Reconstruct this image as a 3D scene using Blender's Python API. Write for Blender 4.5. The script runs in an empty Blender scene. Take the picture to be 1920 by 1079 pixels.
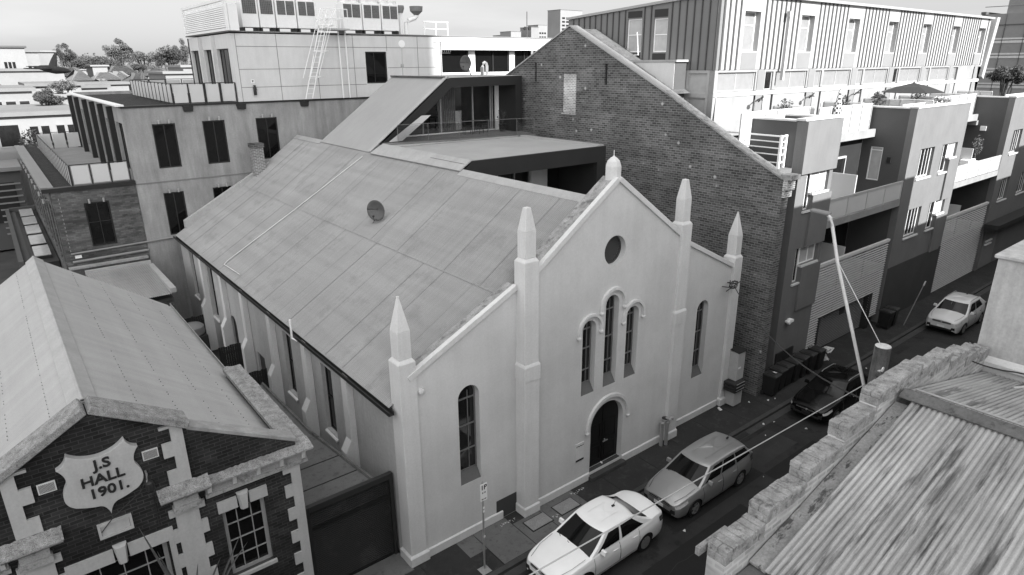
import bpy, bmesh, math, random
from mathutils import Vector, Matrix
from mathutils.geometry import tessellate_polygon
random.seed(11)
S = bpy.context.scene
COL = S.collection
R = math.radians
# ------------------------------------------------------------------ camera, sky, sun, exposure
cd = bpy.data.cameras.new('camera'); cam = bpy.data.objects.new('camera', cd); COL.objects.link(cam)
yaw, pit, rol = 0.66987647, 0.33367816, -0.00712066
F = Vector((math.sin(yaw)*math.cos(pit), math.cos(yaw)*math.cos(pit), -math.sin(pit)))
R0 = Vector((math.cos(yaw), -math.sin(yaw), 0)); U0 = R0.cross(F)
RR = R0*math.cos(rol)+U0*math.sin(rol); UU = -R0*math.sin(rol)+U0*math.cos(rol)
mw = Matrix((RR, UU, -F)).transposed().to_4x4(); mw.translation = Vector((-7.28, -14.03, 14.2))
cam.matrix_world = mw
cd.sensor_fit = 'HORIZONTAL'; cd.sensor_width = 36; cd.lens = 22.756
cd.clip_start = 0.2; cd.clip_end = 8000
S.camera = cam
SUN = Vector((0.0, -0.848, 0.53)).normalized()          # towards the sun
elev = math.asin(SUN.z); azim = math.atan2(SUN.x, SUN.y)
W = bpy.data.worlds.new("World"); S.world = W; W.use_nodes = True
nt = W.node_tree; nt.nodes.clear(); N = nt.nodes.new; LK = nt.links.new
out = N('ShaderNodeOutputWorld'); bg = N('ShaderNodeBackground'); sky = N('ShaderNodeTexSky')
sky.sky_type = 'NISHITA'; sky.sun_disc = False; sky.sun_elevation = elev; sky.sun_rotation = azim
sky.dust_density = 2.0; sky.air_density = 1.0
bw0 = N('ShaderNodeRGBToBW'); LK(sky.outputs[0], bw0.inputs[0])
pw = N('ShaderNodeMath'); pw.operation = 'POWER'; pw.inputs[1].default_value = .36; LK(bw0.outputs[0], pw.inputs[0])   # evens the sky out like thin high haze
bw = N('ShaderNodeMath'); bw.operation = 'MULTIPLY'; bw.inputs[1].default_value = 1.26; LK(pw.outputs[0], bw.inputs[0])
# thin bands of high cloud
tc = N('ShaderNodeTexCoord'); mp = N('ShaderNodeMapping'); mp.inputs['Scale'].default_value = (1.1, 1.1, 7.0)
mp.inputs['Rotation'].default_value = (0.0, 0.16, 0.3)
LK(tc.outputs['Generated'], mp.inputs[0])
nz = N('ShaderNodeTexNoise'); nz.inputs['Scale'].default_value = 2.2; nz.inputs['Detail'].default_value = 5
LK(mp.outputs[0], nz.inputs[0])
cr = N('ShaderNodeValToRGB'); cr.color_ramp.elements[0].position = .5; cr.color_ramp.elements[1].position = .78
cr.color_ramp.elements[0].color = (0, 0, 0, 1); cr.color_ramp.elements[1].color = (.45, .45, .45, 1)
LK(nz.outputs[0], cr.inputs[0])
mx = N('ShaderNodeMix'); mx.data_type = 'FLOAT'; LK(cr.outputs[0], mx.inputs[0]); LK(bw.outputs[0], mx.inputs[2])
mx.inputs[3].default_value = 3.3
# unseen glow added to the sky overhead and behind, lifting the shaded walls
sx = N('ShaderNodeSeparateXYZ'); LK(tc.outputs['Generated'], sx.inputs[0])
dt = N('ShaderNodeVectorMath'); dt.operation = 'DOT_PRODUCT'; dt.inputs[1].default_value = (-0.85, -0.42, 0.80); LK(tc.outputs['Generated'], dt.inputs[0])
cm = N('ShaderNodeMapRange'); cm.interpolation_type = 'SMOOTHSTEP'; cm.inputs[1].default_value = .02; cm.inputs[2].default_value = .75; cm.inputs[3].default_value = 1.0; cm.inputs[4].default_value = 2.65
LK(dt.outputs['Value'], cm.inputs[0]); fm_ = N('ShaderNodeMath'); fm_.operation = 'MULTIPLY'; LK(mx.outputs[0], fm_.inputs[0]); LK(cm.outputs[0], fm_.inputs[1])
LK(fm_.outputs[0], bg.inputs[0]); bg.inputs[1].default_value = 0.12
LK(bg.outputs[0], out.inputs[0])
sl = bpy.data.lights.new('sun', 'SUN'); sl.energy = 4.0; sl.angle = R(0.5); sl.color = (1, 1, 1)
so = bpy.data.objects.new('sun', sl); COL.objects.link(so); so.rotation_euler = (-SUN).to_track_quat('-Z', 'Y').to_euler()
so.location = (40, -40, 60)
S.view_settings.view_transform = 'Standard'; S.view_settings.look = 'None'; S.view_settings.gamma = 1
S.view_settings.exposure = 1.6

# ------------------------------------------------------------------ materials (all neutral: the photograph is black and white)
MATS = {}
def g3(v): return (v, v, v, 1)
def newmat(name):
    m = bpy.data.materials.new(name); m.use_nodes = True
    n = m.node_tree; b = n.nodes['Principled BSDF']
    MATS[name] = m
    return m, n, b
def wallvec(n):
    """u along the wall whichever way it faces, v = height (metres)"""
    t = n.nodes.new('ShaderNodeTexCoord'); ge = n.nodes.new('ShaderNodeNewGeometry')
    sp = n.nodes.new('ShaderNodeSeparateXYZ'); sn = n.nodes.new('ShaderNodeSeparateXYZ')
    n.links.new(t.outputs['Object'], sp.inputs[0]); n.links.new(ge.outputs['True Normal'], sn.inputs[0])
    ab = n.nodes.new('ShaderNodeMath'); ab.operation = 'ABSOLUTE'; n.links.new(sn.outputs[0], ab.inputs[0])
    gt = n.nodes.new('ShaderNodeMath'); gt.operation = 'GREATER_THAN'; gt.inputs[1].default_value = .7; n.links.new(ab.outputs[0], gt.inputs[0])
    m = n.nodes.new('ShaderNodeMix'); m.data_type = 'FLOAT'; n.links.new(gt.outputs[0], m.inputs[0]); n.links.new(sp.outputs[0], m.inputs[2]); n.links.new(sp.outputs[1], m.inputs[3])
    cb = n.nodes.new('ShaderNodeCombineXYZ'); n.links.new(m.outputs[0], cb.inputs[0]); n.links.new(sp.outputs[2], cb.inputs[1])
    return cb.outputs[0]
def noise(n, vec, scale, detail=4, rough=.6, sc3=None):
    if sc3:
        q = n.nodes.new('ShaderNodeMapping'); q.inputs['Scale'].default_value = sc3; n.links.new(vec, q.inputs[0]); vec = q.outputs[0]
    z = n.nodes.new('ShaderNodeTexNoise'); z.inputs['Scale'].default_value = scale; z.inputs['Detail'].default_value = detail; z.inputs['Roughness'].default_value = rough
    n.links.new(vec, z.inputs[0]); return z.outputs[0]
def ramp(n, src, a, b, lo, hi):
    r = n.nodes.new('ShaderNodeMapRange'); r.inputs[1].default_value = a; r.inputs[2].default_value = b; r.inputs[3].default_value = lo; r.inputs[4].default_value = hi
    n.links.new(src, r.inputs[0]); return r.outputs[0]
def mul(n, a, b, op='MULTIPLY'):
    m = n.nodes.new('ShaderNodeMath'); m.operation = op
    for i, s in enumerate((a, b)):
        if isinstance(s, (int, float)): m.inputs[i].default_value = s
        else: n.links.new(s, m.inputs[i])
    return m.outputs[0]
def bump(n, b, src, st, dist=.02):
    u = n.nodes.new('ShaderNodeBump'); u.inputs['Strength'].default_value = st; u.inputs['Distance'].default_value = dist
    n.links.new(src, u.inputs['Height']); n.links.new(u.outputs[0], b.inputs['Normal'])
def mat(name, c, rough=.8, var=.15, scale=1.2, fine=.1, fscale=25, streak=0, sdir=(1, 1, .12), sscale=4, bmp=0, spec=.3, metal=0, spots=0, spotv=.3, spotsc=6, cross=0, spotd=None):
    """grey surface: big soft patches, fine grain, optional run-off streaks, optional stains"""
    m, n, b = newmat(name)
    t = n.nodes.new('ShaderNodeTexCoord'); v = t.outputs['Object']
    val = ramp(n, noise(n, v, scale, 5), .3, .7, 1-var, 1+var)
    val = mul(n, val, ramp(n, noise(n, v, fscale, 3, .7), .3, .7, 1-fine, 1+fine))
    if streak: val = mul(n, val, ramp(n, noise(n, v, sscale, 4, .65, sdir), .35, .7, 1+streak*.4, 1-streak))
    if cross: val = mul(n, val, ramp(n, noise(n, v, 1, 3, .5, (2.4, .10, 2.4)), .35, .65, 1-cross, 1+cross))
    if spots: val = mul(n, val, ramp(n, noise(n, v, spotsc, 6, .7, spotd), .54, .54+.14*(1.05-spots), 1, spotv))
    val = mul(n, val, c)
    n.links.new(val, b.inputs['Base Color'])
    b.inputs['Roughness'].default_value = rough; b.inputs['Metallic'].default_value = metal; b.inputs['Specular IOR Level'].default_value = spec
    if bmp: bump(n, b, noise(n, v, fscale, 4, .7), bmp)
    return m
def brick(name, c1, c2, cm, var=.25, bw_=.24, bh=.086, mort=.011, spots=0, patch=0, bands=0, bs=.6, rough=.9):
    m, n, b = newmat(name); v = wallvec(n)
    t = n.nodes.new('ShaderNodeTexBrick'); n.links.new(v, t.inputs[0])
    t.inputs['Color1'].default_value = g3(c1); t.inputs['Color2'].default_value = g3(c2); t.inputs['Mortar'].default_value = g3(cm)
    t.inputs['Scale'].default_value = 1; t.inputs['Mortar Size'].default_value = mort; t.inputs['Brick Width'].default_value = bw_; t.inputs['Row Height'].default_value = bh
    t.inputs['Bias'].default_value = 0; t.inputs['Mortar Smooth'].default_value = .2
    val = n.nodes.new('ShaderNodeRGBToBW'); n.links.new(t.outputs[0], val.inputs[0]); val = val.outputs[0]
    val = mul(n, val, ramp(n, noise(n, v, .5, 5), .3, .7, 1-var, 1+var))
    if bands: val = mul(n, val, ramp(n, noise(n, v, 1, 2, .5, (.12, 3.6, 1)), .35, .65, 1-bands, 1+bands))
    if patch: val = mul(n, val, ramp(n, noise(n, v, 1, 4, .6, (.6, 1.2, 1)), .45, .6, 1, 1+patch))
    if spots:
        vo = n.nodes.new('ShaderNodeTexVoronoi'); vo.inputs['Scale'].default_value = 1.15
        n.links.new(v, vo.inputs[0])
        st = ramp(n, vo.outputs['Distance'], .05, .11, spots, 0)
        val = mul(n, val, st, 'ADD')
    n.links.new(val, b.inputs['Base Color']); b.inputs['Roughness'].default_value = rough; b.inputs['Specular IOR Level'].default_value = .2
    bump(n, b, t.outputs['Fac'], -bs, .01)
    return m
def glossy(name, c, rough=.05, spec=.5, metal=0, coat=0, var=0):
    m, n, b = newmat(name); b.inputs['Base Color'].default_value = g3(c)
    b.inputs['Roughness'].default_value = rough; b.inputs['Specular IOR Level'].default_value = spec; b.inputs['Metallic'].default_value = metal
    b.inputs['Coat Weight'].default_value = coat; b.inputs['Coat Roughness'].default_value = .04
    if var:
        t = n.nodes.new('ShaderNodeTexCoord'); n.links.new(mul(n, ramp(n, noise(n, t.outputs['Object'], 3, 4), .3, .7, 1-var, 1+var), c), b.inputs['Base Color'])
        n.links.new(ramp(n, noise(n, t.outputs['Object'], 6, 4), .3, .7, rough*.7, rough*1.6+.02), b.inputs['Roughness'])
    return m
def clearglass(name, f=.12):
    m, n, b = newmat(name); tr = n.nodes.new('ShaderNodeBsdfTransparent'); gl = n.nodes.new('ShaderNodeBsdfGlossy'); gl.inputs['Roughness'].default_value = .02
    fr = n.nodes.new('ShaderNodeFresnel'); fr.inputs[0].default_value = 1.45; tr.inputs[0].default_value = g3(.88)
    mxs = n.nodes.new('ShaderNodeMixShader'); n.links.new(fr.outputs[0], mxs.inputs[0]); n.links.new(tr.outputs[0], mxs.inputs[1]); n.links.new(gl.outputs[0], mxs.inputs[2])
    n.links.new(mxs.outputs[0], n.nodes['Material Output'].inputs[0]); return m

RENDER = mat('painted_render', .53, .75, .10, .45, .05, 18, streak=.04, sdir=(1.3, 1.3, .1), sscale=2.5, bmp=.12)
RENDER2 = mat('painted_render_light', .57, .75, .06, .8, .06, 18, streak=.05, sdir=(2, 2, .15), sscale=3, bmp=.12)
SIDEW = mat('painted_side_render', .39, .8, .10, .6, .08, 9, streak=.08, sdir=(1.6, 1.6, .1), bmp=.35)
LICHEN = mat('lichen_stone', .27, .95, .3, 3, .35, 40, bmp=.5, spots=.5, spotv=.6, spotsc=5)
LICHEN2 = mat('lichen_cornice', .25, .95, .3, 6, .55, 60, bmp=.8, spots=.5, spotv=.6, spotsc=20)
IRON = mat('roof_iron', .25, .34, .10, .45, .05, 30, cross=.07, streak=.10, sdir=(.12, 5, .12), sscale=1.4, spec=.5, spots=.25, spotv=.8, spotsc=.9)
IRON2 = mat('hall_roof_iron', .34, .5, .05, .4, .04, 25, cross=.04, streak=.09, sdir=(.2, 2.2, .2), sscale=1.2, spec=.35)
IRONW = mat('rusty_roof_iron', .31, .45, .16, .8, .12, 40, streak=.36, sdir=(.14, 2.6, .14), sscale=2.4, spec=.45, spots=.40, spotv=.35, spotsc=2.6, spotd=(.2, 2.0, .2))
def valley_shade_grime(m, y0, pitch, amt, sg=1, lo=.15):
    """painted shade with dirt and rust in the valleys of a corrugated sheet, broken up by noise"""
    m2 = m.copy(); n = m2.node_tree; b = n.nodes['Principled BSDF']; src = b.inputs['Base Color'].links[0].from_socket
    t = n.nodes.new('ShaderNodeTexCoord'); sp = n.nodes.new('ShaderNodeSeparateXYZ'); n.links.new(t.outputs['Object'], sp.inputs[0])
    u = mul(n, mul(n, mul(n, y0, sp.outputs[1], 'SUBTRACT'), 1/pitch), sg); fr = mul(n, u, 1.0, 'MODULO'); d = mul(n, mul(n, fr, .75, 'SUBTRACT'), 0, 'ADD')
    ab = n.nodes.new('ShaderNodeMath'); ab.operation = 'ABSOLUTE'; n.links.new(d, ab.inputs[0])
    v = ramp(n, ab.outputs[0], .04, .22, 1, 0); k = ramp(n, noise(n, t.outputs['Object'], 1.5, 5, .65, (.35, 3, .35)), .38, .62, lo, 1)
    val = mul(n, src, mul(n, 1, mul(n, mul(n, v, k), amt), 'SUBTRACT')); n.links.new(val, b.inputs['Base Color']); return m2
IRONWL = valley_shade_grime(IRONW, 5.02, .076, .6); IRONWR = valley_shade_grime(IRONW, 5.22, .076, .6)
IRONL = valley_shade_grime(IRON, -12.0, .076, .38, -1, .6); IRONU = valley_shade_grime(IRON, -12.04, .076, .38, -1, .6)  # valleys painted darker so the church roof ribs stand out as shaded
IRONADD = mat('new_roof_steel', .29, .45, .05, .5, .04, 15, streak=.08, sdir=(.2, 3, .2), spec=.4)
FLASH = mat('flashing', .33, .45, .12, 2, .1, 20, spec=.4)
FLASHD = mat('lead_flashing', .10, .6, .25, 2, .2, 20, spots=.3, spotv=.5)
MEMBR = mat('roof_membrane', .32, .7, .10, .6, .06, 20)
FASCIA = mat('dark_fascia', .026, .5, .08, 1, .05, 20)
DARK = mat('dark_metal', .022, .45, .1, 2, .05, 20)
BLACK = mat('black_rubber', .016, .6, .1, 3, .05, 20)
VOID = mat('dark_interior', .02, .9, .1, 2, .05, 20)
WHITEM = mat('white_metal', .78, .45, .05, 1, .04, 20)
GREYM = mat('grey_metal', .38, .45, .08, 2, .06, 20)
STEEL = mat('galvanised_steel', .42, .4, .1, 3, .08, 30, metal=.6)
WOODW = mat('white_timber', .27, .6, .08, 2, .08, 20)
DOORM = mat('dark_door_paint', .009, .45, .15, 2, .1, 20)
BRICKG = brick('old_party_brick', .05, .12, .18, var=.2, bw_=.27, bh=.105, mort=.014, spots=.3, bands=.12, patch=.25)
BRICKH = brick('dark_hall_brick', .011, .022, .036, var=.5, mort=.008, patch=.9)
BRICKA = brick('banded_brick', .06, .11, .06, var=.15, patch=.3, bands=.25, mort=.006)
BRICKC = brick('chimney_brick', .13, .2, .42, var=.25, mort=.014)
BRICKI = brick('infill_brick', .15, .36, .5, var=.3, mort=.02, patch=.3)
BRICKP = mat('parapet_brick', .25, .9, .35, 5, .25, 50, bmp=.3, spots=.35, spotv=.5, spotsc=9)
BRICKF = brick('front_old_brick', .16, .26, .34, var=.25)
BRICKB = brick('rear_face_brick', .20, .32, .33, var=.4, mort=.02, patch=.6)
STONEW = mat('painted_quoin', .40, .75, .07, 1.5, .06, 20, streak=.08, sdir=(2, 2, .3))
CONC = mat('offform_concrete', .29, .75, .14, .7, .10, 14, streak=.25, sdir=(1.5, 1.5, .22), sscale=1.6)
CONCL = mat('pale_panel', .58, .6, .06, .8, .05, 20, streak=.05)
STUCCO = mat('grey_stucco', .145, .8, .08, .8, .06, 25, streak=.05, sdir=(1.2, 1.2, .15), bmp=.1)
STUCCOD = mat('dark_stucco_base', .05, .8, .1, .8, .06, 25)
STUCCOS = mat('shaded_stucco', .075, .8, .08, .8, .06, 25)  # tower stucco darkened for its unlit sides; also on other dark walls
RIBW = mat('white_ribbed_steel', .33, .4, .03, 1, .03, 20)
RIBD = mat('grey_ribbed_steel', .17, .45, .05, 1, .04, 20)
FROST = mat('frosted_glass', .54, .25, .04, .6, .02, 20, spec=.5)
GRAVEL = mat('dark_gravel', .028, .95, .3, 3, .9, 60, bmp=.8)
PAVER = mat('terrace_pavers', .26, .8, .1, 1, .12, 10)
ASPH = mat('asphalt', .024, .85, .3, .8, .3, 60, bmp=.3, spots=.5, spotv=.55, spotsc=1.3)
ASPH2 = mat('fresh_asphalt_patch', .013, .9, .12, 1, .25, 60, bmp=.3)
ASPH3 = mat('worn_asphalt_patch', .032, .9, .2, 1, .25, 60, bmp=.3)
PAVE = mat('footpath_asphalt', .027, .9, .22, .9, .25, 50, bmp=.25, spots=.35, spotv=1.5, spotsc=3)
PAVEL = mat('footpath_concrete', .115, .9, .15, 1, .18, 40, bmp=.2, spots=.3, spotv=.7, spotsc=5)
BLUEST = mat('kerb_bluestone', .05, .85, .2, 2, .2, 40, bmp=.3)
PIT = mat('pit_lid', .22, .8, .12, 3, .35, 40, bmp=.4)
GLASS = glossy('window_glass', .012, .04, .5, var=.2)
GLASSD = glossy('dark_window_glass', .006, .05, .35)
GLASSL = glossy('pale_blind_glass', .40, .08, .5, var=.1)
GLASSW = glossy('bright_window_glass', .22, .08, .5, var=.08)
CLEAR = clearglass('clear_glass')
TIMBER = mat('weathered_timber', .11, .85, .3, 2, .25, 12, streak=.4, sdir=(3, 3, .2), spots=.3)
TIMBERL = mat('cut_timber', .50, .8, .1, 6, .15, 20)
FENCE = mat('old_fence', .028, .9, .25, 2, .2, 15, streak=.3, sdir=(3, 3, .2))
SHUT = mat('roller_door', .012, .5, .12, 1, .06, 20, spots=.25, spotv=2.0, spotsc=1.6)
TREEG = mat('foliage_dark', .055, .8, .4, .25, .3, 3)
TREEL = mat('foliage_light', .10, .8, .4, .3, .3, 3)
BARK = mat('bark', .08, .9, .2, 3, .2, 10)
GROUND = mat('town_ground', .07, .95, .4, .02, .3, .3)
CITYW = mat('far_white_wall', .21, .7, .08, .05, .04, 1)
CITYG = mat('far_grey_wall', .19, .7, .1, .05, .05, 1)
CITYD = mat('far_dark_roof', .08, .8, .15, .1, .05, 1)
CITYM = mat('far_mid_roof', .15, .8, .15, .1, .05, 1)
SASH = mat('grey_sash', .14, .6)
SILLD = mat('dark_sill', .10, .7)
SEAM = mat('seam_shadow_steel', .06, .5)  # dark tone stands in for the shadow at each sheet joint
SEAMR = mat('roof_lap_line', .19, .6)
INK = mat('black_lettering', .02, .6, .1, 3, .05, 20)
PAPER = mat('white_litter', .55, .9, .15, 6, .1, 30)
WIRE = mat('cable', .03, .6, .1, 3, .05, 20)
WIREL = mat('pale_cable', .38, .5, .1, 3, .05, 20)

# ------------------------------------------------------------------ mesh helpers
ORG = {}
class MB:
    def __init__(s): s.v = []; s.f = []; s.mi = []; s.cut = []
    def pieces(s):
        cs = [(0, 0)]+[c for c in s.cut if c[1] < len(s.f)]+[(len(s.v), len(s.f))]; r = []
        for (va, fa), (vb, fb_) in zip(cs[:-1], cs[1:]):
            if fb_ == fa: continue
            q = MB(); q.v = s.v[va:vb]; q.f = [[i-va for i in f] for f in s.f[fa:fb_]]; q.mi = s.mi[fa:fb_]; r.append(q)
        return r
    def nxt(s): s.cut.append((len(s.v), len(s.f))); return s
    def add(s, vs, fs, mi=0):
        o = len(s.v); s.v += [tuple(p) for p in vs]
        for f in fs: s.f.append([i+o for i in f]); s.mi.append(mi)
        return s
    def box(s, x0, x1, y0, y1, z0, z1, mi=0):
        return s.add([(x0,y0,z0),(x1,y0,z0),(x1,y1,z0),(x0,y1,z0),(x0,y0,z1),(x1,y0,z1),(x1,y1,z1),(x0,y1,z1)],
                     [(0,3,2,1),(4,5,6,7),(0,1,5,4),(1,2,6,5),(2,3,7,6),(3,0,4,7)], mi)
    def poly(s, pts, mi=0): return s.add(pts, [tuple(range(len(pts)))], mi)
    def prism(s, pts, vec, mi=0):
        n = len(pts); vec = Vector(vec); b = [Vector(p)+vec for p in pts]
        return s.add(list(pts)+b, [tuple(range(n))[::-1], tuple(range(n, 2*n))]+[(i, (i+1) % n, n+(i+1) % n, n+i) for i in range(n)], mi)
    def frus(s, a, b, mi=0):
        """a, b: (x0,x1,y0,y1,z) rectangles"""
        p = [(a[0],a[2],a[4]),(a[1],a[2],a[4]),(a[1],a[3],a[4]),(a[0],a[3],a[4]),(b[0],b[2],b[4]),(b[1],b[2],b[4]),(b[1],b[3],b[4]),(b[0],b[3],b[4])]
        return s.add(p, [(0,3,2,1),(4,5,6,7),(0,1,5,4),(1,2,6,5),(2,3,7,6),(3,0,4,7)], mi)
    def tube(s, pts, r, n=8, mi=0):
        pts = [Vector(p) for p in pts]; rings = []
        rs = r if isinstance(r, (list, tuple)) else [r]*len(pts)
        for i, p in enumerate(pts):
            d = (pts[min(i+1, len(pts)-1)]-pts[max(i-1, 0)]).normalized()
            a = Vector((0, 0, 1)) if abs(d.z) < .9 else Vector((1, 0, 0))
            u = d.cross(a).normalized(); w = d.cross(u)
            rings.append([p+u*math.cos(2*math.pi*k/n)*rs[i]+w*math.sin(2*math.pi*k/n)*rs[i] for k in range(n)])
        vs = [q for rg in rings for q in rg]; fs = []
        for i in range(len(pts)-1):
            for k in range(n): fs.append((i*n+k, i*n+(k+1) % n, (i+1)*n+(k+1) % n, (i+1)*n+k))
        fs.append(tuple(range(n))[::-1]); fs.append(tuple(range((len(pts)-1)*n, len(pts)*n)))
        return s.add(vs, fs, mi)
    def lathe(s, c, prof, n=16, mi=0, ph=0, axis='z'):
        vs = []; fs = []
        for r, z in prof:
            for k in range(n):
                a = 2*math.pi*k/n+ph
                q = (r*math.cos(a), r*math.sin(a), z)
                if axis == 'y': q = (q[0], q[2], q[1])
                if axis == 'x': q = (q[2], q[0], q[1])
                vs.append((c[0]+q[0], c[1]+q[1], c[2]+q[2]))
        for i in range(len(prof)-1):
            for k in range(n): fs.append((i*n+k, i*n+(k+1) % n, (i+1)*n+(k+1) % n, (i+1)*n+k))
        fs.append(tuple(range(n))[::-1]); fs.append(tuple(range((len(prof)-1)*n, len(prof)*n)))
        return s.add(vs, fs, mi)
    def slab(s, outer, holes, fn, d0, d1, mi=0):
        loops = [outer]+list(holes); allp = [p for l in loops for p in l]
        tris = tessellate_polygon([[Vector((p[0], p[1], 0)) for p in l] for l in loops])
        n = len(allp); vs = [fn(p[0], p[1], d0) for p in allp]+[fn(p[0], p[1], d1) for p in allp]
        fs = [tuple(t) for t in tris]+[tuple(i+n for i in t)[::-1] for t in tris]
        o = 0
        for l in loops:
            k = len(l)
            for i in range(k): a = o+i; b = o+(i+1) % k; fs.append((a, b, b+n, a+n))
            o += k
        return s.add(vs, fs, mi)
    def strip(s, loop, fn, d0, d1, mi=0, closed=False):
        """surface between an open line at d0 and the same line at d1"""
        k = len(loop); vs = [fn(p[0], p[1], d0) for p in loop]+[fn(p[0], p[1], d1) for p in loop]
        return s.add(vs, [(i, (i+1) % k, k+(i+1) % k, k+i) for i in range(k if closed else k-1)], mi)
    def grid(s, rows, mi=0):
        n = len(rows[0]); vs = [p for r in rows for p in r]
        return s.add(vs, [(i*n+j, i*n+j+1, (i+1)*n+j+1, (i+1)*n+j) for i in range(len(rows)-1) for j in range(n-1)], mi)
    def corr(s, p00, p10, p01, p11, pitch=.076, amp=.009, sub=4, rows=2, mi=0, rag=0):
        """corrugated sheet: waves along p00->p10, ribs run p00->p01"""
        p00, p10, p01, p11 = map(Vector, (p00, p10, p01, p11)); nrm = (p10-p00).cross(p01-p00).normalized()
        if nrm.z < 0: nrm = -nrm
        n = int((p10-p00).length/pitch*sub); rw = []
        for j in range(rows):
            t = j/(rows-1); row = []
            for i in range(n+1):
                u = i/n; e = 0
                if rag and j == rows-1: e = random.uniform(-rag, rag)*.3
                q = (p00.lerp(p10, u)).lerp(p01.lerp(p11, u), t+e)
                row.append(q+nrm*amp*math.sin(2*math.pi*i/sub))
            rw.append(row)
        return s.grid(rw, mi)
    def build(s, name, mats, parent=None, smooth=False, bev=0, segs=1, keep=False):
        if s.cut:                     # pieces marked with nxt() become objects of their own
            for q in s.pieces(): o = q.build(name, mats, parent, smooth, bev, segs, keep)
            return o
        me = bpy.data.meshes.new(name)
        org = Vector((0, 0, 0))
        if parent is not None: org = ORG[parent]
        elif not keep:
            xs = [p[0] for p in s.v]; ys = [p[1] for p in s.v]; zs = [p[2] for p in s.v]
            org = Vector(((min(xs)+max(xs))/2, (min(ys)+max(ys))/2, min(zs)))
        me.from_pydata([Vector(p)-org for p in s.v], [], s.f)
        for m in (mats if isinstance(mats, (list, tuple)) else [mats]): me.materials.append(m)
        for p, i in zip(me.polygons, s.mi): p.material_index = i
        bm = bmesh.new(); bm.from_mesh(me); bmesh.ops.recalc_face_normals(bm, faces=bm.faces); bm.to_mesh(me); bm.free()
        if smooth:
            for p in me.polygons: p.use_smooth = True
            me.set_sharp_from_angle(angle=R(smooth if smooth is not True else 40))
        o = bpy.data.objects.new(name, me); COL.objects.link(o)
        if parent is not None: o.parent = parent; ORG[o] = org
        else: o.location = org; ORG[o] = org
        if bev:
            b = o.modifiers.new('bevel', 'BEVEL'); b.width = bev; b.segments = segs; b.limit_method = 'ANGLE'; b.angle_limit = R(40)
        return o
def tag(o, label=None, cat=None, group=None, kind=None):
    if label: o['label'] = label
    if cat: o['category'] = cat
    if group: o['group'] = group
    if kind: o['kind'] = kind
    return o
def thing(name, label, cat, loc=(0, 0, 0), rz=0, group=None, local=False):
    o = bpy.data.objects.new(name, None); COL.objects.link(o); o.location = loc; o.rotation_euler = (0, 0, rz)
    o.empty_display_size = .3; ORG[o] = Vector((0, 0, 0)) if local else Vector(loc)
    return tag(o, label, cat, group)
KIDS = {}
def dup(root, loc, rz, label, mats=None):
    r = root.copy(); COL.objects.link(r); r.location = loc; r.rotation_euler = (0, 0, rz); r['label'] = label
    for ch in list(root.children):
        c = ch.copy(); COL.objects.link(c); c.parent = r
        for gch in list(ch.children):
            d = gch.copy(); COL.objects.link(d); d.parent = c
    return r
XZ = lambda u, v, d: (u, d, v)
YZ = lambda u, v, d: (d, u, v)
XY = lambda u, v, d: (u, v, d)
def rect(u0, u1, v0, v1): return [(u0, v0), (u1, v0), (u1, v1), (u0, v1)]
def arch(u0, u1, v0, vs, n=14):
    c = (u0+u1)/2; r = (u1-u0)/2
    return [(u0, v0), (u1, v0)]+[(c+r*math.cos(math.pi*k/n), vs+r*math.sin(math.pi*k/n)) for k in range(n+1)]
def circ(u, v, r, n=32): return [(u+r*math.cos(2*math.pi*k/n), v+r*math.sin(2*math.pi*k/n)) for k in range(n)]
def pbox(m, pl, u0, u1, v0, v1, d0, d1, mi=0):
    a, b = min(d0, d1), max(d0, d1)
    if pl == 'y': m.box(u0, u1, a, b, v0, v1, mi)
    else: m.box(a, b, u0, u1, v0, v1, mi)
def window(par, pl, d, o, u0, u1, v0, v1, rec=.1, fw=.05, mu=(), mv=(), fm=None, gm=None, name='window', bar=.04, sill=None):
    """rectangular window in an opening of plane pl at d; o = outward sign"""
    fm = fm or DARK; gm = gm or GLASS
    f = MB(); a = d-o*rec; b = a-o*.06
    pbox(f, pl, u0, u0+fw, v0, v1, a, b); pbox(f, pl, u1-fw, u1, v0, v1, a, b)
    pbox(f, pl, u0+fw, u1-fw, v0, v0+fw, a, b); pbox(f, pl, u0+fw, u1-fw, v1-fw, v1, a, b)
    vv = [v0+fw]+[v0+(v1-v0)*t for t in mv]+[v1-fw]
    for t in mv: pbox(f, pl, u0+fw, u1-fw, v0+(v1-v0)*t-bar/2, v0+(v1-v0)*t+bar/2, a-o*.004, b)
    for t in mu:
        c = u0+(u1-u0)*t; pbox(f, pl, c-bar/2, c+bar/2, v0+fw, v1-fw, a-o*.008, b)
    fo = f.build(name, fm, par)
    p = MB(); pbox(p, pl, u0+.01, u1-.01, v0+.01, v1-.01, a-o*.03, a-o*.045); p.build('pane', gm, fo)
    if sill:
        q = MB(); pbox(q, pl, u0-.06, u1+.06, v0-.09, v0-.002, d+o*.07, a+o*.002); q.build('sill', sill, fo)
    return fo
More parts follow.
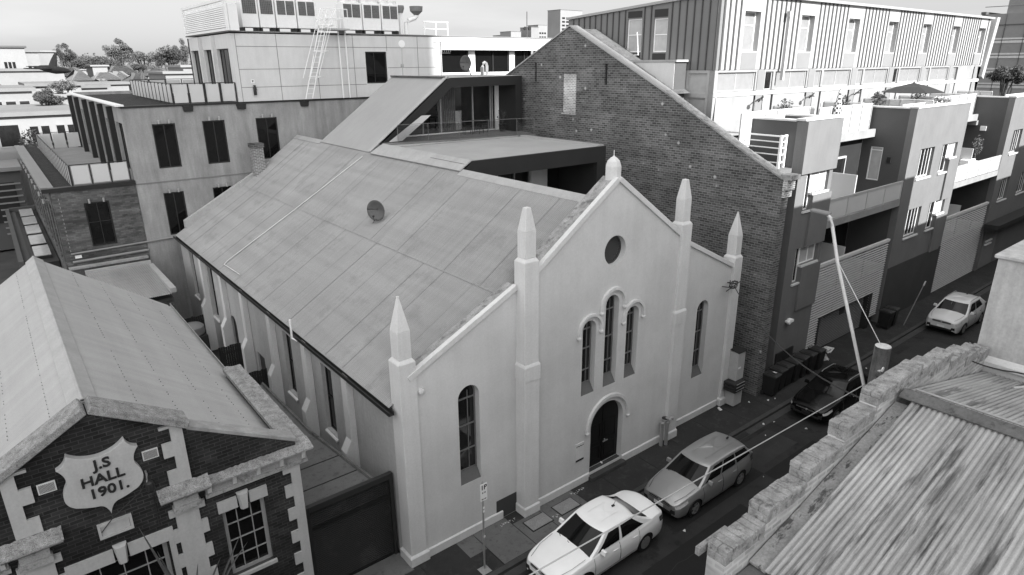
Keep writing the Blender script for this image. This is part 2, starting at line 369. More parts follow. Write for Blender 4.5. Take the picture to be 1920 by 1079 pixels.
def archwin(par, d, u0, u1, v0, vs, rec=.22, rails=(), fm=None, gm=None, sillm=None):
    """round-headed sash window set back in a facade that faces -y"""
    f = MB(); fw = .045; A = arch(u0, u1, v0+.32, vs); B = arch(u0+fw, u1-fw, v0+.32+fw, vs)
    f.slab(A, [B], XZ, d+rec, d+rec+.07)
    for t in rails: f.box(u0+fw, u1-fw, d+rec+.004, d+rec+.06, t-.022, t+.022)
    f.box((u0+u1)/2+.09, (u0+u1)/2+.115, d+rec+.008, d+rec+.055, v0+.32+fw, vs+.1)
    fo = f.build('window', fm or SASH, par)
    p = MB(); p.slab(arch(u0+.005, u1-.005, v0+.33, vs), [], XZ, d+rec+.035, d+rec+.05); p.build('pane', gm or GLASS, fo)
    s = MB(); s.prism([(u0+.002, d+.012, v0+.004), (u0+.002, d+rec+.1, v0+.004), (u0+.002, d+rec+.1, v0+.315), (u0+.002, d+rec-.005, v0+.315)], (u1-u0-.004, 0, 0)); s.build('sill', sillm or SILLD, fo)
    return fo
# ------------------------------------------------------------------ ground, street
RZ = -.12
def st(name, bm_, m):
    for q in bm_.pieces(): tag(q.build(name, m), kind='structure')
m = MB(); m.poly([(-3000, -1500, -.20), (3000, -1500, -.20), (3000, 5000, -.20), (-3000, 5000, -.20)]); st('ground', m, GROUND)
m = MB(); m.poly([(-60, -8.3, RZ), (140, -8.3, RZ), (140, -1.8, RZ), (-60, -1.8, RZ)]); st('road', m, ASPH)
m = MB(); m.box(-60, 140, -1.8, -1.62, -.19, .0); m.nxt(); m.box(-60, 140, -8.48, -8.3, -.19, 0)
st('kerb', m, BLUEST)
m = MB(); m.box(-60, 140, -1.84-.26, -1.804, RZ+.004, RZ+.008); st('gutter_strip', m, BLUEST)
m = MB(); m.box(-60, 140, -1.616, .6, -.19, -.004); m.nxt(); m.box(-60, 140, -10.6, -8.484, -.19, -.004); st('footpath', m, PAVE)
for (x0, x1, y0, y1, mm) in [(5.2, 10.3, -7.4, -4.35, ASPH2), (12.5, 16.0, -6.0, -3.9, ASPH2), (17.5, 26, -5.5, -4.1, ASPH3), (12.6, 15.4, -3.6, -2.3, ASPH3), (26.5, 30.5, -4.6, -2.6, ASPH3), (28.5, 31.8, -6.4, -4.8, ASPH2), (7.5, 12.5, -3.9, -2.1, ASPH2), (0.5, 4, -7, -4.6, ASPH3)]:
    m = MB(); z = RZ+.004; m.poly([(x0, y0, z), (x1, y0, z), (x1, y1, z), (x0, y1, z)]); st('road_patch', m, mm)
rc = random.Random(4)
for x0, y0, L_, dx_ in ((3.5, -4.6, 5, .9), (11.2, -3.3, 4, 1.0), (13.6, -4.9, 3.5, .8), (21, -3.6, 5, 1.0), (27, -4.8, 4, .9)):
    p = [(x0, y0, RZ+.009)]
    for k in range(14): q = p[-1]; p.append((q[0]+L_/14*dx_, q[1]+rc.uniform(-.12, .12), RZ+.009))
    m = MB(); m.grid([[(a, b-.012, c) for a, b, c in p], [(a, b+.012, c) for a, b, c in p]]); st('road_crack', m, BLACK)
t = thing('drain_grate', 'dark iron drain grate in the gutter between the wagon and the black car', 'drain', (14.0, -2.0, RZ+.008))
m = MB(); m.box(13.5, 14.5, -2.07, -1.83, RZ+.009, RZ+.012); m.build('frame', BLACK, t)
m = MB()
for k in range(12): m.box(13.54+.08*k, 13.57+.08*k, -2.05, -1.85, RZ+.013, RZ+.03)
m.build('bars', BLUEST, t)
t = thing('manhole_cover', 'round iron manhole cover in the road beyond the black car', 'manhole', (24.0, -4.3, RZ))
m = MB(); m.lathe((24.0, -4.3, RZ+.009), [(.34, 0), (.34, .006)], 24); m.build('frame', BLACK, t); m = MB(); m.lathe((24.0, -4.3, RZ+.016), [(.3, 0), (.3, .004)], 24); m.build('lid', PIT, t)
# footpath panels in pale concrete, joints
m = MB()
for (x0, x1, y0, y1) in [(1.55, 2.2, -.75, .05), (2.2, 3.5, -1.6, .05), (3.5, 4.6, -1.6, -.36), (4.6, 6.2, -1.6, -.25)]: m.poly([(x0+.01, y0, .0), (x1-.01, y0, .0), (x1-.01, y1, .0), (x0+.01, y1, .0)])
st('footpath_panel', m, PAVEL)
m = MB()
for x in [-1, .2, 2.2, 3.5, 4.6, 6.2, 7.6, 9.6, 11.5, 13.4, 15.2, 17.0, 19, 21, 23]: m.box(x-.012, x+.012, -1.61, -.42 if 4 < x < 12 else -.1, -.003, .003)
st('footpath_joint', m, BLACK)
m = MB(); m.box(-2.9, -.02, -.1, .9, -.1, .02); st('driveway', m, PAVEL)
m = MB(); m.box(-2.7, -.02, 1.0, 26, -.1, .0); m.nxt(); m.box(15.9, 17.3, -.0, 26, -.1, 0); st('alley_paving', m, PAVE)
for x0, lab in ((3.78, 'textured pale pit lid set in the footpath before the left inner pier'), (5.02, 'second pit lid in the footpath, right of the left inner pier')):
    t = thing('pit_cover', lab, 'pit cover', (x0+.4, -.75, .0), group='pit covers in the footpath')
    m = MB(); m.box(x0, x0+.9, -1.08, -.52, .001, .012); m.build('frame', BLACK, t)
    m = MB(); m.box(x0+.035, x0+.865, -1.045, -.555, .004, .022); m.build('lid', PIT, t)

# ------------------------------------------------------------------ the church
ch = thing('church', 'pale rendered former church with pointed pinnacles and long iron roof', 'church', (8, 12.5, 0))
AX = 7.98
dz = arch(AX-.83, AX+.83, .26, 2.04, 24)
f = MB(); wins = [(AX-.32, AX+.32, 3.52, 6.55), (AX-1.06-.31, AX-1.06+.31, 3.52, 5.91), (AX+1.06-.31, AX+1.06+.31, 3.52, 5.91)]
f.slab([(4.3, 0), (11.6, 0), (11.6, 8.24), (AX, 10.74), (4.3, 8.2)], [dz, circ(AX, 8.41, .5)]+[arch(*w) for w in wins], XZ, -.2, .2)
f.build('front_wall', RENDER, ch)
f = MB(); f.slab([(.3, 0), (4.1, 0), (4.1, 7.93), (.3, 6.11)], [arch(1.87, 2.63, 1.95, 4.9)], XZ, .1, .42); f.build('front_wall', RENDER, ch)
f = MB(); f.slab([(11.8, 0), (15.6, 0), (15.6, 6.22), (11.8, 8.06)], [arch(13.22, 13.96, 1.93, 4.9)], XZ, .1, .42); f.build('front_wall', RENDER, ch)
for w, r in zip(wins, [(4.4, 5.3, 6.3), (4.35, 5.15, 5.85), (4.35, 5.15, 5.85)]): archwin(ch, -.2, *w, rails=r)
archwin(ch, .1, 1.87, 2.63, 1.95, 4.9, rails=(3.0, 3.85, 4.75)); archwin(ch, .1, 13.22, 13.96, 1.93, 4.9, rails=(3.0, 3.85, 4.75))
# round louvre
f = MB(); f.slab(circ(AX, 8.41, .495), [circ(AX, 8.41, .44)], XZ, .0, .06); lf = f.build('louvre_window', STUCCOD, ch)
f = MB()
for k in range(11):
    z = 8.41-.42+k*.084; h = math.sqrt(max(.44**2-(z-8.41)**2, .01)); f.prism([(AX-h, .01, z-.03), (AX-h, .02, z-.035), (AX-h, .09, z+.04), (AX-h, .08, z+.045)], (2*h, 0, 0))
f.build('slat', STUCCOD, lf)
f = MB(); f.slab(circ(AX, 8.41, .49), [], XZ, .13, .16); f.build('backing', VOID, lf)
# hood mouldings
def hood(cx, zs, r, dr, drop, d0=-.2):
    f = MB(); ro = r+dr
    O = [(cx+ro, zs-drop)]+[(cx+ro*math.cos(math.pi*k/22), zs+ro*math.sin(math.pi*k/22)) for k in range(23)]+[(cx-ro, zs-drop), (cx-r, zs-drop)]+[(cx+r*math.cos(math.pi*k/22), zs+r*math.sin(math.pi*k/22)) for k in range(22, -1, -1)]+[(cx+r, zs-drop)]
    f.slab(O, [], XZ, d0-.10, d0-.002); q = r+dr*.35
    for sx in (-1, 1): f.lathe((cx+sx*(r+dr/2), d0-.05, zs-drop-.06), [(.02, -.07), (.075, -.04), (.085, .02), (.05, .07)], 10)
    f.build('hood_mould', RENDER2, ch, bev=.02, segs=2)
hood(AX, 6.55, .50, .11, .14); hood(AX-1.06, 5.91, .46, .10, .12); hood(AX+1.06, 5.91, .46, .10, .12); hood(AX-.0, 2.06, .98, .13, .02)
# door
f = MB(); f.slab(arch(AX-.82, AX+.82, .27, 2.04, 24), [], XZ, .02, .09); dr = f.build('door', DOORM, ch)
f = MB()
for sx in (-1, 1):
    for z0, z1 in ((.42, 1.05), (1.18, 1.98)):
        x0, x1 = sorted((AX+sx*.10, AX+sx*.70)); f.slab(rect(x0, x1, z0, z1), [rect(x0+.06, x1-.06, z0+.06, z1-.06)], XZ, -.005, .022)
f.box(AX-.02, AX+.02, -.01, .022, .28, 2.8); f.build('panel_moulding', DOORM, dr)
f = MB(); f.lathe((AX+.1, -.04, 1.2), [(.012, 0), (.03, .01), (.03, .03), (.012, .05)], 10, axis='y'); f.box(AX+.02, AX+.28, -.02, .02, 1.10, 1.13); f.build('handle', STEEL, dr)
f = MB(); f.box(AX-.9, AX+.9, -.42, .1, .002, .16); f.box(AX-.828, AX+.828, -.19, .02, .162, .262); f.build('doorstep', BLUEST, ch, bev=.012)
# plinth runs
f = MB()
def pl(x0, x1, yf): f.prism([(x0, yf+.06, 0), (x0, yf-.05, 0), (x0, yf-.05, .28), (x0, yf+.06, .34)], (x1-x0, 0, 0))
pl(.6, 3.45, .1); f.nxt(); pl(4.66, AX-.86, -.2); f.nxt(); pl(AX+.86, 11.2, -.2); f.nxt(); pl(11.93, 15.2, .1); f.build('plinth', RENDER2, ch, bev=.008)
# piers with pinnacles
def pier(x, y, zs, inner):
    w = .55 if inner else .53; d = .5 if inner else .56
    p = MB()
    zb = 4.93 if inner else 0
    p.box(x, x+w, y, y+d, .3, zs)
    if inner:
        p.frus((x-.045, x+w+.045, y-.045, y+d, 4.93), (x-.045, x+w+.045, y-.045, y+d, 5.42)); p.frus((x-.045, x+w+.045, y-.045, y+d, 5.421), (x-.004, x+w+.004, y-.004, y+d, 5.5))
        p.box(x-.025, x+w+.025, y-.025, y+d, .3, 4.928)
    p.frus((x-.06, x+w+.06, y-.07, y+d+.05, 0), (x-.06, x+w+.06, y-.07, y+d+.05, .3)); p.frus((x-.06, x+w+.06, y-.07, y+d+.05, .301), (x-.005, x+w+.005, y-.005, y+d, .36))
    pr = p.build('pier', RENDER2, ch, bev=.012, segs=2)
    q = MB(); e = .07; i = .0
    q.frus((x, x+w, y, y+d, zs+.001), (x+e, x+w-e, y+e, y+d-e, zs+.1))
    zt = zs+.9; q.box(x+e, x+w-e, y+e, y+d-e, zs+.101, zt)
    c = (x+w/2, y+d/2); k = .085 if inner else .028; zp = zt+.68 if inner else zt+.92
    q.frus((x+e, x+w-e, y+e, y+d-e, zt+.001), (c[0]-k, c[0]+k, c[1]-k, c[1]+k, zp))
    if not inner: q.box(c[0]-.035, c[0]+.035, c[1]-.035, c[1]+.035, zp+.001, zp+.03)
    q.build('pinnacle', RENDER2, pr, bev=.012, segs=2)
    return pr
pier(0, .05, 6.6, False); pier(4.06, -.32, 8.74, True); pier(11.3, -.32, 8.74, True); pier(15.33, -.02, 6.68, False)
# raked copings: pale edge board in front, lichen covered top behind
def coping(xa, za, xb, zb, yf, yb, nm='coping'):
    e = MB(); L = Vector((xb-xa, 0, zb-za)); n = Vector((-L.z, 0, L.x)).normalized()
    if n.z < 0: n = -n
    a = Vector((xa, yf-.07, za)); 
    e.prism([a-n*.03, a+n*.14, a+n*.14+Vector((0, .17, 0)), a-n*.03+Vector((0, .17, 0))], L); e.build(nm, RENDER2, ch, bev=.01)
    t = MB(); a2 = a+Vector((0, .172, 0)); t.prism([a2-n*.03, a2+n*.125, Vector((xa, yb, za))+n*.10, Vector((xa, yb, za))-n*.03], L); t.build('coping_cap', LICHEN, ch, bev=.01)
coping(4.3, 8.12, AX, 10.70, -.2, .42); coping(11.6, 8.16, AX+.0, 10.70, -.2, .42)
coping(.3, 6.08, 4.1, 7.90, .1, .55); coping(15.5, 6.25, 11.8, 8.03, .1, .5)
# apex finial
f = MB(); f.lathe((AX+.02, .06, 10.55), [(.26, 0), (.26, .56), (.25, .60), (.21, .72), (.11, .82), (.03, .87), (.018, .9), (.014, 1.06)], 8, ph=R(22.5)); f.build('finial', RENDER2, ch)
# side wall to the alley with buttresses and tall windows
by = [3.4, 6.75, 10.35, 13.75, 16.85, 20.4]
sw = [(4.9, 5.75, 2.05, 4.6), (8.55, 9.4, 2.05, 4.6), (19.0, 19.95, 2.03, 4.75), (22.6, 23.5, 2.2, 4.75), (12.2, 13.15, .02, 2.38)]
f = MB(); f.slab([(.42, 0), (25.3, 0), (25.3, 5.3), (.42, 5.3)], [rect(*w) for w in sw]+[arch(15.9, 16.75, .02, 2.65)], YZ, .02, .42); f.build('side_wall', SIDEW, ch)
for w in sw[:4]:
    window(ch, 'x', .02, -1, *w, rec=.14, fw=.04, mu=(.5,), mv=(.5,), fm=DARK, gm=GLASS)
    f = MB(); f.prism([(-.06, w[0]-.05, w[2]-.13), (.12, w[0]-.05, w[2]-.13), (.12, w[0]-.05, w[2]-.004), (-.06, w[0]-.05, w[2]-.07)], (0, w[1]-w[0]+.1, 0)); f.build('sill', RENDER2, ch)
f = MB(); f.box(.1, .14, 12.22, 13.13, .03, 2.36); d2 = f.build('side_door', DARK, ch); f = MB(); f.lathe((.08, 12.4, 1.1), [(.03, -.03), (.03, .03)], 8, axis='x'); f.build('handle', STEEL, d2)
f = MB(); f.slab(arch(15.91, 16.74, .03, 2.65), [], YZ, .12, .16); f.build('side_door', DARK, ch)
for y in by:
    f = MB(); y0, y1 = y-.19, y+.19
    f.prism([(.02, y0, 0), (-.42, y0, 0), (-.42, y0, 2.45), (-.2, y0, 2.85), (-.2, y0, 5.02), (.02, y0, 5.2)], (0, .38, 0))
    f.build('buttress', RENDER2, ch, bev=.01)
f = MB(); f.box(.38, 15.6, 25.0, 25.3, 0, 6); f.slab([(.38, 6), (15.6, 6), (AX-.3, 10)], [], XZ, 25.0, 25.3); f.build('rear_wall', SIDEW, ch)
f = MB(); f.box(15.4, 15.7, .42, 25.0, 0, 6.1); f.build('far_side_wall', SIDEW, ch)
# main roof: two sheets lengths below the seam and above it
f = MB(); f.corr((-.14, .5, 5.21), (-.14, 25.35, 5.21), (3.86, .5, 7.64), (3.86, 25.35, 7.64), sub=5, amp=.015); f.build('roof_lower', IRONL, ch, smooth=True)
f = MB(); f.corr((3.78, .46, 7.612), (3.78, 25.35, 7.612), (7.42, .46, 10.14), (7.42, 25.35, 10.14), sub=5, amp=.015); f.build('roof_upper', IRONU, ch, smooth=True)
f = MB(); f.prism([(.3, .5, 5.1), (7.42, .5, 9.95), (15.4, .5, 5.1)], (0, .05, 0)); f.prism([(.3, 21.6, 5.1), (7.42, 21.6, 10.05), (15.4, 21.6, 5.1)], (0, 3.4, 0)); f.build('roof_core', CONC, ch)
f = MB(); f.prism([(7.16, .35, 9.985), (7.45, .35, 10.18), (7.55, .35, 10.10), (7.55, .35, 9.6), (7.42, .35, 9.6), (7.42, .35, 10.12), (7.16, .35, 9.95)], (0, 7.35, 0)); f.build('ridge_capping', FLASH, ch)
f = MB(); f.prism([(7.2, 21.5, 10.02), (7.45, 21.5, 10.2), (7.7, 21.5, 10.02), (7.45, 21.5, 10.12)], (0, 3.9, 0)); f.build('ridge_capping', FLASH, ch)
rl = random.Random(3)
for y in (1.9, 3.6, 4.9, 6.7, 8.4, 9.5, 11.2, 13.4, 14.6, 16.9, 18.2, 20.1, 22.4, 23.6):
    f = MB(); f.tube([(-.1, y, 5.25), (3.84, y, 7.645)], .006, 4); f.nxt(); y2 = y+rl.uniform(-.6, .6); f.tube([(3.8, y2, 7.64), (7.2, y2, 10.005)], .006, 4); f.build('sheet_lap', SEAMR, ch)
f = MB(); f.prism([(-.26, .3, 5.06), (-.26, .3, 5.18), (-.235, .3, 5.18), (-.235, .3, 5.08), (-.12, .3, 5.08), (-.12, .3, 5.18), (-.1, .3, 5.18), (-.1, .3, 5.06)], (0, 25.1, 0)); f.build('gutter', DARK, ch)
f = MB(); f.tube([(-.18, 17.35, 5.06), (-.1, 17.35, 4.8), (-.06, 17.35, 4.6), (-.06, 17.35, .1)], .055); f.build('downpipe', RENDER2, ch)
f = MB(); f.tube([(-.2, 7.1, 5.0), (-.3, 7.35, 5.05), (-.3, 7.35, 5.75)], .04); f.build('vent_pipe', WHITEM, ch)
# conduit across the roof
f = MB(); f.tube([(.20, 14.75, 5.47), (.13, 16.85, 5.45), (.3, 16.97, 5.55), (3.8, 16.58, 7.70), (7.0, 15.75, 9.92)], .022, 6); f.build('conduit', RENDER2, ch)
# --- roof-top addition
f = MB(); f.corr((7.30, 15.5, 10.11), (7.30, 21.6, 10.11), (12.03, 15.62, 13.5), (12.03, 21.5, 13.5), sub=5, pitch=.09, amp=.006); f.build('addition_roof', IRONADD, ch, smooth=True)
f = MB(); f.prism([(12.0, 15.65, 13.50), (17.0, 15.65, 13.55), (17.0, 15.65, 13.40), (12.1, 15.65, 13.36)], (0, 6, 0)); f.build('addition_flat_roof', MEMBR, ch)
f = MB()
f.prism([(7.30, 15.46, 10.13), (12.05, 15.58, 13.54), (12.05, 15.78, 13.58), (7.30, 15.66, 10.17)], (-.02, 0, .035)); f.build('roof_edge_flashing', FLASH, ch)
f = MB(); f.box(11.9, 12.15, 15.7, 21.5, 13.51, 13.57); f.build('roof_edge_flashing', FLASHD, ch)
f = MB(); f.slab([(17.0, 13.54), (12.25, 13.5), (12.05, 13.46), (7.95, 10.42), (8.9, 10.42), (12.25, 13.02), (16.55, 13.05), (16.55, 10.5), (17.0, 10.5)], [], XZ, 15.6, 17.45); f.build('addition_fascia', FASCIA, ch)
f = MB(); f.prism([(8.0, 14.95, 10.45), (15.6, 13.75, 10.45), (15.9, 13.3, 10.45), (16.2, 13.3, 10.45), (17.0, 15.6, 10.45), (17.0, 21.4, 10.45), (8.0, 21.4, 10.45)], (0, 0, .05)); f.build('deck', mat('deck_boards', .16, .7, .1, 1, .1, 20), ch)
f = MB(); f.slab([(8.3, 10.5), (16.9, 10.5), (16.9, 13.3), (11.85, 13.3), (8.3, 10.72)], [], XZ, 21.2, 21.4); f.nxt(); f.box(16.6, 16.9, 17.5, 21.2, 10.5, 13.3); f.build('room_wall', mat('room_wall', .16, .8), ch)
f = MB(); f.box(12.2, 16.5, 17.45, 21.2, 13.0, 13.1); f.build('room_ceiling', mat('room_ceiling', .12, .8), ch)
gl = MB(); gl.slab([(9.0, 10.53), (16.55, 10.53), (16.55, 13.03), (12.3, 13.03), (9.0, 10.56)], [], XZ, 17.30, 17.31); gw = gl.build('glazed_wall', CLEAR, ch)
for x, zt, w in [(11.42, 12.3, .05), (12.58, 13.0, .07), (14.75, 13.03, .05), (16.0, 13.03, .05), (16.14, 13.03, .04)]:
    f = MB(); f.box(x-w/2, x+w/2, 17.24, 17.36, 10.55, zt); f.build('mullion', GREYM, gw)
f = MB(); f.box(9.0, 16.5, 17.22, 17.38, 10.5, 10.56); f.build('track', WHITEM, gw)
f = MB()
for x in [12.7+.12*k for k in range(10)]: f.lathe((x, 17.7, 10.52), [(.05, 0), (.045, 2.4)], 6)
f.build('curtain', mat('curtain', .30, .9), ch)
f = MB(); f.box(16.25, 16.5, 17.1, 17.2, 10.5, 13.0); f.build('door_leaf', WHITEM, ch)
# clear balustrade on the deck
f = MB(); ed = [(8.6, 15.03), (10.2, 14.78), (11.9, 14.52), (13.6, 14.25), (15.3, 13.98), (16.1, 13.5)]
for a, b in zip(ed[:-1], ed[1:]): f.prism([(a[0], a[1], 10.55), (b[0], b[1], 10.55), (b[0], b[1], 11.32), (a[0], a[1], 11.32)], (0, .012, 0))
bal = f.build('balustrade', CLEAR, ch)
for x, y in ed: f = MB(); f.tube([(x, y-.02, 10.5), (x, y-.02, 11.36)], .014, 6); f.build('post', SASH, bal)
f = MB(); f.tube([(x, y-.02, 11.37) for x, y in ed], .013, 6); f.build('rail', SASH, bal)
f = MB(); f.prism([(9.0, 15.3, 10.55), (8.25, 15.3, 10.55), (10.2, 15.3, 11.72), (10.75, 15.3, 11.72)], (0, .02, 0)); f.build('angled_screen', FROST, ch)
# lower terrace roof with deep dark fascia
f = MB(); f.prism([(7.88, 7.76, 10.38), (15.62, 7.76, 10.38), (15.62, 13.7, 10.38), (7.88, 14.95, 10.38)], (0, 0, .06)); f.build('terrace_roof', MEMBR, ch)
f = MB(); f.prism([(7.88, 15.2, 10.48), (7.87, 7.66, 10.47), (7.30, 7.70, 10.10), (7.22, 15.35, 10.06)], (-.02, 0, .04)); f.build('roof_flap', FLASH, ch)
f = MB(); f.prism([(15.3, 7.75, 10.40), (15.62, 7.75, 10.40), (15.62, 7.75, 10.52), (15.3, 7.75, 10.54)], (0, 5.9, 0)); f.nxt(); f.box(7.9, 15.3, 13.8, 13.9, 10.45, 10.5); f.build('parapet_flashing', FLASH, ch)
f = MB(); f.slab([(7.9, 10.46), (15.66, 10.46), (15.66, 7.0), (15.1, 7.0), (15.1, 9.74), (7.5, 9.74), (7.40, 10.02)], [], XZ, 7.66, 7.80); f.nxt(); f.box(15.1, 15.64, 7.81, 10.4, 7.0, 10.36); f.nxt(); f.box(7.6, 15.09, 7.81, 10.4, 9.76, 10.36); f.build('terrace_fascia', FASCIA, ch)
f = MB(); f.box(7.5, 15.6, 7.0, 20, 6.9, 7.0); f.nxt(); f.box(7.5, 15.4, .42, 7.0, 5.0, 5.1); f.build('courtyard_floor', PAVER, ch)
f = MB(); f.box(7.5, 15.1, 10.46, 10.5, 7.02, 9.73); lg = f.build('terrace_glazing', GLASS, ch)
for x in (8.6, 9.65, 11.0, 11.2, 12.24, 13.2): f = MB(); f.box(x-.04, x+.04, 10.36, 10.455, 7.02, 9.73); f.build('mullion', GREYM, lg)
f = MB(); f.box(13.24, 14.3, 10.30, 10.45, 7.02, 9.73); f.build('wall_panel', RENDER, ch)
f = MB(); f.box(14.32, 15.08, 10.34, 10.45, 7.02, 9.7); f.build('terrace_door', DOORM, ch)
# small lamp, chimney
f = MB(); f.lathe((.66, -.0, 5.63), [(.03, 0), (.09, .02), (.10, .1), (.06, .16)], 12, axis='y'); f.build('wall_lamp', RENDER2, ch, smooth=True)
f = MB(); f.box(4.45, 5.05, 24.5, 25.1, 7.6, 9.72); cm = f.build('chimney', BRICKC, ch); f = MB(); f.box(4.40, 5.10, 24.45, 25.15, 9.722, 9.95); f.build('chimney_cap', BRICKG, cm)

# things on and in the church
def dish(loc, rz, label, sc=1.0):
    t = thing('satellite_dish', label, 'satellite dish', loc, 0, local=True, group='satellite dishes'); t.rotation_euler = (0, 0, rz); t.scale = (sc,)*3
    f = MB(); f.tube([(.42, .02, -.12), (.30, .06, .02), (.06, .0, .42), (0, 0, .62)], .022, 6); f.tube([(.0, -.22, -.0), (.04, 0, .42)], .012, 5); f.tube([(.0, .3, .0), (.04, 0, .42)], .012, 5); f.build('mount', DARK, t)
    rows = [[(-.12+.16*(r/.40)**2*1.0, r*math.cos(2*math.pi*k/24), .60+r*1.08*math.sin(2*math.pi*k/24)) for k in range(25)] for r in (.001, .1, .2, .3, .40)]
    f = MB(); f.grid([[(-p[0]-.17, p[1], p[2]) for p in r] for r in rows]); o = f.build('reflector', mat('dish_grey', .10, .5) if 'dish_grey' not in MATS else MATS['dish_grey'], t, smooth=True)
    so_ = o.modifiers.new('solid', 'SOLIDIFY'); so_.thickness = .012
    f = MB(); f.tube([(-.1, 0, .22), (-.42, 0, .24), (-.45, 0, .40)], .010, 5); f.box(-.47, -.41, -.03, .03, .38, .45); f.build('feed_arm', DARK, t)
    return t
dish((4.55, 9.62, 8.02), R(35), 'dark satellite dish alone in the middle of the corrugated church roof', 1.0)
dish((15.2, 18.3, 13.62), R(20), 'satellite dish on the flat top of the roof addition beside the brick gable', 1.0)
t = thing('tv_antenna', 'comb shaped television antenna on the flat roof addition', 'antenna', (13.2, 18.0, 13.55))
f = MB(); f.tube([(13.2, 18, 13.55), (13.2, 18, 15.35)], .02, 6); f.build('mast', STEEL, t)
f = MB()
for z in (14.75, 15.3): f.tube([(12.7, 17.9, z), (13.9, 18.1, z)], .015, 5)
for k in range(8):
    x = 12.9+k*.13; f.tube([(x, 17.95, 14.8), (x+.06, 18, 15.0), (x-.02, 18.05, 15.25)], .01, 4)
f.build('elements', STEEL, t)
t = thing('dish_mast', 'thin mast with small round white dish behind the sloping roof addition', 'mast', (12.35, 20.8, 13.5))
f = MB(); f.tube([(12.35, 20.8, 13.5), (12.38, 20.8, 15.25)], .022, 6); f.box(12.3, 12.4, 20.7, 20.9, 14.0, 14.2); f.build('pole', STEEL, t)
f = MB(); f.lathe((12.32, 20.65, 15.28), [(.2, 0), (.2, .03), (.02, .08)], 16, axis='y'); f.build('dish_face', WHITEM, t)
t = thing('roof_cowl', 'white arched vent cowl on the flat roof addition', 'roof vent', (15.9, 17.6, 13.55))
f = MB(); f.tube([(15.75, 17.6, 13.55), (15.75, 17.6, 14.05), (15.8, 17.6, 14.2), (15.9, 17.6, 14.25), (16.0, 17.6, 14.2), (16.05, 17.6, 14.05), (16.05, 17.6, 13.55)], .085, 8); f.build('pipe', WHITEM, t); f = MB(); f.box(15.65, 15.70, 17.5, 17.7, 13.55, 14.0); f.build('bracket', STEEL, t)
def chair(loc, rz, lab, seatm=None):
    t = thing('deck_chair', lab, 'chair', loc, rz, 'chairs on the roof deck', local=True)
    sm = seatm or DARK
    f = MB(); f.box(-.22, .22, -.22, .22, .42, .46); f.build('seat', sm, t, bev=.01)
    f = MB(); f.prism([(-.22, .2, .50), (.22, .2, .50), (.22, .26, .86), (-.22, .26, .86)], (0, .03, 0)); f.build('backrest', sm, t)
    for x, y in ((-.2, -.2), (.2, -.2), (-.2, .2), (.2, .2)): f = MB(); f.tube([(x*.95, y*.95, .43), (x*1.1, y*1.1, 0)], .014, 5); f.build('leg', DARK, t)
    return t
c0 = chair((13.55, 16.1, 10.5), R(70), 'slim dark deck chair left of the small outdoor table')
dup(c0, (14.9, 16.6, 10.5), R(-95), 'dark deck chair right of the small outdoor table')
t = thing('outdoor_table', 'small dark outdoor table on the roof deck between two chairs', 'table', (14.2, 15.95, 10.5))
f = MB(); f.lathe((14.2, 15.95, 11.2), [(.38, 0), (.4, .015), (.38, .03)], 20); f.build('tabletop', DARK, t)
for a in range(3): f = MB(); f.tube([(14.2+.1*math.cos(a*2.1), 15.95+.1*math.sin(a*2.1), 11.2), (14.2+.32*math.cos(a*2.1), 15.95+.32*math.sin(a*2.1), 10.5)], .018, 5); f.build('leg', DARK, t)
t = thing('armchair', 'white rounded armchair inside the glass wall of the roof room', 'armchair', (14.05, 18.3, 10.5), R(170), local=True); t.scale = (1.2, 1.2, 1.3)
f = MB(); f.lathe((0, 0, .05), [(.36, 0), (.40, .05), (.40, .38), (.36, .42)], 20); f.build('seat', WHITEM, t, smooth=True)
f = MB(); A = [(.42*math.cos(R(a)), .42*math.sin(R(a))) for a in range(-20, 201, 10)]; f.slab(A+[(p[0]*.78, p[1]*.78) for p in A[::-1]], [], XY, .1, .88); f.build('backrest', WHITEM, t, bev=.02)
t = thing('dining_table', 'dark table inside the roof room behind the white armchair', 'table', (14.5, 19.6, 10.5))
f = MB(); f.box(13.4, 15.4, 19.2, 20.1, 11.2, 11.25); f.build('tabletop', DARK, t)
for x in (13.5, 15.3):
    for y in (19.3, 20.0): f = MB(); f.box(x-.03, x+.03, y-.03, y+.03, 10.5, 11.2); f.build('leg', DARK, t)
def leaves(f, c, rx, rz_, n, s, mi=0, lo=-1):
    for _ in range(n):
        while True:
            p = Vector((random.uniform(-1, 1), random.uniform(-1, 1), random.uniform(lo, 1)))
            if p.length <= 1: break
        q = Vector(c)+Vector((p.x*rx, p.y*rx, p.z*rz_)); a = Vector((random.uniform(-1, 1), random.uniform(-1, 1), random.uniform(-.6, 1))).normalized()*s*random.uniform(.6, 1.3)
        b = a.cross(Vector((random.uniform(-1, 1), random.uniform(-1, 1), random.uniform(-1, 1)))).normalized()*s*random.uniform(.3, .55)
        f.add([q-a*.5, q+b*.5, q+a*.5, q-b*.5], [(0, 1, 2, 3)], mi)
t = thing('vase', 'dark vase of leaves on the table inside the roof room', 'vase', (13.9, 19.6, 11.25))
f = MB(); f.lathe((13.9, 19.6, 11.25), [(.06, 0), (.1, .1), (.09, .22), (.05, .28)], 12); f.build('pot', CITYG, t, smooth=True); f = MB(); leaves(f, (13.9, 19.6, 11.75), .22, .22, 60, .12); f.build('leaves', TREEG, t)
t = thing('potted_plant', 'potted shrub with thin branches at the right end of the roof deck', 'potted plant', (16.05, 16.2, 10.5))
f = MB(); f.lathe((16.05, 16.2, 10.5), [(.16, 0), (.22, .4), (.2, .4)], 14); f.build('pot', DARK, t)
f = MB()
for k in range(5): f.tube([(16.05, 16.2, 10.9), (16.05+random.uniform(-.3, .3), 16.2+random.uniform(-.3, .3), 11.5+.2*random.random())], .01, 4)
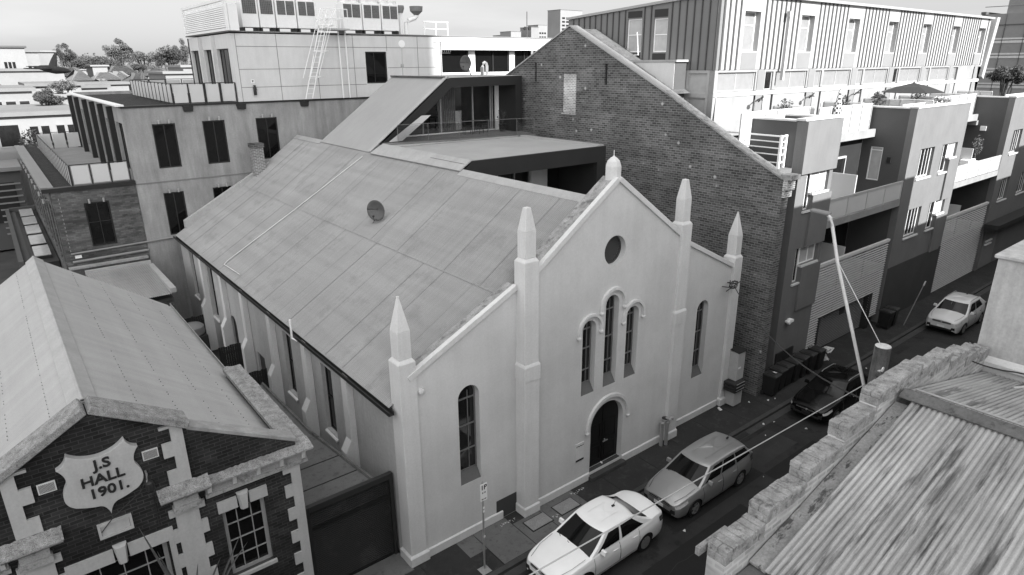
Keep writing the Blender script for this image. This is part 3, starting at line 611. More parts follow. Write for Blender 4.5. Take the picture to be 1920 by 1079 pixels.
f.build('stem', BARK, t); f = MB(); leaves(f, (16.05, 16.2, 11.4), .32, .4, 70, .11); f.build('foliage', TREEG, t)
# meter cabinet, plaque, hydrant valves
t = thing('meter_cabinet', 'grey steel meter cabinet with stacked boxes below at the church corner', 'meter cabinet', (15.9, -.35, 0))
f = MB(); f.box(15.72, 16.28, -.42, .02, 1.2, 2.5); f.build('cabinet', GREYM, t, bev=.02); f = MB(); f.prism([(15.70, -.45, 2.502), (16.30, -.45, 2.502), (16.30, .02, 2.58), (15.70, .02, 2.58)], (0, 0, .02)); f.build('lid', DARK, t)
for k in range(3): f = MB(); f.box(15.42, 16.15, -.62, -.05, .78+.15*k, .90+.15*k); f.build('drawer', FASCIA, t, bev=.01); 
for k in range(3): f = MB(); f.box(15.5, 16.1, -.645, -.622, .865+.15*k, .885+.15*k); f.build('handle', STEEL, t)
f = MB(); f.box(15.62, 16.2, -.5, -.05, .06, .777); f.build('base', GREYM, t)
f = MB(); f.box(15.8, 16.0, -.428, -.421, 1.75, 1.83); f.build('label_plate', WHITEM, t)
t = thing('entry_sign', 'narrow pale sign panel left of the arched door', 'sign', (6.62, -.22, 1.0))
f = MB(); f.box(6.42, 6.82, -.225, -.2, 1.0, 1.72); f.build('board', RENDER2, t)
f = MB(); f.box(6.43, 6.81, -.232, -.226, 1.01, 1.08)
for k in range(6): f.lathe((6.47+.06*k, -.230, 1.60+.02*(k % 2)), [(.018, -.004), (.024, .002)], 8, axis='y')
f.build('lettering', INK, t)
t = thing('hydrant_pipes', 'pair of upright brass capped hydrant pipes beside the right inner pier', 'hydrant', (11.0, -.45, 0))
for k, (x, y) in enumerate(((10.88, -.42), (11.08, -.5))):
    f = MB(); f.lathe((x, y, 0), [(.07, 0), (.07, .95), (.10, .96), (.10, 1.02), (.05, 1.04)], 12); f.tube([(x, y, 1.0), (x+.02, y-.05, 1.14), (x+.14, y-.1, 1.18)], .055, 8); f.lathe((x+.14, y-.1, 1.12), [(.07, 0), (.07, .1)], 10); f.build('pipe', STEEL, t)
f = MB(); f.lathe((10.98, -.45, 1.16), [(.03, 0), (.12, .02), (.12, .05), (.02, .06)], 12); f.build('valve_wheel', DARK, t)
f = MB(); f.box(11.28, 11.88, -.335, -.322, .4, .85); tag(f.build('hydrant_notice', STUCCOD), 'dark grey square panel low on the right inner pier', 'panel')
f = MB(); f.box(3.2, 4.05, .092, .099, .02, .75)
tag(f.build('repaired_patch', STUCCOD), 'darker grey repaired patch low on the wall left of the inner pier', 'wall patch')
# service bracket with tangled cable on the right front
t = thing('cable_bracket', 'dark service bracket with tangled cable near the right end pinnacle', 'bracket', (15.0, -.1, 5.6))
f = MB(); f.tube([(14.75, .09, 5.6), (14.75, -.25, 5.65), (14.75, -.25, 5.95)], .02, 5); f.tube([(15.1, .09, 5.7), (15.1, -.3, 5.75)], .025, 5); f.tube([(14.5, -.28, 5.55), (15.5, -.28, 5.78)], .02, 5); f.build('arm', DARK, t)
f = MB()
for k in range(7):
    a = random.uniform(0, 6); f.tube([(15+.25*math.cos(a+j*.8)*random.uniform(.6, 1.3), -.28+.05*math.sin(j+k), 5.72+.16*math.sin(a+j*.8)) for j in range(9)], .012, 4)
f.build('coil', WIRE, t)
# ------------------------------------------------------------------ old brick gable wall right of the church
gb = thing('brick_gable_building', 'old dark brick gable wall with a bricked up window beside the church', 'brick building', (17.55, 12, 0))
prof = [(-.55, 0), (25.5, 0), (25.5, 9.75), (12.05, 15.95), (5.75, 12.92), (1.24, 10.55), (-.3, 9.78), (-.55, 9.74)]
ww = rect(11.5, 12.5, 11.68, 13.67)
f = MB(); f.slab(prof, [ww, rect(14.67, 14.83, 13.2, 14.21), rect(9.31, 9.49, 13.15, 14.14)], YZ, 17.3, 17.8); f.build('gable_wall', BRICKG, gb)
f = MB(); f.slab(rect(11.505, 12.495, 11.685, 13.665), [], YZ, 17.335, 17.6); f.box(17.25, 17.33, 11.45, 12.55, 11.60, 11.675); f.build('bricked_up_window', BRICKI, gb)
f = MB(); f.box(17.36, 17.6, 14.68, 14.82, 13.22, 14.2); f.nxt(); f.box(17.36, 17.6, 9.32, 9.48, 13.17, 14.12); f.build('wall_slot', VOID, gb)
f = MB(); f.slab(rect(11.2, 12.8, 13.70, 14.02), [], YZ, 17.29, 17.4); f.build('lintel', BRICKG, gb)
def rake(f, a, b, h, x0, x1):
    L = Vector((0, b[0]-a[0], b[1]-a[1])); n = Vector((0, -L.z, L.y)).normalized()
    if n.z < 0: n = -n
    f.prism([Vector((x0, *a))+n*.004, Vector((x1, *a))+n*.004, Vector((x1, *a))+n*h, Vector((x0, *a))+n*h], L)
f = MB(); rake(f, (25.5, 9.75), (12.05, 15.95), .07, 17.24, 17.82); f.nxt(); rake(f, (5.75, 12.92), (12.05, 15.95), .07, 17.24, 17.82); f.build('metal_capping', FLASH, gb)
f = MB(); rake(f, (1.24, 10.55), (5.75, 12.92), .07, 17.25, 17.82); rake(f, (-.45, 9.74), (1.24, 10.55), .07, 17.25, 17.82); f.box(17.22, 17.88, -.92, -.45, 9.74, 9.93); f.build('brick_capping', LICHEN, gb)
f = MB(); f.box(17.26, 17.86, -.75, -.551, 9.3, 9.74); f.box(17.28, 17.84, -.66, -.551, 9.0, 9.3); f.build('corbel', BRICKI, gb)
f = MB(); f.corr((17.85, 5.75, 12.80), (19.25, 5.75, 12.80), (17.85, 12.05, 15.86), (19.25, 12.05, 15.86)); f.corr((17.85, 25, 9.9), (19.25, 25, 9.9), (17.85, 12.05, 15.86), (19.25, 12.05, 15.86)); f.build('roof', FLASHD, gb, smooth=True)
f = MB(); f.box(17.8, 19.28, -.2, 5.75, 9.5, 9.72); f.build('rear_terrace', PAVE, gb)
f = MB(); f.box(17.8, 19.2, .2, 1.0, 9.3, 9.9); f.build('parapet_block', STUCCO, gb)

# ------------------------------------------------------------------ apartments with white ribbed top floor
ap = thing('apartment_building', 'apartment block with white ribbed top floor and grey rendered street towers', 'apartment building', (40, 5, 0))
XE = 53.2
# top floor: front and side in standing seam sheet
wx = [(21.2+5.0*k, 21.2+5.0*k+1.3) for k in range(7)]
f = MB(); f.slab(rect(19.705, XE, 13.84, 17.05), [rect(a, b, 14.66, 16.4) for a, b in wx], XZ, 4.5, 4.9); f.build('top_floor_front', RIBW, ap)
f = MB(); x = 19.5
while x < XE-.1:
    if not any(a-.12 < x < b+.06 for a, b in wx): f.box(x, x+.11, 4.465, 4.498, 13.84, 17.04)
    elif f.f and (not f.cut or f.cut[-1][1] < len(f.f)): f.nxt()
    x += .42
f.build('seam_shadow_strips', SEAM, ap)  # dark strips painted as the joint shadows between the ribs
for a, b in wx:
    window(ap, 'y', 4.5, -1, a, b, 14.66, 16.4, rec=.28, fw=.05, mv=(.66,), fm=WHITEM, gm=GLASSW)
    f = MB(); f.box(a+.01, b-.01, 4.488, 4.498, 13.86, 14.60); f.build('infill_panel', CITYG, ap)
sp = [(4.5, 13.84), (14.3, 13.84), (14.3, 16.42), (4.5, 17.05)]
sw2 = [(9.0, 9.95, 14.68, 16.25), (7.4, 8.25, 14.66, 16.2)]
f = MB(); f.slab(sp, [rect(*w) for w in sw2], YZ, 19.3, 19.7); f.build('top_floor_side', RIBD, ap)
f = MB(); y = 4.62
while y < 14.2:
    zt = 17.05-(y-4.5)*.0643
    if not any(a-.06 < y < b+.02 for a, b, _, _ in sw2): f.box(19.255, 19.298, y, y+.05, 13.84, zt-.02)
    elif f.f and (not f.cut or f.cut[-1][1] < len(f.f)): f.nxt()
    y += .42
f.build('seam_shadow_strips', SEAM, ap)
for w in sw2:
    window(ap, 'x', 19.3, -1, *w, rec=.06, fw=.06, mv=(.52,), fm=WHITEM, gm=GLASSL)
    f = MB(); f.box(19.285, 19.297, w[0]+.02, w[1]-.02, 13.86, w[2]-.06); f.nxt(); f.box(19.285, 19.297, w[0]+.02, w[1]-.02, w[3]+.05, 16.6); f.build('infill_panel', FASCIA, ap)
f = MB(); f.prism([(19.2, 4.3, 17.06), (19.2, 14.4, 16.43), (19.2, 14.4, 16.55), (19.2, 4.3, 17.18)], (XE-19.1, 0, 0)); f.build('roof', RIBW, ap)
f = MB(); f.prism([(19.72, 4.92, 17.04), (19.72, 14.3, 16.40), (19.72, 14.3, 10), (19.72, 4.92, 10)], (XE-19.9, 0, 0)); f.build('core', CITYG, ap)
f = MB(); f.prism([(XE-.1, 4.3, 13.0), (XE+.4, 4.3, 12.8), (XE+1.2, 4.3, 17.2), (XE+.6, 4.3, 17.2)], (0, 6, 0)); f.build('end_fin', RIBW, ap)
f = MB(); f.box(24.55, 24.7, 4.2, 4.355, 13.3, 16.2); f.box(24.5, 24.75, 4.18, 4.358, 16.21, 16.5); f.build('downpipe', GREYM, ap)
f = MB(); f.tube([(19.2, 9.2, 15.6), (19.2, 9.05, 14.55), (19.2, 10.4, 14.5), (19.2, 10.45, 14.9)], .03, 6); f.build('conduit', WHITEM, ap)
PALEW = mat('pale_cladding', .25, .6)
# glazed terrace floor
gh = []
for k in range(7):
    a = 19.55+4.85*k
    gh += [(a, a+3.1, 10.75, 12.62), (a, a+3.1, 12.86, 13.72), (a+3.95, a+4.65, 10.75, 12.62), (a+3.95, a+4.65, 12.86, 13.72)]
f = MB(); f.slab(rect(19.3, XE, 10.6, 13.83), [rect(*g) for g in gh], XZ, 4.52, 4.8); f.build('terrace_floor_front', PALEW, ap)
f = MB(); f.box(19.35, XE-.1, 4.47, 4.516, 12.65, 12.83); f.build('spandrel', WHITEM, ap)
for i, g in enumerate(gh):
    window(ap, 'y', 4.52, -1, *g, rec=.08, fw=.05, mu=(.5,) if g[1]-g[0] > 2 else (), fm=GREYM, gm=(GLASSL if i % 4 == 0 else GLASSW) if random.random() < .8 else GLASS)
for k in range(7):
    a = 19.55+4.85*k+3.22; f = MB(); f.box(a, a+.62, 4.49, 4.517, 10.7, 13.8); f.build('grey_panel', CITYG, ap)
ss = [(4.95, 6.0, 11.0, 12.6), (4.95, 6.0, 12.8, 13.7)]
f = MB(); f.slab(rect(4.82, 12.0, 9.8, 13.83), [rect(*w) for w in ss], YZ, 19.32, 19.6); f.build('terrace_floor_side', GREYM, ap)
for w in ss: window(ap, 'x', 19.32, -1, *w, rec=.06, fw=.06, fm=GREYM, gm=GLASSL)
f = MB(); f.box(18.42, 19.25, 6.1, 12, 12.5, 14.2); f.build('stair_box', STUCCOS, ap); f = MB(); f.box(18.36, 19.28, 6.0, 12.1, 14.202, 14.30); f.build('box_capping', FLASH, ap)
f = MB(); f.box(18.40, 18.418, 6.12, 12, 12.5, 14.19); f.build('box_side', CONCL, ap)
# terrace deck
f = MB(); f.box(19.3, 60, 1.9, 4.5, 10.35, 10.6); f.build('terrace_deck', PAVER, ap)
f = MB(); f.box(22.25, 30.4, 1.78, 1.9, 10.3, 10.72); f.nxt(); f.box(37.9, 45.8, 1.78, 1.9, 10.3, 10.72); f.build('deck_fascia', PALEW, ap)
# street towers
def ell(a, b, c, z0, zs, z1): return [(a, z0), (b, z0), (b, zs), (c, zs), (c, z1), (a, z1)]
def tower(x0, x1, holes, ells, sidew):
    allh = [rect(*h) for h in holes]+[ell(*e) for e in ells]
    f = MB(); f.slab(rect(x0, x1, 0, 11.86), allh, XZ, -.1, .25); f.build('tower_front', STUCCO, ap)
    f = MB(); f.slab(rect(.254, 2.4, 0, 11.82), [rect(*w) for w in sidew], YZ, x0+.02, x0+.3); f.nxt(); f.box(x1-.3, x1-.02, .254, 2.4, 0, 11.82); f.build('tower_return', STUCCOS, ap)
    f = MB(); f.box(x0-.04, x1+.04, -.15, .29, 11.863, 11.95); f.nxt(); f.box(x0-.02, x0+.32, .292, 2.42, 11.824, 11.9); f.nxt(); f.box(x1-.32, x1+.02, .292, 2.42, 11.824, 11.9); f.build('tower_coping', RENDER2, ap)
    f = MB(); f.box(x0+.3, x1-.3, .3, 2.4, 10.4, 10.58); f.nxt(); f.box(x0+.3, x1-.3, 1.0, 2.4, 0, 10.4); f.build('tower_core', VOID, ap)
    for h in holes: window(ap, 'y', -.1, -1, *h, rec=.16, fw=.06, mu=(.3, .55, .78), fm=WHITEM, gm=GLASS, sill=RENDER2)
    for a, b, c, z0, zs, z1 in ells:
        window(ap, 'y', -.1, -1, a, b, z0, z1, rec=.14, fw=.05, mu=(.5,), fm=WHITEM, gm=GLASS, sill=RENDER2)
        window(ap, 'y', -.1, -1, b+.01, c, zs, z1, rec=.14, fw=.05, mu=(.55,), fm=WHITEM, gm=GLASSL, sill=RENDER2)
        f = MB(); f.box(b, c+.3, -.2, -.104, z0-1.7 if z0 > 5 else 3.2, zs-.095); f.build('raised_panel', STUCCO, ap)
tower(19.25, 22.25, [], [(20.0, 20.6, 21.95, 7.98, 8.72, 9.63), (19.97, 20.55, 21.95, 4.61, 5.40, 6.26)], [])
f = MB(); f.box(19.25, 22.25, -.24, -.104, 9.66, 11.84); f.build('raised_panel', STUCCO, ap)
tower(30.42, 37.9, [(31.85, 33.73, 8.08, 9.68), (31.7, 33.55, 4.76, 6.37)], [(34.9, 36.07, 37.1, 8.08, 8.86, 9.68), (34.72, 35.9, 37.0, 4.75, 5.55, 6.38)], [(1.25, 1.9, 7.98, 9.78)])
tower(45.82, 62, [(47.1, 49.0, 8.10, 9.68), (47.0, 48.8, 4.85, 6.4), (51, 53, 8.1, 9.68), (51, 53, 4.85, 6.4)], [(54.5, 55.6, 56.6, 8.08, 8.86, 9.68)], [])
window(ap, 'x', 30.44, -1, 1.25, 1.9, 7.98, 9.78, rec=.05, fw=.06, mv=(.9,), fm=WHITEM, gm=GLASSL)
f = MB(); f.box(30.36, 30.438, .75, .95, 9.0, 9.3); f.build('wall_light', BLACK, ap)
f = MB(); f.box(45.76, 45.838, 1.15, 1.5, 9.65, 9.95); f.build('vent_grille', WHITEM, ap)
f = MB(); f.box(45.5, 45.838, 1.7, 2.2, 10.0, 10.3); f.nxt(); f.box(30.1, 30.44, 1.9, 2.3, 10.3, 10.62); f.build('rainwater_head', CITYW, ap)
# recesses between towers
def recess(x0, x1, gx, screen):
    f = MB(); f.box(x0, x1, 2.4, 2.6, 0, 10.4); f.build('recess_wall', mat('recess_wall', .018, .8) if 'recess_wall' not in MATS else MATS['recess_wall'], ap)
    for z in (3.55, 7.18):
        f = MB(); f.box(x0+.6, x0+2.9, 2.28, 2.396, z, z+2.3); o = f.build('sliding_door', GREYM, ap); f = MB(); f.box(x0+.68, x0+1.7, 2.27, 2.279, z+.08, z+2.2); f.box(x0+1.8, x0+2.82, 2.27, 2.279, z+.08, z+2.2); f.build('pane', GLASSL, o)
        f = MB(); f.box(x0+4.6, x0+6.4, 2.3, 2.396, z+.9, z+2.2); o = f.build('window', GREYM, ap); f = MB(); f.box(x0+4.7, x0+6.3, 2.29, 2.299, z+1.0, z+2.1); f.build('pane', GLASS, o)
    f = MB(); f.box(x0+.02, x1-(.05 if not screen else .05), -.1, 2.38, 6.80, 7.14); f.build('balcony_slab', PALEW, ap)
    f = MB(); f.box(x0+.02, x1-.05, .1, 2.38, 3.3, 3.5); f.build('balcony_slab', CONC, ap)
    f = MB(); f.box(x0+.02, x1-.1, -.1, -.03, 8.06, 8.16); o = f.build('balustrade', GREYM, ap)
    n = 4; w = (x1-x0-.2)/n
    for k in range(n):
        f = MB(); f.box(x0+.06+w*k+.05, x0+.06+w*(k+1)-.05, -.075, -.055, 7.2, 8.05); f.build('panel', FROST, o)
    for k in range(n+1): f = MB(); f.box(x0+.06+w*k-.035, x0+.06+w*k+.035, -.098, -.032, 7.142, 8.058); f.build('post', GREYM, o)
    # divider screens on the balconies
    for z in (7.15, 3.52): f = MB(); f.box(x0+3.4, x0+3.48, .3, 2.3, z, z+1.75); f.build('divider_screen', FROST, ap)
    # louvre screen
    f = MB(); z = .62 if gx else .05
    while z < 4.85:
        for a, b in (((x0, gx[0]), (gx[1], x1-.25)) if gx and z < 2.05 else ((x0, x1-.25),)): f.prism([(a, -.03, z), (a, .03, z+.05), (a, .035, z+.044), (a, -.025, z-.012)], (b-a, 0, 0))
        z += .135
    o = f.build('louvre_screen', GREYM, ap)
    f = MB(); f.box(x0, x1-.25, -.06, .08, 4.86, 5.0); f.build('top_rail', CONCL, o)
    for x in (x0+2.6, x0+5.4): f = MB(); f.box(x, x+.06, .07, .12, 2.1, 4.85); f.build('post', DARK, o)
    if gx:
        f = MB(); f.box(gx[0], gx[1], .25, .32, 0, 2.06); o = f.build('garage_door', FASCIA, ap)
        f = MB(); z = .08
        while z < 2.0:
            f.box(gx[0]+.05, gx[1]-.05, .21, .248, z, z+.035); z += .1
        f.build('slats', CITYG, o)
        f = MB(); f.box(gx[0]-.12, gx[0]-.002, -.05, .35, 0, 2.1); f.nxt(); f.box(gx[1]+.002, gx[1]+.3, -.05, .35, 0, 2.1); f.nxt(); f.box(gx[0]+2.6, gx[0]+3.1, .19, .208, 1.5, 1.9); f.build('frame', FASCIA, o)
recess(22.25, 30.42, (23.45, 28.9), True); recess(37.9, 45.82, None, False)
f = MB(); f.box(19.4, 20.9, -.16, -.104, .55, 1.3); f.box(19.75, 19.95, -.19, -.162, .7, .95); f.box(20.5, 20.7, -.19, -.162, .75, 1.0); f.build('meter_panel', FASCIA, ap)
f = MB(); f.lathe((19.93, -.22, 2.8), [(.09, -.1), (.1, .0), (.06, .12)], 10, axis='y'); f.box(20.0, 20.25, -.32, -.104, 2.78, 2.9); f.build('security_camera', WHITEM, ap)
f = MB(); f.box(30.42, 37.88, -.13, -.104, 0, 3.25); f.build('tower_base', STUCCOD, ap)
# terrace screens
def screen(p, q, z0, z1, n, lab=None):
    L = Vector((q[0]-p[0], q[1]-p[1], 0)); nn = Vector((-L.y, L.x, 0)).normalized()*.02
    f = MB(); a = Vector((p[0], p[1], z1-.05)); f.prism([a-nn*1.6, a+nn*1.6, a+nn*1.6+Vector((0, 0, .05)), a-nn*1.6+Vector((0, 0, .05))], L); o = f.build('terrace_screen', WHITEM, ap)
    for k in range(n+1):
        c = Vector((p[0], p[1], z0))+L*(k/n); f = MB(); f.box(c.x-.03, c.x+.03, c.y-.03, c.y+.03, z0, z1-.052); f.build('post', GREYM, o)
    for k in range(n):
        a = Vector((p[0], p[1], z0+.06))+L*((k+.06)/n); f = MB(); f.prism([a-nn*.4, a+nn*.4, a+nn*.4+Vector((0, 0, z1-z0-.13)), a-nn*.4+Vector((0, 0, z1-z0-.13))], L*(.88/n)); f.build('panel', FROST, o)
screen((18.4, 2.35), (24.1, 2.35), 10.55, 12.12, 6); screen((24.6, 2.1), (30.2, 2.1), 10.55, 12.05, 5)
screen((38.1, 2.1), (45.6, 2.1), 10.55, 12.05, 5)
for x in (24.3, 29.4, 34.2, 39.1, 44.0, 49.0): screen((x, 4.35), (x, 2.2), 10.6, 12.1, 3)
for x in (33.6, 36.2): screen((x, 2.1), (x, .4), 10.6, 12.15, 2)
screen((46.2, .6), (60, .6), 10.6, 12.0, 6); screen((30.8, .8), (37.4, .8), 10.6, 12.0, 5)
# street canopy at the far tower
f = MB(); f.box(45.3, 62, -1.0, -.154, 3.2, 3.5); f.box(45.4, 62, -.8, -.156, 2.98, 3.198); f.build('street_canopy', FASCIA, ap)
f = MB(); f.box(46.2, 48.8, -.14, -.105, .1, 2.9); f.build('shop_front', CITYG, ap)
f = MB(); f.box(46.4, 47.6, -.24, -.142, 2.0, 2.1); f.nxt(); f.box(46.4, 47.6, -.24, -.142, 1.75, 1.85); f.build('strip_sign', WHITEM, ap)
# end railing on the low terrace next to the gable
t = thing('terrace_railing', 'white four bar corner railing above the low end of the brick gable', 'railing', (18.8, .6, 9.9))
for k, z in enumerate((10.12, 10.45, 10.72, 10.98, 11.22)):
    f = MB(); w = .022 if k < 4 else .03; f.box(18.8-w, 18.8+w, .6, 3.8, z-w, z+w); f.box(18.8+w, 19.2, .6, .6+2*w, z-w, z+w); f.build('rail', WHITEM, t)
for x, y in ((18.8, .62), (19.17, .62), (18.8, 3.7)): f = MB(); f.box(x-.05, x+.05, y-.05, y+.05, 9.72, 11.27); f.build('post', WHITEM, t)
# loose things on the terraces
t = thing('open_umbrella', 'large dark open market umbrella on the apartment terrace', 'umbrella', (36.4, 2.6, 10.6))
f = MB(); f.tube([(36.4, 2.6, 10.6), (36.4, 2.6, 13.0)], .03, 6); f.build('pole', GREYM, t)
f = MB(); f.lathe((36.4, 2.6, 12.42), [(1.75, -.02), (1.75, 0), (.9, .3), (.06, .52), (.02, .6)], 8); f.build('canopy', FASCIA, t)
t = thing('closed_umbrella', 'closed black and white patterned umbrella on the terrace', 'umbrella', (26.0, 1.9, 10.6))
f = MB(); f.tube([(26, 1.9, 10.6), (26, 1.9, 12.95)], .02, 6); f.build('pole', GREYM, t)
m_, n_, b_ = newmat('checked_cloth'); v_ = wallvec(n_); c_ = n_.nodes.new('ShaderNodeTexChecker'); c_.inputs['Scale'].default_value = 9; c_.inputs[1].default_value = g3(.03); c_.inputs[2].default_value = g3(.7); n_.links.new(v_, c_.inputs[0]); n_.links.new(c_.outputs[0], b_.inputs[0])
f = MB(); f.lathe((26, 1.9, 11.5), [(.1, 0), (.19, .1), (.16, .6), (.09, 1.2), (.02, 1.42)], 10); f.build('canopy', m_, t)
t = thing('balcony_planter', 'pale box planter with a small upright tree on the far balcony', 'planter', (42.9, .7, 7.15))
f = MB(); f.box(42.2, 43.3, .3, .8, 7.15, 7.95); f.nxt(); f.box(41.0, 42.15, .3, .8, 7.15, 8.2); f.build('box', WHITEM, t, bev=.02)
f = MB(); f.tube([(42.75, .55, 7.9), (42.75, .55, 8.6)], .03, 6); f.build('trunk', BARK, t); f = MB(); leaves(f, (42.75, .55, 9.0), .32, .62, 260, .16); f.build('foliage', TREEL, t)
t = thing('terrace_planter', 'low planter with shrub on the middle tower roof edge', 'planter', (34.6, .5, 10.6))
f = MB(); f.box(34.2, 36.8, .35, .7, 10.6, 11.9); f.build('box', FASCIA, t); f = MB(); leaves(f, (34.8, .5, 12.05), .5, .22, 90, .15); f.build('foliage', TREEG, t)
for k, (x, y) in enumerate(((22.9, 4.2), (27.8, 4.2), (33.0, 4.2))):
    o = thing('wall_lamp', ['dark curved wall lamp nearest the gable on the white terrace wall', 'second dark curved terrace lamp, behind the checked umbrella', 'third dark curved terrace lamp along the white wall'][k], 'lamp', (x, y, 12.4), group='terrace wall lamps')
    f = MB(); f.tube([(x+.2, 4.5, 12.3), (x+.1, 4.2, 12.55), (x-.3, 4.0, 12.6), (x-.55, 3.95, 12.5)], .03, 6); f.build('arm', DARK, o); f = MB(); f.lathe((x-.6, 3.95, 12.42), [(.16, 0), (.12, .06), (.03, .1)], 10); f.build('shade', DARK, o)

pots = [((23.4, 3.2), 'pot plant on the terrace behind the left tower'), ((28.6, 2.9), 'pot plant on the terrace between the two nearer towers'), ((33.9, 3.4), 'pot plant on the terrace left of the open umbrella'), ((38.6, 3.0), 'pot plant on the terrace right of the open umbrella')]
p0_ = thing('pot_plant', pots[0][1], 'pot plant', (*pots[0][0], 10.6), 0, 'pot plants on the terraces', local=True)
f = MB(); f.lathe((0, 0, 0), [(.18, 0), (.26, .5), (.24, .5), (.2, .42)], 14); f.build('pot', STUCCOD, p0_); f = MB(); f.tube([(0, 0, .4), (.03, 0, 1.2)], .025, 5); f.build('stem', BARK, p0_); f = MB(); leaves(f, (0, 0, 1.35), .42, .55, 240, .16); f.build('foliage', TREEG, p0_)
for (x, y), lb in pots[1:]: dup(p0_, (x, y, 10.6), random.uniform(0, 6), lb)
# ------------------------------------------------------------------ brick hall in the left foreground
ha = thing('brick_hall', 'dark brick hall with pale quoins, gable front and lichen covered cornice', 'hall', (-6.88, 7, 0))
HX = -6.88; YH = 0.0
def sym(x): return 2*HX-x
# front wall: sides up to the cornice, gable in the middle
f = MB()
O = [(sym(-2.95), 0), (-2.95, 0), (-2.95, 5.0), (-5.32, 5.1), (-2.95, 5.4), (-5.3, 6.72), (HX, 7.72), (sym(-5.3), 6.72), (sym(-2.95), 5.4), (sym(-5.32), 5.1), (sym(-2.95), 5.0)]
O = [(sym(-2.95), 0), (-2.95, 0), (-2.95, 5.55), (HX, 7.78), (sym(-2.95), 5.55)]
hw = [(-4.82, -3.84, 2.5, 4.37), (-7.75, -6.02, 2.3, 4.22), (sym(-3.84), sym(-4.82), 2.5, 4.37)]
f.slab(O, [rect(*w) for w in hw], XZ, YH, .35); f.build('front_wall', BRICKH, ha)
f = MB(); f.box(-3.3, -2.96, .36, 13.8, 0, 4.9); f.nxt(); f.box(sym(-2.96), sym(-3.3), .36, 13.8, 0, 4.9); f.nxt(); f.box(sym(-2.96), -2.96, 13.81, 14.1, 0, 4.9); f.build('side_wall', BRICKH, ha)
for w, n in zip(hw, ((1/3, 2/3), (.25, .5, .75), (1/3, 2/3))):
    fo = window(ha, 'y', YH, -1, *w, rec=.1, fw=.09, mu=n, mv=(.25, .5, .75), fm=WOODW, gm=GLASSD, bar=.022, sill=STONEW)
# quoins: toothed strips
def quoin(x0, z0, z1, side, wide=.42, narrow=.23, h=.34, first=True):
    f = MB(); z = z0; k = 0 if first else 1
    while z < z1-.02:
        w = wide if k % 2 == 0 else narrow; zz = min(z+h, z1)
        a, b = (x0-w, x0) if side < 0 else (x0, x0+w)
        f.box(a, b, YH-.05, YH-.002, z, zz); z = zz; k += 1
    f.build('quoin', STONEW, ha)
quoin(-2.93, 0, 4.98, -1); quoin(sym(-2.93), 0, 4.98, 1)
def pier_q(xc, z0, z1, up):
    f = MB(); z = z0; k = 0
    while z < z1-.02:
        zz = min(z+.34, z1)
        if up: a, b = (xc-.22, xc+.02) if k % 2 else (xc-.42, xc+.02)
        else: a, b = (xc-.24, xc+.24) if k % 2 else (xc-.36, xc+.38)
        if xc < HX and up: a, b = 2*xc-b, 2*xc-a
        f.box(a, b, YH-.07, YH-.002, z, zz); z = zz; k += 1
    f.build('quoin', STONEW, ha)
for xc in (-5.32, sym(-5.32)): pier_q(xc, 5.56, 6.98, True)
for xc in (-5.52, sym(-5.52)): pier_q(xc, 0, 4.93, False)
# cornices with lichen on top
def cornice(x0, x1):
    f = MB(); f.box(x0, x1, YH-.10, YH-.002, 4.93, 5.02); f.box(x0+.02, x1-.02, YH-.06, YH-.003, 5.02, 5.24); f.prism([(x0-.1, YH-.18, 5.28), (x0-.1, YH+.0, 5.28), (x0-.1, YH+.0, 5.36), (x0-.1, YH-.26, 5.36), (x0-.1, YH-.26, 5.32)], (x1-x0+.2, 0, 0))
    o = f.build('cornice', mat('cornice_stone', .30, .85, .2, 2, .2, 30, spots=.4, spotv=.6) if 'cornice_stone' not in MATS else MATS['cornice_stone'], ha)
    f = MB(); k = int((x1-x0)/.55); 
    for i in range(k+1):
        x = x0+.06+(x1-x0-.2)*i/max(k, 1); f.prism([(x, YH-.17, 5.275), (x, YH-.06, 5.275), (x, YH-.06, 5.04), (x, YH-.11, 5.06)], (.08, 0, 0)); f.nxt()
    f.build('bracket', RENDER2, o)
    f = MB(); rows = []
    for j, (y, z) in enumerate(((-.265, 5.365), (-.16, 5.40), (-.02, 5.44), (.2, 5.47))):
        rows.append([(x0-.12+(x1-x0+.24)*i/40, YH+y, z+random.uniform(-.012, .015)) for i in range(41)])
    rows.insert(0, [(p[0], p[1], 5.345) for p in rows[0]]); f.grid(rows); f.build('lichen_top', LICHEN2, o)
cornice(-5.1, -2.72); cornice(sym(-2.72), sym(-5.1))
for xc in (-5.5, sym(-5.5)):
    f = MB(); f.box(xc-.28, xc+.28, YH-.20, YH-.004, 4.90, 5.04); f.box(xc-.25, xc+.25, YH-.16, YH-.003, 5.041, 5.26); f.prism([(xc-.5, YH-.25, 5.27), (xc-.5, YH-.003, 5.27), (xc-.5, YH-.003, 5.40), (xc-.5, YH-.34, 5.40), (xc-.5, YH-.34, 5.35)], (1.0, 0, 0)); o = f.build('pier_cap', MATS['cornice_stone'], ha)
    f = MB(); f.grid([[(xc-.52+1.04*i/14, YH+y, z+random.uniform(-.012, .02)) for i in range(15)] for y, z in ((-.355, 5.37), (-.345, 5.41), (-.20, 5.48), (-.075, 5.56))]); f.build('lichen_top', LICHEN2, o)
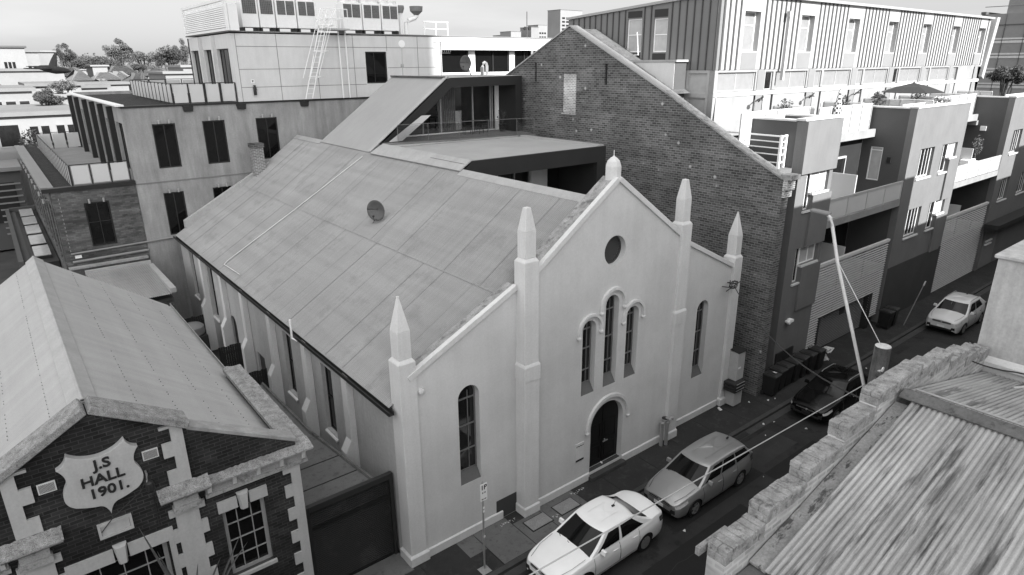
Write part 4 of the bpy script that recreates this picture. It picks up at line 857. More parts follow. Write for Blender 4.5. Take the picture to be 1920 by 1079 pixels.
# side return of the parapet (thick, lichen on top)
for xa, xb in ((-3.1, -2.58), (sym(-2.58), sym(-3.1))):
    f = MB(); f.box(xa+.06, xb-.06, .36, 5.55, 4.7, 5.29); o = f.build('parapet_return', BRICKH, ha)
    f = MB(); rows = []
    for i in range(5): rows.append([(xa+(xb-xa)*i/4, YH+.2+5.4*j/40, 5.40+.03*math.sin(i*1.5)+random.uniform(-.015, .02)) for j in range(41)])
    rows = [[(p[0], p[1], 5.28) for p in rows[0]]]+rows+[[(p[0], p[1], 5.28) for p in rows[-1]]]
    f.grid(rows); f.build('lichen_top', LICHEN2, o)
# raked gable coping (flat stone with lichen)
for s in (1, -1):
    f = MB(); x1 = -5.22 if s > 0 else sym(-5.22); L = Vector((x1-HX, 0, 6.90-7.86)); n = Vector((-L.z, 0, L.x)).normalized(); n = n if n.z > 0 else -n
    a = Vector((HX, -.20, 7.80)); f.prism([a, a+n*.17, a+n*.17+Vector((0, .62, 0)), a+Vector((0, .62, 0))], L); f.build('gable_coping', LICHEN2, ha, bev=.02)
    f = MB(); x2 = -2.95 if s > 0 else sym(-2.95); L = Vector((x2-x1, 0, 5.55-6.76)); n = Vector((-L.z, 0, L.x)).normalized(); n = n if n.z > 0 else -n
    a = Vector((x1, -.03, 6.74)); f.prism([a, a+n*.1, a+n*.1+Vector((0, .40, 0)), a+Vector((0, .40, 0))], L); f.build('gable_coping', CONC, ha, bev=.015)
# roof
EZ = 5.02
for s in (1, -1):
    xe = -2.96 if s > 0 else sym(-2.96)
    f = MB(); f.corr((HX, .34, 7.86), (HX, 13.5, 7.86), (xe, .34, EZ+.02), (xe, 13.9, EZ+.02), sub=5, amp=.010); f.build('roof_slope', IRON2, ha, smooth=True)
    f = MB()
    for k in range(1, 5):
        t_ = k/5+.05*s
        for j in range(60):
            y = .5+13*(j+random.uniform(-.2, .2))/60
            if random.random() < .35: continue
            x = HX+(xe-HX)*t_; z = 7.86+(EZ+.02-7.86)*t_+.016; f.box(x-.009, x+.009, y-.009, y+.009, z-.004, z+.010)
    tag(f.build('roof_screws', FLASHD, ha), kind='stuff')
f = MB(); f.prism([(HX-.26, .36, 7.72), (HX-.03, .36, 7.895), (HX+.03, .36, 7.895), (HX+.26, .36, 7.72), (HX, .36, 7.80)], (0, 13.2, 0)); f.tube([(HX, .36, 7.89), (HX, 13.56, 7.89)], .035, 8); f.build('ridge_capping', FLASH, ha)
f = MB(); f.prism([(-2.98, 5.62, 4.93), (-2.86, 5.62, 4.93), (-2.86, 5.62, 5.06), (-2.84, 5.62, 5.06), (-2.84, 5.62, 4.91), (-2.98, 5.62, 4.91)], (0, 8.4, 0)); f.build('gutter', STEEL, ha)
# shield with raised lettering
def bez(pts, n=10):
    o = []
    for p0, p1, p2 in pts:
        for k in range(n):
            t = k/n; o.append((p0[0]*(1-t)**2+2*p1[0]*t*(1-t)+p2[0]*t*t, p0[1]*(1-t)**2+2*p1[1]*t*(1-t)+p2[1]*t*t))
    return o
half = [((0, 6.83), (.30, 6.84), (.50, 7.04)), ((.50, 7.04), (.54, 6.84), (.71, 6.79)), ((.71, 6.79), (.56, 6.62), (.60, 6.42)), ((.60, 6.42), (.82, 6.05), (.55, 5.85)), ((.55, 5.85), (.30, 5.74), (.16, 5.72)), ((.16, 5.72), (.04, 5.68), (0, 5.46))]
hp = bez(half); sc = HX+.0
outl = [(sc+u, v) for u, v in hp]+[(sc, 5.46)]+[(sc-u, v) for u, v in hp[:0:-1]]
f = MB(); f.slab(outl, [], XZ, -.16, -.002); sh = f.build('shield', STONEW, ha, bev=.02, segs=2)
def text(s, size, mat_, parent, loc, name='lettering', ext=.02, rot=(R(90), 0, 0), bold=.0, al='CENTER', sx=1):
    c = bpy.data.curves.new(name, 'FONT'); c.body = s; c.size = size; c.extrude = ext; c.align_x = al; c.align_y = 'CENTER'; c.offset = bold; c.resolution_u = 3
    tmp = bpy.data.objects.new('tmp', c); COL.objects.link(tmp); bpy.context.view_layer.update()
    me = bpy.data.meshes.new_from_object(tmp.evaluated_get(bpy.context.evaluated_depsgraph_get()))
    bpy.data.objects.remove(tmp); bpy.data.curves.remove(c)
    M = Matrix.Translation(Vector(loc)-ORG[parent]) @ Matrix.Rotation(rot[2], 4, 'Z') @ Matrix.Rotation(rot[0], 4, 'X') @ Matrix.Scale(sx, 4, (1, 0, 0))
    me.transform(M); me.name = name; me.materials.clear(); me.materials.append(mat_)
    o = bpy.data.objects.new(name, me); COL.objects.link(o); o.parent = parent; ORG[o] = ORG[parent]; return o
for s_, z_, dx in (('J.S', 6.66, .04), ('HALL', 6.34, .0), ('1901.', 6.04, .06)): text(s_, .30, INK, sh, (sc+dx, -.172, z_), ext=.014, bold=.007, sx=1.08)
# vents, plaque, lintels, keystones
f = MB()
for x in (-7.79, sym(-7.79)):
    f.box(x-.15, x+.15, -.03, -.002, 6.33, 6.55); f.nxt()
o = f.build('wall_vent', CONCL, ha)
m_, n_, b_ = newmat('vent_mesh'); v_ = wallvec(n_); c_ = n_.nodes.new('ShaderNodeTexChecker'); c_.inputs['Scale'].default_value = 60; c_.inputs[1].default_value = g3(.05); c_.inputs[2].default_value = g3(.4); n_.links.new(v_, c_.inputs[0]); n_.links.new(c_.outputs[0], b_.inputs[0])
f = MB()
for x in (-7.79, sym(-7.79)): f.box(x-.13, x+.13, -.034, -.031, 6.35, 6.53); f.nxt()
f.build('grille', m_, o)
f = MB(); f.slab(rect(-7.18, -6.55, 4.88, 5.23), [rect(-7.13, -6.60, 4.93, 5.18)], XZ, -.07, -.002); f.slab(rect(-7.125, -6.605, 4.935, 5.175), [], XZ, -.035, -.003); f.build('blank_plaque', STONEW, ha)
def lintel(x0, x1, z0, z1, k):
    f = MB(); f.box(x0, k-.14, -.06, -.002, z0, z1); f.nxt(); f.box(k+.14, x1, -.06, -.002, z0, z1); o = f.build('lintel', STONEW, ha)
    f = MB(); f.add([(k-.13, -.06, z1+.08), (k+.13, -.06, z1+.08), (k+.085, -.06, z0-.08), (k-.085, -.06, z0-.08), (k-.09, -.15, z1+.05), (k+.09, -.15, z1+.05), (k+.055, -.15, z0-.05), (k-.055, -.15, z0-.05), (k-.13, -.002, z1+.08), (k+.13, -.002, z1+.08), (k+.085, -.002, z0-.08), (k-.085, -.002, z0-.08)], [(4, 5, 6, 7), (0, 1, 5, 4), (1, 2, 6, 5), (2, 3, 7, 6), (3, 0, 4, 7), (8, 9, 1, 0), (9, 10, 2, 1), (10, 11, 3, 2), (11, 8, 0, 3), (8, 11, 10, 9)]); f.build('keystone', STONEW, o)
lintel(-4.9, -3.77, 4.385, 4.68, -4.33); lintel(-7.88, -5.86, 4.23, 4.54, HX); lintel(sym(-3.77), sym(-4.9), 4.385, 4.68, sym(-4.33))
f = MB(); f.box(-5.98, -5.86, -.06, -.002, 2.2, 4.228); f.nxt(); f.box(-7.88, -7.77, -.06, -.002, 2.2, 4.228); f.build('window_surround', STONEW, ha)
# lamp and loose cable on the wall
t = thing('flood_lamp', 'small dark flood lamp on the hall wall right of the shield', 'lamp', (-6.1, -.1, 5.75))
f = MB(); f.tube([(-6.13, -.02, 6.1), (-6.13, -.18, 6.1), (-6.16, -.2, 5.9)], .02, 6); f.build('arm', STEEL, t); f = MB(); f.lathe((-6.12, -.25, 5.72), [(.07, 0), (.09, .05), (.08, .2), (.03, .24)], 10); f.build('head', DARK, t)
f = MB(); f.tube([(-6.15, -.19, 6.0), (-6.3, -.19, 5.75), (-6.6, -.175, 5.55), (-6.84, -.175, 5.4), (-7.0, -.10, 5.2), (-7.12, -.06, 5.05)], .010, 5); f.tube([(-6.1, -.2, 5.7), (-6.08, -.05, 5.3), (-6.1, -.05, 4.7)], .009, 5); tag(f.build('loose_cable', WIRE), 'thin black cable hanging below the shield on the hall', 'cable')
# yucca in front of the hall: only its blades reach into the picture
t = thing('yucca_plant', 'tall yucca with long stiff blades in front of the hall windows', 'plant', (-5.9, -1.1, 0))
f = MB(); f.tube([(-5.9, -1.1, 0), (-5.85, -1.0, 2.3)], [.13, .08], 8); f.build('trunk', BARK, t)
def blade(f, a, b, w, sag=.10):
    a, b = Vector(a), Vector(b); d = (b-a); s = d.cross(Vector((0, 1, .3))).normalized()*w; rows = []
    for k in range(9):
        u = k/8; c = a+d*u+Vector((0, 0, sag*math.sin(u*3.14))); ww_ = (1-u**2.5)*.9+.05; rows.append([c-s*ww_, c+Vector((0, .02, -.015))*ww_, c+s*ww_])
    f.grid(rows)
f = MB(); TIP = [(-6.52, -.8, 5.35), (-6.30, -.8, 4.62), (-4.55, -.8, 3.92), (-4.66, -.8, 4.22), (-5.15, -.8, 3.82), (-5.62, -.85, 3.95), (-7.0, -1.2, 3.4), (-6.9, -1.5, 3.0), (-5.4, -1.6, 3.2), (-6.2, -1.9, 3.1), (-4.9, -1.2, 3.3)]
for q in TIP: blade(f, (-5.85+random.uniform(-.05, .05), -1.0, 2.2), q, .045, .22 if q[2] < 4 else .05)
f.build('foliage', TREEL, t)

# ------------------------------------------------------------------ garage between hall and church
t = thing('garage', 'flat roofed garage with dark roller shutter between hall and church', 'garage', (-1.4, 2.6, 0))
f = MB(); f.box(-2.66, -2.56, .8, .95, 0, 2.9); f.box(-.16, -.04, .8, .95, 0, 2.9); f.box(-2.555, -.165, .8, .95, 2.72, 2.9); f.build('frame', FASCIA, t)
f = MB(); rows = []
k = 0; z = .1
while z < 2.70: rows += [[(-2.55, .87, z), (-.165, .87, z)], [(-2.55, .845, z+.02), (-.165, .845, z+.02)], [(-2.55, .845, z+.045), (-.165, .845, z+.045)], [(-2.55, .87, z+.062), (-.165, .87, z+.062)]]; z += .066
f.grid(rows); f.box(-2.55, -.165, .83, .9, .03, .1); f.box(-2.55, -.165, .82, .84, 2.12, 2.22); f.build('roller_shutter', SHUT, t)
f = MB(); f.prism([(-2.62, .96, 2.76), (-.62, .96, 2.76), (-1.0, 4.6, 2.76), (-1.1, 9.0, 2.76), (-2.62, 9.0, 2.76)], (0, 0, .06)); f.build('roof', PAVEL, t)
f = MB(); f.tube([(-.60, .96, 2.84), (-1.0, 4.6, 2.84), (-1.08, 9, 2.84)], .06, 6); f.build('roof_kerb', FLASHD, t)
f = MB()
for y in (1.7, 2.75): f.box(-2.62, -.75, y-.015, y+.015, 2.823, 2.835); f.nxt()
f.build('roof_joint', BLACK, t)
f = MB(); f.box(-1.06, -.98, 4.6, 9, 0, 2.7); f.build('side_wall', CONC, t)
# alley clutter
t = thing('dark_drum', 'black wrapped drum in the gap at the foot of the front buttress', 'drum', (-.35, 2.7, 0))
f = MB(); f.lathe((-.33, 2.75, 0), [(.28, 0), (.3, .2), (.31, 1.3), (.2, 1.75), (.05, 1.85)], 10); f.build('body', BLACK, t, smooth=True); f = MB(); f.lathe((-.33, 2.75, 1.2), [(.325, 0), (.325, .06)], 10); f.build('band', DARK, t)
for (x0, x1, y, h, lab) in ((-1.0, .0, 15.6, 1.95, 'dark timber fence across the alley, nearer the arched side door'), (-.95, 0, 12.0, 2.0, 'dark timber fence across the alley at the small side door'), (-2.9, -.4, 20.4, 2.0, 'dark timber fence behind the water tank in the alley')):
    t = thing('timber_fence', lab, 'fence', ((x0+x1)/2, y, 0), group='fences across the alley')
    f = MB(); x = x0
    while x < x1-.01: f.box(x, min(x+.1, x1)-.008, y, y+.02+.01*random.random(), 0, h+random.uniform(-.03, .03)); x += .1
    f.build('boards', FENCE, t); f = MB(); f.box(x0, x1, y+.035, y+.08, .4, .5); f.nxt(); f.box(x0, x1, y+.035, y+.08, h-.4, h-.3); f.build('rail', FENCE, t)
t = thing('water_tank', 'round grey tank with lid on a stand behind the hall', 'tank', (-1.3, 19.0, 0))
f = MB(); f.box(-1.85, -.75, 18.4, 19.6, 0, 1.6); f.build('stand', FENCE, t); f = MB(); f.lathe((-1.3, 19, 1.61), [(.5, 0), (.55, .05), (.55, .4), (.45, .5), (.1, .55)], 20); f.build('vessel', CITYG, t, smooth=True)
t = thing('lean_to_shed', 'low brick shed with pale corrugated lean-to roof behind the hall', 'shed', (-3.0, 22.5, 0))
f = MB(); f.box(-4.6, -1.7, 19.9, 25.4, 0, 3.4); f.build('wall', BRICKA, t)
f = MB(); f.corr((-4.75, 24.6, 4.05), (-1.85, 24.6, 4.05), (-4.4, 19.4, 3.75), (-1.75, 19.4, 3.75), pitch=.1, amp=.014); f.build('roof', IRON, t, smooth=True)
f = MB(); f.box(-1.86, -1.6, 19.4, 24.7, 3.8, 4.02); f.nxt(); f.box(-4.75, -1.7, 24.62, 24.8, 3.9, 4.2); f.build('edge_flashing', FLASH, t)
t = tag(MB().box(-1.2, -.5, 17.2, 18.2, 0, .5).box(-1.15, -.55, 17.25, 18.15, .502, .56).build('alley_crate', FENCE), 'dark low crate on the alley floor by the far windows', 'crate')
# ------------------------------------------------------------------ concrete office building behind the church
cb = thing('concrete_office', 'long concrete office behind the church with pale panelled top storey', 'office building', (12, 30, 0))
YC = 26.0
lw = [(-.2, .95, 8.85, 11.22), (2.35, 3.55, 8.85, 11.25), (5.3, 6.55, 8.85, 11.25), (-.25, .8, 5.1, 7.5), (2.35, 3.4, 5.1, 7.5)]
f = MB(); f.slab(rect(-1.5, 31, 0, 12.1), [rect(*w) for w in lw], XZ, YC, YC+.3); f.build('front_wall', CONC, cb)
for w in lw: window(cb, 'y', YC, -1, *w, rec=.05, fw=.07, mu=(.5,), fm=DARK, gm=GLASSD, bar=.06)
f = MB()
for w in lw:
    for u in (.28, .72):
        x = w[0]+(w[1]-w[0])*u; f.tube([(x, YC-.002, w[3]+.12), (x, YC-.22, w[3]+.16)], .03, 6); f.lathe((x, YC-.24, w[3]+.02), [(.06, 0), (.06, .2)], 8); f.nxt()
f.build('wall_lamp', STEEL, cb)
f = MB(); f.box(-1.52, 31, YC-.03, YC-.002, 8.10, 8.16); f.build('joint', CITYG, cb)
f = MB(); f.box(-1.55, 31, YC-.06, YC+.3, 12.102, 12.2); f.build('roof_edge', DARK, cb)
for x in (1.5, 4.35, 8.1): f = MB(); f.prism([(x, YC-.12, 11.8), (x+.45, YC-.12, 11.8), (x+.5, YC-.12, 12.09), (x-.05, YC-.12, 12.09)], (0, .115, 0)); f.box(x+.1, x+.35, YC-.128, YC-.121, 11.87, 11.92); f.build('rainwater_head', DARK, cb)
# left face with fins
fy = [29.1, 32.55, 35.95, 39.5, 43.9, 47.85]
fh = []
for a, b in zip([26.2]+fy[:-1], fy): fh.append((a+.35, b-.45, 8.75, 11.3))
f = MB(); f.slab(rect(26.3, 48.2, 0, 12.1), [rect(*h) for h in fh], YZ, -1.5, -1.2); f.build('side_wall', CONC, cb)
for h in fh: window(cb, 'x', -1.5, -1, *h, rec=.15, fw=.07, mu=(.25, .5, .75), fm=DARK, gm=GLASSD)
for y in fy: f = MB(); f.box(-1.78, -1.502, y-.16, y+.16, 8.2, 12.08); f.build('fin', DARK, cb)
f = MB(); f.box(-1.75, -1.35, 25.9, 48.2, 12.202, 12.28); f.build('parapet_cap', WHITEM, cb)
f = MB(); f.box(-1.34, 30.5, 26.35, 48, 11.9, 12.08); f.build('gravel_roof', GRAVEL, cb)
f = MB(); f.box(-1.3, 30.5, 47.9, 48.2, 0, 12.3); f.build('rear_wall', CONC, cb)
# top storey
tw = [(12.65, 14.15, 13.02, 14.95)]
f = MB(); f.slab([(4.5, 12.2), (31, 12.2), (31, 15.95), (4.5, 15.88)], [rect(*w) for w in tw]+[rect(18.4, 26.9, 12.9, 15.1)], XZ, YC-.004, YC+.3); f.build('top_storey_front', CONCL, cb)
window(cb, 'y', YC, -1, *tw[0], rec=.06, fw=.08, mu=(.42,), fm=DARK, gm=GLASSD)
f = MB(); f.box(18.4, 26.9, YC+.6, YC+.7, 12.9, 15.1); rw = f.build('recessed_glazing', GLASSD, cb)
for x, w, mm in [(18.7, .08, DARK), (20.9, .08, DARK), (21.3, .55, WHITEM), (23.2, .08, DARK), (24.6, .08, DARK), (25.0, .5, WHITEM), (26.2, .08, DARK)]: f = MB(); f.box(x-w/2, x+w/2, YC+.52, YC+.598, 12.9, 15.1); f.build('mullion', mm, rw)
f = MB(); f.box(18.41, 26.89, YC+.1, YC+.12, 12.9, 13.6); f.build('balcony_screen', CONCL, cb)
f = MB()
for x, z0, z1 in [(7.05, 12.2, 15.9), (9.4, 12.2, 13.95), (11.85, 12.2, 15.9), (14.2, 12.2, 13.0), (14.2, 15, 15.9), (16.5, 12.2, 15.9), (18.35, 12.2, 15.9), (20.6, 15.15, 15.9), (22.6, 15.15, 15.9), (24.6, 15.15, 15.9), (4.75, 12.2, 15.9)]: f.box(x-.015, x+.015, YC-.012, YC-.005, z0, z1)
for z, a, b in [(15.2, 4.75, 18.3), (13.97, 4.75, 12.6), (13.97, 14.2, 18.3), (12.98, 4.75, 12.6)]: f.box(a, b, YC-.011, YC-.005, z-.015, z+.015)
f.build('panel_joints', CITYG, cb)
t3 = [(25.65+1, 29.0, 13.0, 15.1), (29.5, 31.8, 13.0, 15.1), (32.5, 34.9, 13.0, 15.1)]
f = MB(); f.slab(rect(26.3, 35.4, 12.2, 15.88), [rect(*w) for w in t3], YZ, 4.5, 4.8); f.nxt(); f.box(4.5, 31, 35.1, 35.4, 12.2, 15.88); f.build('top_storey_side', CONCL, cb)
for w in t3: window(cb, 'x', 4.5, -1, *w, rec=.18, fw=.07, mu=(.35, .7), fm=DARK, gm=GLASS)
for y in (29.25, 32.15): f = MB(); f.box(4.3, 4.498, y-.12, y+.12, 12.3, 15.85); f.build('fin', CONCL, cb)
f = MB(); f.box(4.42, 31, YC-.06, 35.4, 15.955, 16.02); f.build('top_roof', CITYG, cb)
# terrace balustrades
def balus(par, p, q, z0, h, n, door=None):
    L = Vector((q[0]-p[0], q[1]-p[1], 0)); nn = Vector((-L.y, L.x, 0)).normalized()*.02; up = Vector((0, 0, h))
    f = MB(); a = Vector((p[0], p[1], z0+h)); f.prism([a-nn, a+nn, a+nn+Vector((0, 0, .04)), a-nn+Vector((0, 0, .04))], L); o = f.build('balustrade', DARK, par)
    for k in range(n+1):
        c = Vector((p[0], p[1], z0))+L*(k/n); w = .03 if k not in (door or ()) else .06; f = MB(); f.box(c.x-w, c.x+w, c.y-w, c.y+w, z0, z0+h-.003); f.build('post', DARK, o)
    for k in range(n):
        a = Vector((p[0], p[1], z0+.06))+L*(k/n)+L.normalized()*.07; f = MB(); f.prism([a-nn*.5, a+nn*.5, a+nn*.5+up*.9, a-nn*.5+up*.9], L/n-L.normalized()*.14); f.build('panel', FROST, o)
    return o
balus(cb, (1.1, 26.15), (4.45, 26.15), 12.2, 1.05, 4, (2, 3)); balus(cb, (1.1, 26.25), (1.5, 40.4), 12.2, 1.05, 12); balus(cb, (1.6, 40.4), (7, 40.4), 12.2, 1.05, 5)
# things on it
t = thing('plant_screen', 'white louvred screen box on the top left corner of the office roof', 'plant screen', (4.6, 30, 16.02))
f = MB(); f.box(4.35, 4.48, 25.75, 35.2, 16.02, 16.15); f.box(4.35, 4.48, 25.75, 35.2, 17.55, 17.7); f.box(4.35, 4.48, 25.75, 26.0, 16.152, 17.548); f.box(4.35, 4.48, 34.9, 35.2, 16.152, 17.548); f.box(4.5, 5.0, 25.75, 25.9, 16.02, 17.4); f.build('frame', WHITEM, t)
f = MB(); z = 16.2
while z < 17.5: f.prism([(4.37, 26.01, z), (4.40, 26.01, z+.085), (4.41, 26.01, z+.085), (4.38, 26.01, z)], (0, 8.88, 0)); z += .105
f.build('louvre_blades', WHITEM, t)
f = MB(); f.box(4.52, 4.9, 26, 35, 16.02, 17.3); f.build('backing', WHITEM, t)
def acunit(x, w, lab, g2):
    t = thing('air_conditioner', lab, 'air conditioner', (x+w/2, 27, 16.02), group='air conditioners along the office roof')
    f = MB(); f.box(x+.02, x+w-.02, 26.62, 27.5, 16.25, 17.85); c = f.build('casing', WHITEM, t, bev=.02)
    f = MB(); f.box(x+.05, x+.15, 26.64, 27.45, 16.02, 16.249); f.nxt(); f.box(x+w-.15, x+w-.05, 26.64, 27.45, 16.02, 16.249); f.build('feet', DARK, t)
    n = 2 if g2 else 1; ww_ = (w-.24-.06*(n-1))/n
    for k in range(n):
        a = x+.12+k*(ww_+.06); f = MB(); f.box(a, a+ww_, 26.605, 26.619, 16.98, 17.74); o = f.build('grille', FLASHD, c)
        f = MB()
        for j in range(1, 7): f.box(a+ww_*j/7-.01, a+ww_*j/7+.01, 26.595, 26.604, 16.98, 17.74)
        for j in range(1, 8): f.box(a, a+ww_, 26.597, 26.603, 16.98+.095*j-.006, 16.98+.095*j+.006)
        f.build('bars', CITYG, o)
        f = MB(); f.lathe((a+ww_/2, 27.05, 17.855), [(.36 if w > 1.1 else .3, 0), (.40 if w > 1.1 else .33, .22), (.36 if w > 1.1 else .3, .22), (.3 if w > 1.1 else .25, .05)], 18); f.build('fan_shroud', WHITEM, c)
for x, w, g2, lab in [(5.45, 1.0, 0, 'white air conditioner right behind the louvred screen box, first of the row'), (6.46, .95, 0, 'white air conditioner, second from the louvred screen box'), (7.44, 1.25, 1, 'wide white air conditioner, third from the louvred screen box'), (8.72, 1.22, 1, 'wide white air conditioner just left of the roof ladder'), (11.6, 1.35, 1, 'wide white air conditioner just right of the roof ladder'), (12.98, 1.3, 1, 'wide white air conditioner between two others right of the ladder'), (14.31, 1.28, 1, 'rightmost wide white air conditioner beside the exhaust duct')]: acunit(x, w, lab, g2)
t = thing('exhaust_duct', 'white exhaust ducts with a round bowl cap at the end of the air conditioners', 'duct', (16.4, 27, 16.02))
f = MB(); f.tube([(15.9, 27, 16.02), (15.9, 27, 17.5)], .12, 10); f.tube([(16.3, 27, 16.02), (16.3, 27, 16.8), (16.5, 27, 16.95), (17.0, 27, 17.1), (17.2, 27, 17.3)], .14, 10); f.build('pipe', WHITEM, t, smooth=True)
f = MB(); f.lathe((17.15, 27, 17.3), [(.15, 0), (.42, .25), (.45, .55), (.38, .55), (.2, .2)], 18); f.lathe((15.9, 27, 17.4), [(.2, 0), (.3, .3), (.26, .45)], 14); f.build('cap', CITYG, t, smooth=True)
t = thing('roof_guard_rail', 'thin white guard rail on the office roof right of the ducts', 'railing', (18.2, 26.5, 16.02))
f = MB(); f.tube([(17.4, 26.6, 16.9), (19.4, 26.6, 16.9)], .03, 6); f.tube([(17.4, 26.6, 16.45), (19.4, 26.6, 16.45)], .025, 6); f.build('rail', WHITEM, t)
for x in (17.5, 18.4, 19.35): f = MB(); f.tube([(x, 26.6, 16.02), (x, 26.6, 16.92)], .03, 6); f.build('post', WHITEM, t)
t = thing('roof_ladder', 'white caged steel ladder with platform leaning on the office wall', 'ladder', (9.3, 25.6, 12.2))
A_ = Vector((8.2, 25.3, 12.25)); B_ = Vector((9.75, 25.5, 17.0)); dx = Vector((.42, 0, 0))
for o_ in (Vector((0, 0, 0)), dx): f = MB(); f.tube([A_+o_, B_+o_], .035, 6); f.build('stile', WHITEM, t)
f = MB()
for k in range(1, 16): p = A_.lerp(B_, k/16); f.tube([p, p+dx], .018, 5); f.nxt()
f.build('rung', WHITEM, t)
f = MB()
for o_ in (Vector((-.25, -.55, 1.2)), Vector((.05, -.75, 1.1)), Vector((.40, -.75, 1.1)), Vector((.7, -.5, 1.2))): f.tube([A_+o_, B_+o_+Vector((0, 0, -.9))], .02, 5)
for k in (.25, .55, .85):
    p = A_.lerp(B_, k); f.tube([p, p+Vector((-.25, -.55, .1)), p+Vector((.05, -.75, .1)), p+Vector((.4, -.75, .1)), p+Vector((.7, -.5, .1)), p+dx], .022, 5)
f.build('cage', WHITEM, t)
f = MB(); f.box(9.75, 11.4, 25.3, 26.5, 16.15, 16.25); f.build('platform', GREYM, t)
f = MB()
for x in (9.8, 10.6, 11.35):
    for y in (25.35, 26.45): f.nxt(); f.tube([(x, y, 16.25), (x, y, 17.35)], .025, 5)
for z in (16.8, 17.33):
    for y in (25.35, 26.45): f.nxt(); f.tube([(9.8, y, z), (11.35, y, z)], .025, 5)
f.build('guard_rail', WHITEM, t)
for x in (10.85, 11.3): f = MB(); f.tube([(x, 25.8, 12.2), (x, 25.8, 16.15)], .04, 6); f.build('leg', WHITEM, t)
t = thing('fire_extinguisher', 'fire extinguisher on the pale office wall above the terrace', 'fire extinguisher', (5.45, 25.85, 12.6))
f = MB(); f.lathe((5.45, 25.88, 12.55), [(.08, 0), (.09, .05), (.09, .42), (.04, .5)], 12); f.build('cylinder', FASCIA, t, smooth=True); f = MB(); f.box(5.40, 5.5, 25.8, 25.94, 13.03, 13.1); f.tube([(5.5, 25.85, 13.05), (5.56, 25.82, 12.8)], .012, 4); f.build('handle', DARK, t)
f = MB(); f.box(5.32, 5.52, 25.98, 25.99, 13.2, 13.4); sgn = thing('extinguisher_sign', 'small white sign above the fire extinguisher', 'sign', (5.42, 25.98, 13.2)); f.build('plate', WHITEM, sgn); f = MB(); f.prism([(5.36, 25.972, 13.36), (5.48, 25.972, 13.36), (5.42, 25.972, 13.25)], (0, .006, 0)); f.build('symbol', INK, sgn)

# ------------------------------------------------------------------ brick annex with terrace
an = thing('brick_annex', 'banded brick annex with frosted glass terrace left of the concrete office', 'brick building', (-3.5, 37, 0))
f = MB(); f.slab(rect(-5.35, -1.52, 0, 8.15), [rect(-4.05, -2.9, 5.1, 7.45)], XZ, YC-.05, YC+.25); f.build('front_wall', BRICKA, an)
window(an, 'y', YC-.05, -1, -4.05, -2.9, 5.1, 7.45, rec=.06, fw=.07, mu=(.5,), mv=(.55,), fm=DARK, gm=GLASS)
f = MB()
for x in (-3.8, -3.15): f.tube([(x, YC-.06, 7.6), (x, YC-.25, 7.62)], .03, 6); f.lathe((x, YC-.27, 7.45), [(.05, 0), (.05, .22)], 8); f.nxt()
f.build('wall_lamp', STEEL, an)
lh = [(27+2.7*k, 28.7+2.7*k, 4.2, 7.3) for k in range(8)]
f = MB(); f.slab(rect(26.22, 50.5, 0, 8.15), [rect(*h) for h in lh], YZ, -5.4, -5.1); f.build('side_wall', BRICKA, an)
for h in lh: window(an, 'x', -5.4, -1, *h, rec=.12, fw=.06, mu=(.5,), fm=DARK, gm=GLASSD)
f = MB()
for k in range(8): f.tube([(-5.4, 27.85+2.7*k, 7.5), (-5.62, 27.85+2.7*k, 7.55)], .035, 5); f.lathe((-5.64, 27.85+2.7*k, 7.35), [(.06, 0), (.06, .25)], 6); f.nxt()
f.build('wall_lamp', STEEL, an)
f = MB(); f.box(-5.7, -1.5, YC-.12, YC+.3, 8.152, 8.36); f.build('roof_edge', DARK, an)
f = MB(); f.box(-5.72, -5.42, 26.31, 50.5, 8.2, 8.38); f.nxt(); f.box(-5.418, -5.15, 26.31, 50.5, 8.2, 8.36); f.build('parapet_cap', CITYW, an)
f = MB(); f.box(-5.14, -4.3, 26.31, 50.3, 8.0, 8.18); f.build('gravel_strip', GRAVEL, an)
f = MB(); f.box(-4.3, -1.52, 26.31, 50.3, 8.0, 8.2); f.build('terrace_floor', PAVER, an)
f = MB(); f.box(-5.4, -1.5, 50.3, 50.5, 0, 8.4); f.build('rear_wall', BRICKA, an)
balus(an, (-4.3, 26.2), (-1.65, 26.2), 8.37, 1.02, 3); balus(an, (-4.32, 26.3), (-4.32, 47.5), 8.2, 1.15, 20); balus(an, (-4.3, 47.6), (-1.55, 47.6), 8.2, 1.2, 3)
f = MB(); f.tube([(-5.1, YC-.15, 4.9), (-.15, YC-.1, 4.98)], .05, 6); f.nxt(); f.tube([(-5.1, YC-.12, 4.45), (-1.6, YC-.12, 4.5), (-1.5, YC-.2, 4.5)], .07, 6); f.build('pipe', CITYW, an)
f = MB(); f.box(-4.95, -4.65, YC-.08, YC-.052, 4.62, 4.78); f.build('notice_plate', WHITEM, an)
f = MB()
for k in range(14): f.box(-5.1, -5.06, YC-.06, YC-.051, 5.0+.21*k, 5.1+.21*k)
f.build('pale_marks', CITYW, an)
t = thing('boundary_wall', 'low dark brick wall at the foot of the annex behind the lean-to', 'wall', (-3.3, 25.4, 0))
f = MB(); f.box(-5.3, -1.7, 25.45, 25.75, 0, 4.15); f.build('wall', BRICKA, t); f = MB(); f.box(-5.35, -1.65, 25.42, 25.78, 4.152, 4.25); f.build('coping', CONC, t)
